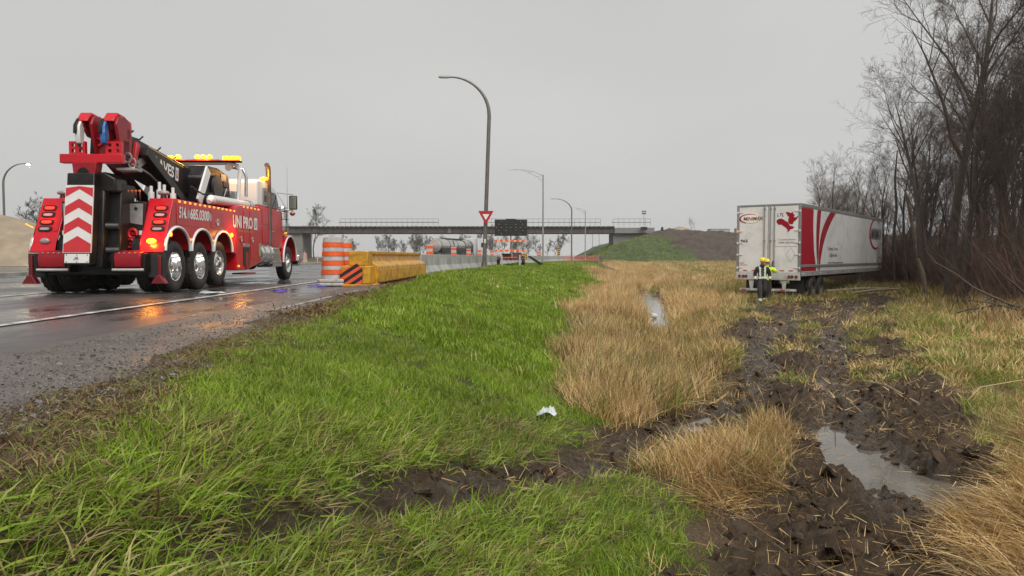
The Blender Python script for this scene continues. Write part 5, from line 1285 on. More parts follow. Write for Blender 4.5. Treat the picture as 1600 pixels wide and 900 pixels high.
def man_m(c):
    x, y, z = c
    ax = abs(x)
    if z > 1.545 and ax < .14: return 0
    if z < .10: return 3
    if z < .20: return 4 if y < .15 else 2
    if z < .90 and ax < .20: return 2
    if z < .86 and ax >= .20: return 3
    if 1.00 < z < 1.075 and ax < .20: return 4
    if ax >= .20 and .99 < z < 1.09: return 4
    if y < -.02 and .065 < ax < .125 and 1.075 < z < 1.47: return 4
    if ax < .065 and y < -.03 and 1.10 < z < 1.40: return 5
    return 1
human(man, {'l': {'elbow': (-.29, .02, 1.17), 'wrist': (-.27, -.06, .94), 'knee': (-.10, -.17, .53), 'ankle': (-.09, -.23, .12), 'toe': (-.09, -.37, .055)},
            'r': {'elbow': (.29, .06, 1.17), 'wrist': (.30, -.02, .93), 'knee': (.10, -.06, .50), 'ankle': (.10, .22, .24), 'toe': (.10, .18, .10)}},
      man_m, [SKIN, BLK_CLOTH, TROUSER, BOOT, SILVER, mat('dark_vest', (.035,.042,.025), .7, var=.2)])
hard_hat(man, HATY)
MB().lathe([(1.50, .10), (1.56, .092), (1.575, .085), (1.55, .078)], 18, 'z', (0, -.01, 0), close=False).build('jacket_collar', BLK_CLOTH, man, 60)
man2 = thing('person', 'person in bright yellow jacket half hidden behind the walking one', 'person', (10.24, 29.95, -1.07), R(150)); man2.scale = (.92,)*3
def man2_m(c):
    x, y, z = c; ax = abs(x)
    if z > 1.545 and ax < .14 and z < 2: return 0
    if z < .12: return 3
    if z < .93 and ax < .24: return 2
    if 1.04 < z < 1.09 and ax < .20: return 4
    return 1
human(man2, {'l': {'elbow': (-.36, -.12, 1.28), 'wrist': (-.26, -.34, 1.40), 'knee': (-.11, -.02, .50), 'ankle': (-.11, .02, .10), 'toe': (-.13, -.13, .05)},
             'r': {'elbow': (.30, .02, 1.17), 'wrist': (.28, -.08, .94), 'knee': (.11, -.02, .50), 'ankle': (.11, .02, .10), 'toe': (.13, -.13, .05)}},
      man2_m, [SKIN, HIVIS, TROUSER, BOOT, SILVER])
hard_hat(man2, HATY)
# ------------------------------------------------------------------ drums, barriers, poles, signs
ORANGE = mat('orange_reflective', (.80,.10,.015), .4, var=.12, vscale=6, dirt=(.42,.10,.04), dscale=5, dlo=.5, dhi=.8)
DRUMW = mat('drum_white_band', (.46,.44,.42), .4, var=.10, vscale=8, dirt=(.32,.29,.26), dscale=6)
BASEW = mat('dirty_pale_rubber', (.48,.44,.40), .6, var=.2, vscale=5, dirt=(.12,.10,.08), dscale=5)
def make_drum(label, group):
    T = thing('traffic_drum', label, 'traffic drum', group=group)
    n = 9; H0, H1 = .17, 1.16
    def rad(z): return .345-.065*(z-H0)/(H1-H0)
    zs = np.linspace(H0, H1, n+1)
    for k in range(n):
        z0, z1 = zs[k], zs[k+1]; r0, r1 = rad(z0), rad(z1)
        st = .010 if k % 2 else .0
        prof = [(z0, r0-.02), (z0+.004, r0+st), (z1-.004, r1+st), (z1, r1-.02)]
        MB().lathe(prof, 28, 'z').build('orange_band' if k % 2 else 'white_band', ORANGE if k % 2 else DRUMW, T, 40)
    MB().lathe([(H1-.01, .25), (H1+.015, .26), (H1+.03, .22), (H1+.035, .02)], 24, 'z').build('lid', DRUMW, T, 40)
    for k in range(2):
        MB().prism([(-.40, -.30), (-.30, -.40), (.30, -.40), (.40, -.30), (.40, .30), (.30, .40), (-.30, .40), (-.40, .30)], 'xy', .005+k*.085, .082+k*.085).build('rubber_base', BASEW, T, bev=.02)
    return T
G1 = 'orange and white traffic drums'
d0 = make_drum('orange and white traffic drum nearest the yellow barrier end, in front of another', G1); d0.location = (-4.36, 18.2, .01); d0.scale = (.86, .86, 1)
copy_tree(d0, (-4.44, 19.5, .01), 1.1, 'orange and white traffic drum standing half behind the nearest drum', G1)
copy_tree(d0, (-29.2, 45.5, .02), .3, 'traffic drum far left by the sand pile', G1)
copy_tree(d0, (-27.5, 99, 0), .3, 'small far traffic drum under the bridge beside the concrete abutment', G1)

# yellow steel-clad barrier with its striped nose
YEL = mat('yellow_barrier_paint', (.60,.30,.016), .42, var=.14, vscale=2, dirt=(.13,.075,.03), dscale=4.5, dlo=.46, dhi=.68)
def yellow_barrier():
    L = 9.5
    T = thing('yellow_barrier', 'long yellow barrier of ribbed panels with striped nose', 'barrier', (-3.72, 17.95, 0), -.018)
    prof = [(-.36, .05), (.36, .05), (.37, .47), (.34, .52), (.17, .60), (.15, .76), (.20, .78), (.20, .86), (-.20, .86), (-.20, .78), (-.15, .76), (-.17, .60), (-.34, .52), (-.37, .47)]
    for k in range(2):
        y0 = .62+k*(L-.62)/2; y1 = y0+(L-.62)/2-.03
        b = MB().prism(prof, 'xz', y0, y1).build('barrier_section', YEL, T, bev=.012)
        m = 12
        for j in range(m):
            yy = y0+(j+.5)*(y1-y0)/m
            for s in (-1, 1):
                MB().box(min(s*.37, s*.392), max(s*.37, s*.392), yy-(y1-y0)/m*.5+.02, yy+(y1-y0)/m*.5-.02, .08, .40).build('side_panel', YEL, b, bev=.006)
            for s in (-1, 1): MB().box(min(s*.371, s*.386), max(s*.371, s*.386), yy+(y1-y0)/m*.5-.022, yy+(y1-y0)/m*.5+.022, .07, .41).build('joint', mat('barrier_strap', (.20,.11,.03), .5, var=.3), b)
            MB().box(-.385, .385, yy-.02, yy+.02, .415, .455).build('strap', mat('barrier_strap', (.20,.11,.03), .5, var=.3), b)
    nose = MB().box(-.40, .30, 0, .58, .06, .50).build('nose_lower', YEL, T, bev=.02)
    MB().box(-.24, .24, .10, .58, .505, .86).build('nose_upper', YEL, T, bev=.02)
    MB().box(-.5, .42, -.06, .62, .0, .055).build('base_plate', YEL, T, bev=.01)
    bd = MB().prism([(-.42, .05), (.12, .05), (.12, .44), (-.02, .56), (-.42, .36)], 'xz', -.045, -.012).build('hazard_board', mat('hazard_black', (.015,.013,.012), .4), nose)
    st = []
    for k in range(5):
        c = -.55+k*.185
        pl = [(-.42, .05+max(0, c+.42)*0)]
        # diagonal stripes rising to the right, cut to the board
        a = [(-.42, c+.10), (.12, c+.45), (.12, c+.54), (-.42, c+.19)]
        def cut(poly, f):
            out = []
            for i in range(len(poly)):
                p, q = poly[i], poly[(i+1) % len(poly)]; fp, fq = f(p), f(q)
                if fp >= 0: out.append(p)
                if fp*fq < 0: t = fp/(fp-fq); out.append((p[0]+(q[0]-p[0])*t, p[1]+(q[1]-p[1])*t))
            return out
        a = cut(a, lambda p: p[1]-.055)
        if len(a) > 2: a = cut(a, lambda p: (.36+(p[0]+.42)*.5)-p[1])
        if len(a) > 2: a = cut(a, lambda p: (.44-(p[0]-.12)*.857)-p[1])
        if len(a) > 2: st.append(a)
    decal('orange_stripe', st, ((0, -.045, 0), (1, 0, 0), (0, 0, 1)), mat('orange_stripe_sheet', (.72,.10,.03), .4), bd, .003)
    return T
yellow_barrier()

# concrete barriers along the edge of the road
CONC = mat('barrier_concrete', (.36,.36,.33), .6, var=.18, vscale=2.5, bump=.25, bscale=30, dirt=(.17,.165,.14), dscale=1.4, dlo=.42, dhi=.68, obj_rand=.15)
CB = ([31, 35, 49, 70, 91, 137, 165], [-3.85, -3.6, -2.1, .35, 3.2, 10.2, 14.6])
cbm = MB().prism([(-.31, .0), (.31, .0), (.31, .07), (.14, .33), (.085, .82), (-.085, .82), (-.14, .33), (-.31, .07)], 'xz', 0, 3.0).mesh('concrete_barrier', CONC)
yy = 31.0; k = 0
names = ['grey concrete barrier section butting against the yellow barrier', 'second concrete barrier section behind the yellow barrier', 'third concrete barrier section behind the yellow barrier']
while yy < 150:
    x0 = np.interp(yy, *CB); x1 = np.interp(yy+3, *CB); a = math.atan2(x1-x0, 3.0)
    o = obj('concrete_barrier', cbm); o.location = (x0, yy, .0); o.rotation_euler = (0, 0, -a)
    b = o.modifiers.new('bevel', 'BEVEL'); b.width = .015; b.segments = 1
    tag(o, names[k] if k < 3 else ('concrete barrier section in the row behind the lamp post with yield sign' if yy < 60 else 'small far concrete barrier section in the row right of the arrow board'), 'barrier', 'concrete barriers along the road')
    yy += 3.03*math.cos(a); k += 1

# delineator posts behind the barriers
def delineator(label, loc):
    T = thing('delineator_post', label, 'delineator', loc, 0, 'orange and white delineator posts behind the barriers')
    MB().cyl((0, 0, 0), (0, 0, .9), .025, n=8).build('post', STEEL, T, 40)
    MB().box(-.16, .16, -.03, .03, .80, .95).build('orange_panel', ORANGE, T); MB().box(-.16, .16, -.03, .03, .953, 1.10).build('white_panel', DRUMW, T)
    MB().box(-.16, .16, -.03, .03, 1.103, 1.24).build('orange_panel', ORANGE, T); MB().box(-.16, .16, -.03, .03, 1.243, 1.31).build('white_panel', DRUMW, T)
    MB().box(-.2, .2, -.2, .2, 0, .06).build('foot', BASEW, T, bev=.01)
for lb, loc in (('delineator post just right of the yellow barrier', (-3.98, 36, 0)), ('delineator post before the tanker truck middle', (-3.48, 44.5, 0)), ('delineator post left of the tanker cab', (-3.2, 55, 0)),
                ('delineator post close left of the yield sign post', (-2.7, 62, 0)), ('delineator post left of the arrow board', (-1.95, 72, 0)),
                ('delineator post right of the arrow board, nearer', (2.9, 82, 0)), ('delineator post right of the arrow board, farther', (3.4, 92, 0))):
    delineator(lb, loc)
# fallen orange safety netting
NET = mat('orange_netting', (.75,.16,.10), .55, var=.15)
def netting(label, pts, h, group):
    T = thing('safety_netting', label, 'netting', pts[0], 0, group)
    p0 = Vector(pts[0])
    for i in range(len(pts)):
        q = Vector(pts[i])-p0; MB().box(q.x-.03, q.x+.03, q.y-.03, q.y+.03, 0, h+.1).build('stake', STEEL, T)
    for i in range(len(pts)-1):
        a, b = Vector(pts[i])-p0, Vector(pts[i+1])-p0; m = MB(); nn = 14
        def pt(u, v): s = a.lerp(b, u); return Vector((s.x, s.y, .04+v*h*(1-.22*math.sin(math.pi*u))))
        for j in range(6):
            m.tube([pt(u, j/5) for u in np.linspace(0, 1, 7)], .022, 4)
        for j in range(nn+1): m.beam(pt(j/nn, 0), pt(j/nn, 1), .03, .02, (0, 1, 0))
        m.build('net_panel', NET, T)
netting('sagging orange netting left of the yield sign post, before the tanker', [(-6.2, 64, 0), (-4.9, 66, 0), (-3.6, 68, 0), (-2.6, 70, 0)], .85, 'orange safety nettings')
netting('distant orange netting right of the striped marker', [(7.5, 124, 0), (10, 127, 0), (12.5, 130, 0), (15.5, 133, 0)], 1.0, 'orange safety nettings')
netting('orange netting just behind the arrow board', [(-3.6, 78, 0), (-1.5, 80, 0), (.6, 82, 0)], .9, 'orange safety nettings')

# arrow board trailer
def arrow_board():
    T = thing('arrow_board', 'black arrow board trailer with orange and white rails', 'arrow board', (-.08, 52, float(ground_z(np.array([-.08]), np.array([52.]))[0][0])+.02))
    bd = MB().box(-1.13, 1.13, -.05, .05, 2.08, 3.22).build('sign_panel', mat('board_black', (.018,.017,.016), .45, var=.1), T, bev=.01)
    LP = mat('unlit_lamp', (.10,.095,.085), .2, var=.1)
    for (u, v) in [(-1, .0), (-.66, 0), (-.33, 0), (0, 0), (.33, 0), (.66, 0), (1, 0), (-.8, .22), (-.62, .42), (.8, .22), (.66, .42), (-.82, -.22), (-.66, -.44), (.8, -.24), (.64, -.46), (-.34, .2), (.34, .2), (-.34, -.2), (.34, -.2)]:
        MB().ball((u*1.02, -.06, 2.65+v), .055, 10, 6, (1, .6, 1)).build('lamp', LP, bd, True)
    MB().box(-.35, .35, -.04, .04, 3.22, 3.27).build('visor', BLACK, bd)
    MB().cyl((0, .0, .45), (0, .0, 2.1), .05, n=10).cyl((.18, .0, .45), (.18, .0, 1.85), .03, n=8).build('mast', mat('rust_mast', (.22,.10,.07), .6), T, 40)
    for z0 in (1.66, .98):
        for k in range(12):
            x0 = -1.14+k*.19
            MB().box(x0, x0+.188, -.09, -.06, z0, z0+.14).build('rail_block', ORANGE if k % 2 == 0 else mat('pale_orange_sheet', (.72,.42,.30), .4), T)
    for x0 in (-.8, -.62, .5, .68, 1.0): MB().box(x0-.02, x0+.02, -.055, -.02, .3, 1.7).build('upright', STEEL, T)
    MB().box(-.9, .9, -.5, .5, .42, .52).build('chassis', mat('rust_frame', (.12,.05,.035), .6, var=.3), T, bev=.01)
    MB().box(-.65, .0, -.45, .35, .53, .86).build('battery_box', BLACK, T, bev=.02); MB().box(.12, .75, -.4, .3, .53, .92).build('control_box', mat('brown_box', (.10,.04,.03), .6), T, bev=.02)
    MB().box(-.72, .45, -.62, -.56, .55, .62).build('orange_bar', ORANGE, T)
    for s in (-1, 1):
        w = MB().lathe([(-.09, .14), (-.1, .28), (-.07, .32), (.07, .32), (.1, .28), (.09, .14)], 24, 'x', (s*.86, 0, .32), close=True).build('wheel', RUBBER, T, 40)
        MB().lathe([(-.06, .14), (-.02, .10), (0, .004)], 18, 'x', (s*.86+.06*s, 0, .32)).build('hub', STEEL, w, 40)
        MB().box(s*.62-.05, s*.62+.05, -.75, -.65, .0, .75).build('jack_leg', DRUMW, T)
    MB().beam((0, .5, .47), (0, 2.0, .42), .09, .09).build('tow_bar', DSTEEL, T)
arrow_board()
def hazard_marker(label, x, y, w, h, z0):
    T = thing('hazard_marker', label, 'sign', (x, y, 0), 0, 'black and yellow striped markers')
    MB().box(-.03, .03, .0, .04, 0, z0+h).build('post', STEEL, T)
    p = MB().box(-w/2, w/2, -.02, -.002, z0, z0+h).build('panel', mat('marker_yellow', (.75,.42,.03), .4), T)
    st = []; n = 4
    for k in range(n):
        v = k*h/n; d = h/n*.5
        st.append([(-w/2, v), (w/2, v+d), (w/2, min(h, v+2*d)), (-w/2, v+d)])
    decal('black_stripe', st, ((0, -.02, z0), (1, 0, 0), (0, 0, 1)), mat('hazard_black', (.015,.013,.012), .4), p, .003)
hazard_marker('square black and yellow striped marker beside the arrow board', .95, 57, .40, .52, .45)
hazard_marker('tall black and yellow striped marker on post between the far lamps', 5.45, 87, .34, .92, .85)
T = thing('ramp_plate', 'dark slanted steel plate propped beside the arrow board', 'plate', (1.65, 53.5, .12), 0)
MB().prism([(-.55, .62), (-.35, .66), (.62, .06), (.30, .02)], 'xz', -.4, .4).build('plate', mat('dark_plate', (.02,.022,.022), .4, .3), T, bev=.02)
MB().box(-.95, -.75, -.3, .3, 0, .62).build('prop', DSTEEL, T, bev=.02)

# lamp posts
POLE = mat('weathered_pole', (.16,.15,.13), .45, .5, var=.2, vscale=3)
POLE2 = mat('galvanised_pole', (.33,.33,.31), .45, .5, var=.15, vscale=3)
def lamp_post(label, loc, h, reach, style, m, lean=0, lit=False, side=-1):
    T = thing('lamp_post', label, 'lamp post', loc, 0, 'street lamp posts'); T.rotation_euler = (0, lean, 0)
    MB().cyl((0, 0, 0), (0, 0, .35), .20, .17, 14).build('base', m, T, 40)
    if style == 'curved':
        hs = h*.80
        pts = [(0, 0, .3), (0, 0, hs*.5), (0, 0, hs)]
        for t in np.linspace(.12, 1, 12):
            a = t*math.pi/2*1.02; pts.append((side*reach*(1-math.cos(a)), 0, hs+(h-hs)*math.sin(a)))
        n = len(pts)
        MB().tube(pts, [.13-.085*k/(n-1) for k in range(n)], 12).build('pole', m, T, 50)
        e = Vector(pts[-1])
    else:
        MB().cyl((0, 0, .3), (0, 0, h-.7), .12, .08, 12).build('pole', m, T, 40)
        p0 = [(0, 0, h-.75), (side*reach*.3, 0, h-.28), (side*reach*.65, 0, h-.05), (side*reach, 0, h)]
        p1 = [(0, 0, h-1.45), (side*reach*.22, 0, h-.85), (side*reach*.5, 0, h-.35), (side*reach*.72, 0, h-.06)]
        MB().tube(p0, .035, 8).tube(p1, .03, 8).build('arm', m, T, 50)
        for a, b in zip(p0[:3], p1[1:]): MB().cyl(a, b, .018, n=6).build('brace', m, T)
        MB().cyl((0, 0, h-.8), (0, 0, h-.62), .09, .06, 12).build('cap', m, T, 40)
        e = Vector(p0[-1])
    hd = MB().hexa([(e.x-side*.05, -.09, e.z-.05), (e.x+side*.75, -.14, e.z-.05), (e.x+side*.75, .14, e.z-.05), (e.x-side*.05, .09, e.z-.05),
                    (e.x-side*.05, -.06, e.z+.06), (e.x+side*.72, -.09, e.z+.05), (e.x+side*.72, .09, e.z+.05), (e.x-side*.05, .06, e.z+.06)]).build('lamp_head', m, T, bev=.02)
    if lit:
        MB().ball((e.x+side*.45, 0, e.z-.09), .14, 12, 8, (1.6, 1, .5)).build('lit_lens', mat('lit_lamp_glass', (1,.9,.7), .3, var=0, emit=(1,.80,.45), estr=9), hd, True)
        d = bpy.data.lights.new('street_light', 'POINT'); d.energy = 60; d.color = (1,.82,.5); d.shadow_soft_size = .15
        o = bpy.data.objects.new('street_light', d); COL.objects.link(o); o.parent = T; o.location = (e.x+side*.45, 0, e.z-.35)
    else: MB().box(min(e.x+side*.2, e.x+side*.68), max(e.x+side*.2, e.x+side*.68), -.10, .10, e.z-.075, e.z-.052).build('lens', LENS_OFF, hd)
    return T
lp = lamp_post('tall curved lamp post carrying the yield sign', (-1.72, 46, .05), 11.55, 2.35, 'curved', POLE, R(2.0))
lamp_post('galvanised lamp post with braced arm right of the arrow board', (3.78, 91, 0), 11.3, 3.6, 'truss', POLE2)
lamp_post('dark curved lamp post in front of the bridge, farther than the yield sign', (10.95, 137, 0), 11.3, 3.0, 'curved', POLE)
lamp_post('most distant braced-arm lamp post, close to the bridge', (15.7, 160, 0), 11.2, 3.0, 'truss', POLE2)
lamp_post('bare lamp post seen under the right bridge end, left one', (27.0, 250, 0), 9.0, 1.5, 'truss', POLE2)
lamp_post('bare lamp post seen under the right bridge end, right one', (31.3, 268, 0), 9.3, 1.5, 'truss', POLE2)
lamp_post('lit street lamp at the left picture edge above the sand pile', (-56.4, 83, 0), 11.0, 2.3, 'curved', POLE, 0, True, 1)
# yield sign on the first post, and its small plate
Y = thing('yield_sign', 'red and white yield sign mounted on the tall lamp post', 'sign', (-1.60, 45.78, 2.72))
S_ = .46; hh = .80
def tri(k, dz=0): return [(0, hh*.0+dz+.02), (S_*k, hh*k+dz), (-S_*k, hh*k+dz)]
MB().prism([(0, 0), (.03, .0), (S_, hh-.03), (S_-.02, hh), (-S_+.02, hh), (-S_, hh-.03), (-.03, 0)], 'xz', -.01, .01).build('sign_plate', mat('sign_red', (.42,.012,.02), .4, var=.03), Y)
decal('white_triangle', [[(0, .24), (.21, .60), (-.21, .60)]], ((0, -.01, 0), (1, 0, 0), (0, 0, 1)), mat('sign_white', (.74,.72,.70), .4, var=.03), Y, .003)
MB().box(-.20, .20, .011, .16, .30, .34).build('bracket', STEEL, Y)
P = thing('post_plate', 'small white plate fixed low on the tall lamp post', 'plate', (-1.66, 45.84, 1.55))
MB().box(-.06, .06, -.006, .006, 0, .26).build('plate_face', mat('plate_white', (.62,.55,.52), .4), P); MB().box(-.05, .05, .006, .05, .1, .14).build('clip', STEEL, P)
# stakes by the far abutment
for k, (x, y, h) in enumerate(((-25.6, 92, 1.3), (-24.0, 92, .9), (-26.8, 88, .8), (-22.6, 95, 1.0))):
    tag(MB().box(-.05, .05, -.05, .05, 0, h).prism([(-.05, h), (.05, h), (0, h+.1)], 'xz', -.05, .05).build('wooden_stake', mat('pale_wood', (.42,.38,.32), .7, var=.2), None), 'pale stake standing by the road below the left bridge end', 'stake', 'stakes below the left bridge end').location = (x, y, 0)

# tanker truck passing behind the barriers
def tanker():
    T = thing('tanker_truck', 'polished steel tanker truck passing behind the barriers', 'tanker truck', (-10.9, 105, 0), -R(20))
    TS = mat('tank_steel', (.60,.58,.54), .22, .85, var=.1, vscale=1.5); BW = mat('cab_white', (.68,.68,.67), .3, var=.05)
    MB().lathe([(0, .05), (.02, .6), (.12, .92), (.25, 1.0), (11.7, 1.0), (11.85, .9), (11.95, .05)], 30, 'y', (0, 0, 2.25)).build('tank', TS, T, 40)
    for yy in (.4, 3.2, 6.0, 8.8, 11.5): MB().lathe([(yy-.05, 1.0), (yy-.05, 1.03), (yy+.05, 1.03), (yy+.05, 1.0)], 30, 'y', (0, 0, 2.25), close=True).build('tank_band', DSTEEL, T, 40)
    MB().box(-.35, .35, 3.2, 9.0, 3.22, 3.40).build('walkway', DSTEEL, T, bev=.02)
    MB().tube([(.6, 4.6, 3.3), (.95, 4.5, 2.8), (1.02, 4.5, 2.2)], .06, 6).build('drain_pipe', DSTEEL, T, 60)
    MB().box(-1.2, 1.2, .1, 11.6, 1.0, 1.22).build('chassis', DSTEEL, T, bev=.02)
    for s in (-1, 1): MB().box(min(s*1.02, s*1.12), max(s*1.02, s*1.12), .3, 11.4, 1.3, 1.95).build('side_guard', DSTEEL, T, bev=.02)
    for yy in (1.2, 2.5, 10.0, 13.2, 17.0):
        for s in (-1, 1): wheel(T, s*1.08, yy, .525, s, RIM_D)
    decal('orange_notice', [[(-.5, 2.75), (.2, 2.75), (.2, 2.95), (-.5, 2.95)], [(.15, 2.3), (.65, 2.3), (.65, 2.42), (.15, 2.42)]], ((0, .02, 0), (1, 0, 0), (0, 0, 1)), mat('notice_orange', (.7,.35,.2), .5), T, .01)
    decal('yellow_notice', [[(-.75, 2.4), (-.35, 2.4), (-.35, 2.6), (-.75, 2.6)]], ((0, .12, 0), (1, 0, 0), (0, 0, 1)), mat('notice_yellow', (.7,.6,.1), .5), T, .01)
    C = bpy.data.objects.new('cab', None); COL.objects.link(C); C.parent = T
    MB().prism([(13.2, .9), (18.0, .9), (18.0, 1.9), (16.4, 2.1), (16.0, 3.0), (15.6, 3.5), (13.2, 3.6)], 'yz', -1.15, 1.15).build('cab_body', BW, C, bev=.06)
    for s in (-1, 1):
        MB().prism([(14.4, 2.2), (15.9, 2.2), (15.6, 2.9), (14.4, 2.9)], 'yz', s*1.14, s*1.16).build('side_window', GLASS, C)
        MB().box(min(s*1.35, s*1.6), max(s*1.35, s*1.6), 16.0, 16.1, 2.0, 2.9).build('mirror', BLACK, C, bev=.03)
        MB().tube([(s*1.1, 15.9, 2.9), (s*1.45, 16.05, 2.95)], .03, 6).build('mirror_arm', BLACK, C)
        MB().cyl((s*1.05, 13.0, 1.0), (s*1.05, 13.0, 3.9), .08, n=10).build('exhaust_stack', CHROME, C, 40)
tanker()

# sand pile at the left
def heap(name, label, cx, cy, rx, ry, h, m, z0=0, seed=0, kind='structure', cat=None):
    n = 44; t = np.linspace(-1, 1, n); X, Yy = np.meshgrid(t, t); r = np.sqrt(X**2+Yy**2)
    nz = fbm(X*3+seed, Yy*3, 4, 200+seed)
    Z = h*np.clip(1-np.clip(r*(.82+.36*nz), 0, 1.2)**1.15, 0, 1)*(.85+.35*nz)-.06
    o = obj(name, grid_mesh(name, X*rx+cx, Yy*ry+cy, Z+z0, m)); return tag(o, label, cat, None, kind)
SAND = mat('sand', (.26,.205,.14), .85, var=.25, vscale=.6, bump=.8, bscale=5)
heap('sand_pile', 'brown sand pile at the left picture edge', -46.5, 68, 14, 9, 4.6, SAND, 0, 1)

# litter
def crumple(name, label, loc, sx, sy, sz, m, seed):
    g = np.random.default_rng(seed); n = 9; t = np.linspace(-1, 1, n); X, Yy = np.meshgrid(t, t)
    Z = np.abs(fbm(X*2.3+seed, Yy*2.3, 3, seed)-.3)*2*(1-.75*(X**2+Yy**2)/2)
    X = X+g.normal(0, .09, X.shape); Yy = Yy+g.normal(0, .09, X.shape)
    me = grid_mesh(name, X*sx, Yy*sy, Z*sz, m, smooth=True); o = obj(name, me); o.location = loc
    s = o.modifiers.new('thick', 'SOLIDIFY'); s.thickness = .004
    return tag(o, label, 'litter')
def gz_at(x, y): return float(ground_z(np.array([float(x)]), np.array([float(y)]))[0][0])
crumple('plastic_bag', 'crumpled white plastic bag on the green bank', (.33, 7.1, gz_at(.33, 7.1)+.06), .09, .075, .10, mat('white_plastic', (.52,.55,.54), .35, var=.1), 4)
crumple('paper_scrap', 'pale scrap lying on the road edge line', (-5.75, 14.3, .02), .22, .12, .05, mat('grey_paper', (.42,.48,.48), .4, var=.2), 6)
crumple('blue_wrapper', 'purple blue wrapper lying on the wet road', (-4.72, 15.1, .02), .14, .06, .06, mat('blue_plastic', (.07,.05,.42), .3, var=.3), 8)
crumple('blue_scrap', 'small blue scrap at the foot of the traffic drum', (-4.6, 17.55, .02), .20, .06, .05, mat('blue_plastic', (.07,.05,.42), .3, var=.3), 9)
b = MB().lathe([(-.09, .004), (-.09, .055), (-.08, .06), (.08, .06), (.09, .055), (.09, .03), (.11, .03), (.11, .004)], 16, 'x').build('white_jug', mat('white_plastic', (.66,.68,.66), .35, var=.1), None, 40)
tag(b, 'small white plastic jug lying beside the ditch water', 'litter'); b.location = (4.75, 25.0, gz_at(4.75, 25.0)+.14); b.rotation_euler = (0, .2, .5); b.scale = (1.4,)*3
# ------------------------------------------------------------------ overpass and its embankment
def bridge():
    T = thing('overpass_bridge', 'steel girder overpass bridge under construction across the road', 'bridge', (-15.9, 190, .45))
    GIRD = mat('weathering_steel', (.085,.072,.066), .6, .2, var=.25, vscale=.7, dirt=(.13,.11,.10), dscale=.8)
    BC = mat('bridge_concrete', (.20,.195,.185), .75, var=.2, vscale=.5, bump=.2, bscale=6, dirt=(.16,.155,.14), dscale=.5)
    x0, x1 = -41.9, 41.9
    for yy in (-.2, 2.6, 5.4, 8.2):
        g = MB().box(x0, x1, yy-.03, yy+.03, 6.3, 7.75).box(x0, x1, yy-.3, yy+.3, 6.24, 6.3).box(x0, x1, yy-.3, yy+.3, 7.75, 7.80).build('girder', GIRD, T)
        if yy < 0:
            for k in range(44): MB().box(x0+1+k*1.9, x0+1.06+k*1.9, yy-.26, yy-.031, 6.31, 7.74).build('stiffener', GIRD, g)
            MB().box(-.35, .35, yy-.08, yy-.031, 6.3, 7.76).build('splice_plate', BC, g)
    MB().box(x0, x1, -.9, 9.2, 7.80, 7.98).build('deck', GIRD, T)
    for k in range(62): 
        xx = x0+9.5+k*1.18; MB().box(xx-.1, xx+.1, -1.15, -.9, 7.72, 8.02).build('formwork_bracket', mat('pale_timber', (.38,.35,.30), .8, var=.2), T)
    # abutments with ribbed faces
    for s, xa, xb in ((-1, -46, x0+4.4), (1, x1-.2, 50)):
        ab = MB().box(min(xa, xb), max(xa, xb), .2, 9, -.3, 6.2).build('abutment', BC, T, bev=.05)
        for k in range(9):
            xx = min(xa, xb)+.4+k*(abs(xb-xa)-.8)/8; MB().box(xx-.12, xx+.12, .08, .2, -.3, 6.15).build('formwork_rib', BC, ab)
    MB().box(-46, x0, -.9, 9.2, 6.21, 7.95).build('end_wall', BC, T); MB().box(x1, 52, -.9, 9.2, 6.21, 7.6).build('end_wall', BC, T)
    # temporary railings
    RL = mat('railing_steel', (.20,.19,.185), .5, .5, var=.15)
    for a, b in ((-27.6, -2.7), (9.4, 38.3), (41.5, 51)):
        r = MB().box(a, b, -.98, -.92, 9.78, 9.86).build('top_rail', RL, T); MB().box(a-.3, b, -1.0, -.9, 8.85, 9.05 if b < 0 else 9.0).build('mid_rail', RL, T)
        n = int((b-a)/1.28)
        for k in range(n+1): MB().box(a+k*(b-a)/n-.035, a+k*(b-a)/n+.035, -.98, -.92, 7.99, 9.8).build('railing_post', RL, T)
    return T
bridge()
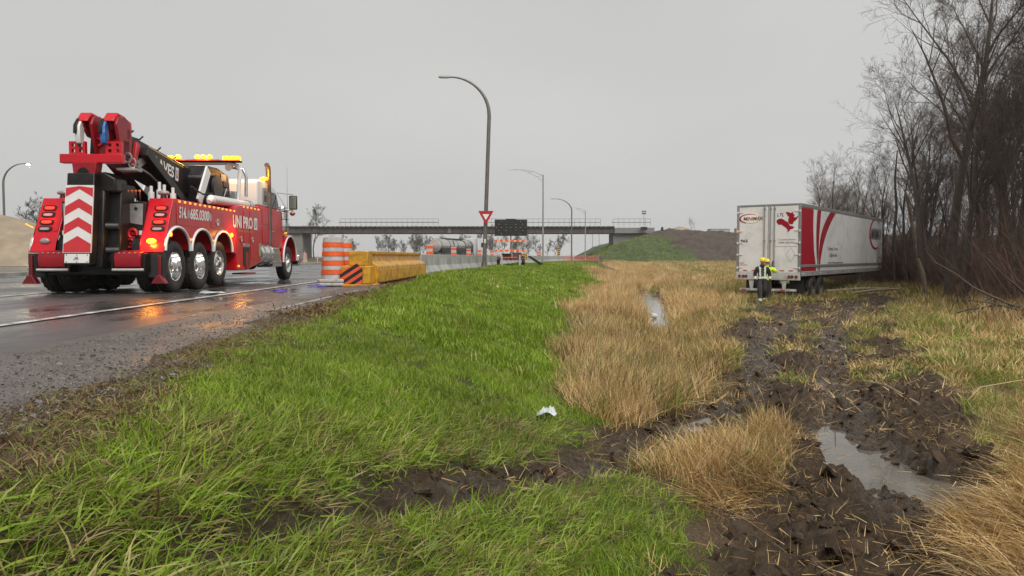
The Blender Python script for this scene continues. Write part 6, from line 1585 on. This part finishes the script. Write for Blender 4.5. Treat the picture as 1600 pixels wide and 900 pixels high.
def embankment():
    n, m = 260, 170
    X, Y = np.meshgrid(np.linspace(14, 150, n), np.linspace(140, 235, m))
    crest = np.interp(X, [14, 26, 36, 42, 52, 60, 80, 150], [7.0, 7.55, 7.7, 7.2, 6.3, 5.9, 5.4, 5.0])+(fbm(X*.35, Y*.35, 4, 301)-.5)*.9
    ytoe = np.interp(X, [14, 20, 30, 60, 150], [176, 170, 163, 158, 150])
    front = (Y-ytoe)*.38+(fbm(X*.22, Y*.22, 4, 305)-.5)*2.2
    left = np.interp(X, [14, 18.5, 25.5, 33, 38, 46, 150], [-2.4, 0, 3.5, 5.9, 7.3, 9, 12])+(fbm(X*.3, Y*.3, 3, 309)-.5)*.8
    Z = np.minimum(np.minimum(crest, front), left); Z = np.maximum(Z, -.9)
    Z += ((fbm(X*1.1, Y*1.1, 4, 311, .6)-.5)*.8+(fbm(X*.5, Y*.5, 3, 315)-.5)*.6)*np.clip(Z+.5, 0, 1)
    green = np.clip(sstep(0, 3, X-18+(fbm(X*.2, Y*.2, 3, 313)-.5)*6)*sstep(0, 5, 42-X+(fbm(X*.15, Y*.25, 3, 317)-.5)*14-(Z-2.5)*1.1)*sstep(.0, 1.2, 6.4-Z), 0, 1)
    m_ = bpy.data.materials.new('embankment_soil'); m_.use_nodes = True; nt = m_.node_tree; l = nt.links; b = nt.nodes['Principled BSDF']; b.inputs['Roughness'].default_value = .85
    geo = N(nt, 'ShaderNodeNewGeometry'); no = N(nt, 'ShaderNodeTexNoise'); no.inputs['Scale'].default_value = .9; no.inputs['Detail'].default_value = 8; no.inputs['Roughness'].default_value = .7
    l.new(geo.outputs['Position'], no.inputs['Vector'])
    r1 = N(nt, 'ShaderNodeValToRGB'); e = r1.color_ramp.elements; e[0].position = .3; e[1].position = .72; e[0].color = (.030,.020,.014, 1); e[1].color = (.090,.064,.047, 1)
    r2 = N(nt, 'ShaderNodeValToRGB'); e = r2.color_ramp.elements; e[0].position = .3; e[1].position = .72; e[0].color = (.022,.036,.010, 1); e[1].color = (.075,.105,.028, 1)
    l.new(no.outputs['Fac'], r1.inputs[0]); l.new(no.outputs['Fac'], r2.inputs[0])
    at = N(nt, 'ShaderNodeAttribute'); at.attribute_name = 'green'; mx = N(nt, 'ShaderNodeMix'); mx.data_type = 'RGBA'
    l.new(at.outputs['Fac'], mx.inputs[0]); l.new(r1.outputs[0], mx.inputs[6]); l.new(r2.outputs[0], mx.inputs[7]); l.new(mx.outputs[2], b.inputs['Base Color'])
    w = np.nonzero((RNG.uniform(0, 1, X.size) < .5*green.ravel()) & (Y.ravel() < 192))[0]; k = len(w)
    tf = [blades_mesh('slope_tuft', 14, .7, .25, .6, .09, .5, .4, GREEN if q < 2 else OLIVE, np.random.default_rng(q), (0, 0), 1) for q in range(4)] if 'GREEN' in globals() else []
    if tf: merged('slope_grass', tf, np.stack([X.ravel()[w], Y.ravel()[w], Z.ravel()[w]-.1], 1), np.stack([RNG.normal(0, .2, k), RNG.normal(0, .2, k), RNG.uniform(0, 6, k)], 1), np.ones((k, 3))*RNG.uniform(.6, 1.2, k)[:, None], RNG.integers(0, 4, k), 'coarse green grass on the embankment slope')
    return tag(obj('embankment', grid_mesh('embankment', X, Y, Z, m_, {'green': green.ravel()})), 'earth embankment, half grassed, carrying the bridge end', None, None, 'structure')
embankment()
heap('sand_heap', 'pale sand heap on top of the embankment', 42.5, 189, 5, 4, 1.5, SAND, 6.9, 3)
# light tower, containers, boxes on the embankment
T = thing('light_tower', 'slim light tower standing on the embankment by the bridge end', 'light tower', (33.2, 188, 7.2))
MB().cyl((0, 0, 0), (0, 0, 4.6), .07, n=8).build('mast', STEEL, T, 40)
for a, z in ((-.3, 4.9), (.3, 4.9), (-.28, 4.4), (.3, 4.35)): 
    MB().box(a-.22, a+.22, -.15, .15, z-.16, z+.16).build('lamp', DSTEEL, T, bev=.03)
MB().box(-.8, .8, -.5, .5, .2, 1.0).build('generator', BLACK, T, bev=.05)
T = thing('site_container', 'grey site container on top of the embankment', 'container', (52.3, 189, 5.6), .1)
MB().box(-2.5, 2.5, -1.2, 1.2, 0, 2.0).build('container_box', mat('pale_grey_steel', (.36,.35,.33), .5, var=.15), T, bev=.03)
for k in range(14): MB().box(-2.45+k*.36, -2.33+k*.36, -1.24, -1.2, .05, 1.95).build('corrugation', MATS['pale_grey_steel'], T)
MB().box(-2.52, 2.52, -1.22, 1.22, 2.0, 2.1).build('container_roof', DSTEEL, T)
T = thing('timber_crate', 'orange brown timber crate on the embankment beside the trailer top', 'crate', (57.6, 189, 5.2), 0)
CR = mat('orange_timber', (.48,.22,.08), .6, var=.25, vscale=2)
for k in range(6): MB().box(-1.2, 1.2, -.72, -.66, .05+k*.44, .46+k*.44).build('plank', CR, T)
MB().box(-1.15, 1.15, -.65, .7, 0, 2.68).build('crate_body', CR, T)
T = thing('site_drum', 'small dark drum on the embankment crest right of the light tower', 'drum', (37.8, 188, 7.2))
MB().lathe([(0, .02), (0, .30), (.45, .32), (.9, .30), (.92, .02)], 16, 'z').build('drum_body', BLACK, T, 40); MB().lathe([(.92, .02), (.92, .26), (.96, .24), (.97, .02)], 16, 'z').build('drum_lid', DSTEEL, T, 40)
# ------------------------------------------------------------------ bare trees
BARK = mat('bark', (.085,.068,.055), .85, var=.35, vscale=5, bump=.5, bscale=14, dirt=(.10,.088,.07), dscale=1.5, dlo=.5, dhi=.8)
TWIG = mat('twig', (.098,.072,.058), .8, var=.3, vscale=2, obj_rand=.2)
FARTWIG = mat('budding_twig', (.085,.08,.055), .85, var=.3, vscale=.5, obj_rand=.2)
PALEB = mat('pale_dead_wood', (.24,.185,.125), .8, var=.3, vscale=4, bump=.4, bscale=20)
BRUSH = mat('red_brown_brush', (.15,.088,.064), .8, var=.35, vscale=1.0)
class TB:      # fast tube builder
    def __init__(s): s.V = []; s.F = []; s.n = 0
    def tube(s, P, Rr, k):
        P = np.asarray(P); m = len(P)
        D = np.gradient(P, axis=0); D /= np.linalg.norm(D, axis=1)[:, None]+1e-9
        ref = np.array([0, 0, 1.0]) if abs(D[0][2]) < .9 else np.array([1.0, 0, 0])
        U = np.cross(D, ref); U /= np.linalg.norm(U, axis=1)[:, None]+1e-9; W = np.cross(D, U)
        t = np.arange(k)*2*np.pi/k
        ring = P[:, None, :]+(U[:, None, :]*np.cos(t)[None, :, None]+W[:, None, :]*np.sin(t)[None, :, None])*np.asarray(Rr)[:, None, None]
        s.V.append(ring.reshape(-1, 3))
        i = np.arange(m-1)[:, None]*k; j = np.arange(k)[None]
        s.F.append((np.stack([i+j, i+(j+1) % k, i+k+(j+1) % k, i+k+j], -1).reshape(-1, 4))+s.n); s.n += m*k
    def mesh(s, name, m):
        me = bpy.data.meshes.new(name); V = np.concatenate(s.V); F = np.concatenate(s.F); nf = len(F)
        me.vertices.add(len(V)); me.vertices.foreach_set('co', V.astype(np.float32).ravel())
        me.loops.add(nf*4); me.loops.foreach_set('vertex_index', F.astype(np.int32).ravel())
        me.polygons.add(nf); me.polygons.foreach_set('loop_start', np.arange(0, nf*4, 4, dtype=np.int32)); me.polygons.foreach_set('loop_total', np.full(nf, 4, np.int32))
        me.update(calc_edges=True); me.polygons.foreach_set('use_smooth', np.ones(nf, bool)); me.materials.append(m); return me
def wander(rng, p, d, L, n, jit, up):
    P = [np.array(p, float)]; d = np.array(d, float)
    for k in range(n):
        d = d+rng.normal(0, jit, 3)+np.array([0, 0, up]); d /= np.linalg.norm(d); P.append(P[-1]+d*L/n)
    return np.array(P), d
def grow(seed, H, r0, nl, spread=.75, fork=.45, twigs=5, lean=(0, 0), dens=1.0, m=TWIG, bark=BARK, mr=.0035):
    """a leafless tree: trunk mesh and crown mesh"""
    rng = np.random.default_rng(seed); tr, cr = TB(), TB()
    P, _ = wander(rng, (0, 0, -.25), (lean[0], lean[1], 1), H*.86, 12, .055, .02)
    Rr = r0*(1-np.linspace(0, 1, 13))**.75*.93+.012; Rr[0] *= 1.35
    tr.tube(P, Rr, 8)
    def side(p, d, L, r, lvl):
        n = 5 if lvl < 2 else (3 if lvl == 2 else 2)
        Q, dd = wander(rng, p, d, L, n, .13 if lvl < 2 else .2, .07 if lvl < 2 else .05)
        rr = r*(1-np.linspace(0, 1, n+1)*.82)
        cr.tube(Q, np.maximum(rr, mr), 5 if lvl == 0 else 3)
        if lvl >= 3: return
        cnt = [7, 6, twigs][lvl]
        for k in range(int(cnt*dens+rng.uniform())):
            t = rng.uniform(.22, 1.0); i = min(n-1, int(t*n)); q = Q[i]+(Q[i+1]-Q[i])*(t*n-i)
            ax = Q[i+1]-Q[i]; ax /= np.linalg.norm(ax)
            o = rng.normal(0, 1, 3); o -= ax*o.dot(ax); o /= np.linalg.norm(o)+1e-9
            nd = ax*rng.uniform(.5, .9)+o*rng.uniform(.45, .85)+np.array([0, 0, .12]); nd /= np.linalg.norm(nd)
            side(q, nd, L*rng.uniform(.34, .62)*(1.1-.35*t), max(.004, r*rng.uniform(.35, .5)*(1-.45*t)), lvl+1)
    for k in range(nl):
        t = fork+(1-fork)*(k+rng.uniform(0, .8))/nl; t = min(t, .995); i = min(11, int(t*12)); q = P[i]+(P[i+1]-P[i])*(t*12-i)
        a = k*2.4+rng.uniform(-.5, .5); sp = spread*rng.uniform(.6, 1.2)*(1.15-.5*t)
        side(q, np.array([math.cos(a)*sp, math.sin(a)*sp, 1.0])/math.hypot(1, sp), H*rng.uniform(.26, .44)*(1.25-.65*t), max(.012, np.interp(t*12, range(13), Rr)*rng.uniform(.45, .7)), 0)
    return tr.mesh('trunk', bark), cr.mesh('crown', m)
protos = [grow(41, 13.5, .195, 12, .66, .40, 6, dens=1.12), grow(42, 11.5, .14, 10, .60, .36, 6, dens=1.1), grow(43, 12.5, .16, 10, .72, .42, 6, lean=(.05, 0), dens=1.1), grow(44, 9.0, .10, 8, .50, .30, 4),
          grow(45, 7.0, .07, 7, .55, .25, 4), grow(46, 10.0, .12, 8, .60, .38, 4, lean=(-.10, -.05)), grow(47, 5.5, .05, 7, .65, .18, 4)]
def tree(label, k, x, y, rz, sc=1.0, group=None, z=None, tilt=(0, 0), pr=None, cat='tree'):
    T = thing('bare_tree', label, cat, (x, y, float(base_z(x, y))-.06 if z is None else z), rz, group)
    T.rotation_euler = (tilt[0], tilt[1], rz); T.scale = (sc,)*3
    a, b = (pr or protos)[k]; obj('trunk', a, T); obj('crown', b, T)
    return T
GW = 'bare trees of the roadside wood'
tree('tallest bare tree of the wood, thick forked trunk, near the right edge', 0, 17.7, 30.0, .4, 1.12, GW)
tree('bare tree with thin left-reaching limbs in front of the tallest tree', 5, 17.2, 28.2, .9, 1.05, GW, tilt=(0, -.16))
tree('young bare tree leaning left at the trailer front corner', 3, 21.0, 38.6, 4.0, .95, GW, tilt=(0, -.2))
tree('many-branched bare tree between the tallest tree and the trailer', 2, 19.8, 35.8, 4.4, .92, GW, tilt=(.05, -.1))
tree('leaning bare tree reaching left over the trailer roof', 2, 19.3, 33.0, 2.2, .86, GW, tilt=(0, -.28))
tree('dark bare tree at the far right picture edge', 1, 17.4, 25.2, 1.0, 1.15, GW)
tree('slender dark tree just right of the trailer front end', 3, 21.9, 41.2, 2.9, .95, GW)
rt = random.Random(5)
WOODP = []
for k in range(84):
    t = rt.uniform(0, 1)**.9; bx = np.interp(t, [0, .3, .6, .65, .85, 1], [15.6, 18.2, 22.3, 21.3, 23.5, 28]); by = np.interp(t, [0, .3, .6, .65, .85, 1], [20.5, 28.5, 40, 46.5, 56, 70])
    back = rt.uniform(0, 1)**1.2*np.interp(t, [0, .7, 1], [10, 10, 7]); x = bx+back; y = by+rt.uniform(-1, 1)-back*.12
    if any((x-a)**2+(y-b)**2 < .3 for a, b in WOODP): continue
    u = ((x-10.56)*.6+(y-30.78)*.8, (x-10.56)*.8-(y-30.78)*.6)
    if -1 < u[0] < 17.2 and abs(u[1]) < 1.9: continue
    WOODP.append((x, y))
    if t > .62: kk = rt.choice([3, 4, 4, 6, 5, 3]); sc = rt.uniform(.65, .95)
    elif back < 2.0: kk = rt.choice([3, 4, 5, 1, 2]); sc = rt.uniform(.8, 1.15)
    else: kk = rt.choice([0, 1, 2, 5, 1, 2]); sc = rt.uniform(.85, 1.12)
    lb = ('thin bare tree in the low wood behind the trailer' if t > .62 else ('slender bare tree along the front edge of the wood' if back < 2 else 'tall bare tree standing deep in the wood'))
    tree(lb, kk, x, y, rt.uniform(0, 6.28), sc, GW, tilt=(rt.gauss(0, .05), rt.gauss(-.03, .06)))
for k in range(12):
    x, y = rt.gauss(24.2, 1.5), rt.gauss(42.5, 1.5)
    u = ((x-10.56)*.6+(y-30.78)*.8, (x-10.56)*.8-(y-30.78)*.6)
    if -1 < u[0] < 17 and abs(u[1]) < 1.9: continue
    tree('slender bare tree crowding the trailer front end', rt.choice([3, 4, 5, 3, 1]), x, y, rt.uniform(0, 6.28), rt.uniform(.8, 1.05), GW, tilt=(rt.gauss(0, .05), rt.gauss(-.08, .08)))
for k in range(34):
    x = rt.uniform(20.3, 30); y = 46+(x-20.3)*1.9+rt.uniform(-2, 5)
    tree('thin bare tree in the low wood behind the trailer', rt.choice([3, 4, 4, 6, 3, 5]), x, y, rt.uniform(0, 6.28), rt.uniform(.7, 1.0)*np.interp(y, [46, 64], [.88, .76]), GW, tilt=(rt.gauss(0, .05), rt.gauss(0, .06)))
# brush between the trunks: uncountable thin red-brown stems
sb = TB(); rb_ = np.random.default_rng(77)
CLUS = np.random.default_rng(5)
for k in range(250):
    t = rb_.uniform(0, 1); bx = np.interp(t, [0, .3, .6, .65, .85, 1], [14.6, 17.2, 21.8, 20.3, 22.3, 26.5]); by = np.interp(t, [0, .3, .6, .65, .85, 1], [19.0, 27.5, 39.0, 45, 55, 69])
    back = rb_.uniform(0, 1)*np.interp(t, [0, 1], [6, 5]); x = bx+back; y = by+rb_.uniform(-1, 1)
    if k >= 165: x, y = CLUS.normal(24.2, 1.5), CLUS.normal(42.6, 1.7)
    u = ((x-10.56)*.6+(y-30.78)*.8, (x-10.56)*.8-(y-30.78)*.6)
    if -1 < u[0] < 17 and abs(u[1]) < 1.8: continue
    if k >= 225: x = CLUS.uniform(20.3, 28); y = 46+(x-20.3)*1.9+CLUS.uniform(-1.5, 3)
    z = float(base_z(x, y)); hh = rb_.uniform(1.6, 4.6)*np.interp(t, [0, .6, 1], [1.05, .95, .8])
    for j in range(22):
        a = rb_.uniform(0, 6.28); d = np.array([math.cos(a)*.42-.12, math.sin(a)*.42, 1.0]); d /= np.linalg.norm(d)
        Q, _ = wander(rb_, (x+rb_.normal(0, .45), y+rb_.normal(0, .45), z-.05), d, hh*rb_.uniform(.5, 1.1), 4, .11, .03)
        sb.tube(Q, np.linspace(.014, .004, 5), 3)
        for q in range(4):
            i = rb_.integers(1, 4); e = Q[i+1]-Q[i]; e /= np.linalg.norm(e); nd = e+rb_.normal(0, .45, 3); nd /= np.linalg.norm(nd)
            W2, _ = wander(rb_, Q[i], nd, rb_.uniform(.4, 1.0), 2, .12, .03); sb.tube(W2, [.006, .0045, .003], 3)
tag(obj('brush_thicket', sb.mesh('brush_thicket', BRUSH)), 'dense red-brown brush filling the foot of the wood', None, None, 'stuff')
# snags, logs and fallen branches
def rod(name, label, cat, pts, rad, m, n=7, group=None):
    mb = MB().tube(pts, rad, n); return tag(mb.build(name, m, None, 60), label, cat, group)
zg = gz_at(20.2, 39.8)
rod('tree_snag', 'tall dead trunk snapped off above the trailer front end', 'snag', [(21.3, 41.5, zg-.1), (21.2, 41.5, 1.6), (21.35, 41.5, 3.4), (21.22, 41.5, 5.0), (21.32, 41.5, 6.6)], [.085, .075, .07, .06, .03], BARK)
rod('tree_snag', 'pale broken trunk splintered at the top beside the trailer front', 'snag', [(22.6, 41.0, zg-.1), (22.1, 41.0, 1.8), (21.7, 41.0, 3.9), (21.5, 41, 4.4)], [.12, .11, .10, .04], PALEB)
rod('tree_stump', 'short pale broken stump leaning in the grass at the wood edge', 'stump', [(17.55, 31.4, gz_at(17.5, 31.4)-.1), (17.3, 31.4, .1), (17.1, 31.4, .62)], [.10, .085, .06], PALEB)
for k, (a, b, r) in enumerate((((14.3, 33.9), (18.0, 35.6), .08), ((15.0, 32.9), (17.6, 33.6), .055), ((13.9, 35.3), (16.2, 35.6), .05))):
    za, zb = gz_at(*a)+r+.08, gz_at(*b)+r+.12
    rod('fallen_log', ['longest pale log lying in the mud beside the trailer wheels', 'thin log lying nearest in front of the trailer side', 'short log lying under the trailer side'][k], 'log', [(a[0], a[1], za), ((a[0]+b[0])/2, (a[1]+b[1])/2+.1, (za+zb)/2+.04), (b[0], b[1], zb)], [r, r*.9, r*.6], PALEB)
fb = TB(); rf = np.random.default_rng(9)
z0 = gz_at(13.6, 20.4)
for k in range(9):
    Q, _ = wander(rf, (15.6-rf.uniform(0, 1.2), 20.6+rf.normal(0, .5), z0+rf.uniform(.05, .5)), (-1, rf.normal(0, .4), rf.normal(.05, .22)), rf.uniform(1.4, 3.6), 6, .16, 0); fb.tube(Q, np.linspace(.045, .008, 7), 5)
    for j in range(4):
        i = rf.integers(2, 6); W2, _ = wander(rf, Q[i], rf.normal(0, 1, 3)+np.array([-.6, 0, .2]), rf.uniform(.3, .9), 3, .2, 0); fb.tube(W2, np.linspace(.014, .004, 4), 3)
tag(obj('fallen_branch', fb.mesh('fallen_branch', BARK)), 'dark fallen branch lying on the grass at the right edge', 'branch')
rod('muddy_pole', 'thin muddy stick lying along the right wheel rut', 'stick', [(5.35, 11.3, gz_at(5.35, 11.3)+.05), (5.15, 10.2, gz_at(5.15, 10.2)+.07), (4.95, 9.0, gz_at(4.95, 9)+.05)], [.022, .024, .018], PALEB)
rod('reed_stalk', 'single long pale stalk bent over the grass at the right', 'stalk', [(5.75, 9.4, gz_at(5.75, 9.4)), (5.95, 9.4, gz_at(5.9, 9.4)+.22), (6.5, 9.5, gz_at(6.4, 9.5)+.30), (7.2, 9.6, gz_at(7.2, 9.6)+.33)], [.006, .006, .005, .003], STRAW_FLAT if 'STRAW_FLAT' in globals() else mat('straw_stalk', (.50,.37,.18), .6), 5)

# far trees: behind the bridge, by the sand pile, on the embankment
FB = mat('far_bark', (.075,.068,.06), .9, var=.2)
far = [grow(61, 15, .22, 10, .7, .30, 4, m=FARTWIG, bark=FB, mr=.02), grow(62, 12, .16, 9, .8, .25, 4, m=FARTWIG, bark=FB, mr=.02), grow(63, 10, .12, 8, .75, .2, 4, m=FARTWIG, bark=FB, mr=.02)]
GF = 'hazy far trees beyond the bridge'
tree('broad budding tree rising behind the left bridge end', 0, -59, 222, .3, 1.05, GF, 0, pr=far)
tree('slim bare tree beside the truck mirror, beyond the bridge', 2, -67.5, 222, 1.3, 1.25, GF, 0, pr=far)
tree('thin bare tree beside the slim one behind the truck mirror', 1, -72, 228, 2.3, .9, GF, 0, pr=far)
for k in range(52):
    x = -62+k*1.55+rt.uniform(-1.5, 1.5); y = rt.uniform(245, 330)
    if -33 < x < 40 and rt.random() < .0: continue
    if x > 16: continue
    tree('hazy far tree seen beneath the bridge', rt.choice([0, 1, 2, 1, 2]), x, y, rt.uniform(0, 6), rt.uniform(.55, .85), GF, -.1, pr=far)
tree('bare twin tree standing behind the sand pile', 1, -58.5, 92, .5, .68, 'bare trees by the sand pile', 0, pr=far)
tree('smaller bare tree left of the twin tree behind the sand pile', 2, -64.5, 96, 1.5, .55, 'bare trees by the sand pile', 0, pr=far)
tree('bare shrub peeping over the sand pile top', 2, -61.8, 90, 2.5, .50, 'bare trees by the sand pile', 0, pr=far)
tree('thin bare sapling on the embankment skyline', 6, 46.2, 192, .7, .85, None, 6.4)
# ------------------------------------------------------------------ damp air
hz = MB().box(-420, 420, -60, 900, -3.2, 22).build('haze', None)
hz.data.materials.clear()
hm = bpy.data.materials.new('damp_air'); hm.use_nodes = True; hn = hm.node_tree.nodes; hl = hm.node_tree.links
for q in list(hn): hn.remove(q)
ho = hn.new('ShaderNodeOutputMaterial'); hv_ = hn.new('ShaderNodeVolumePrincipled'); hv_.inputs['Density'].default_value = .00032; hv_.inputs['Color'].default_value = (.93,.94,.94, 1); hv_.inputs['Anisotropy'].default_value = .2
hl.new(hv_.outputs[0], ho.inputs['Volume']); hm.cycles.homogeneous_volume = True if hasattr(hm.cycles, 'homogeneous_volume') else None
hz.data.materials.append(hm); tag(hz, 'thin damp haze over the whole scene', None, None, 'stuff')
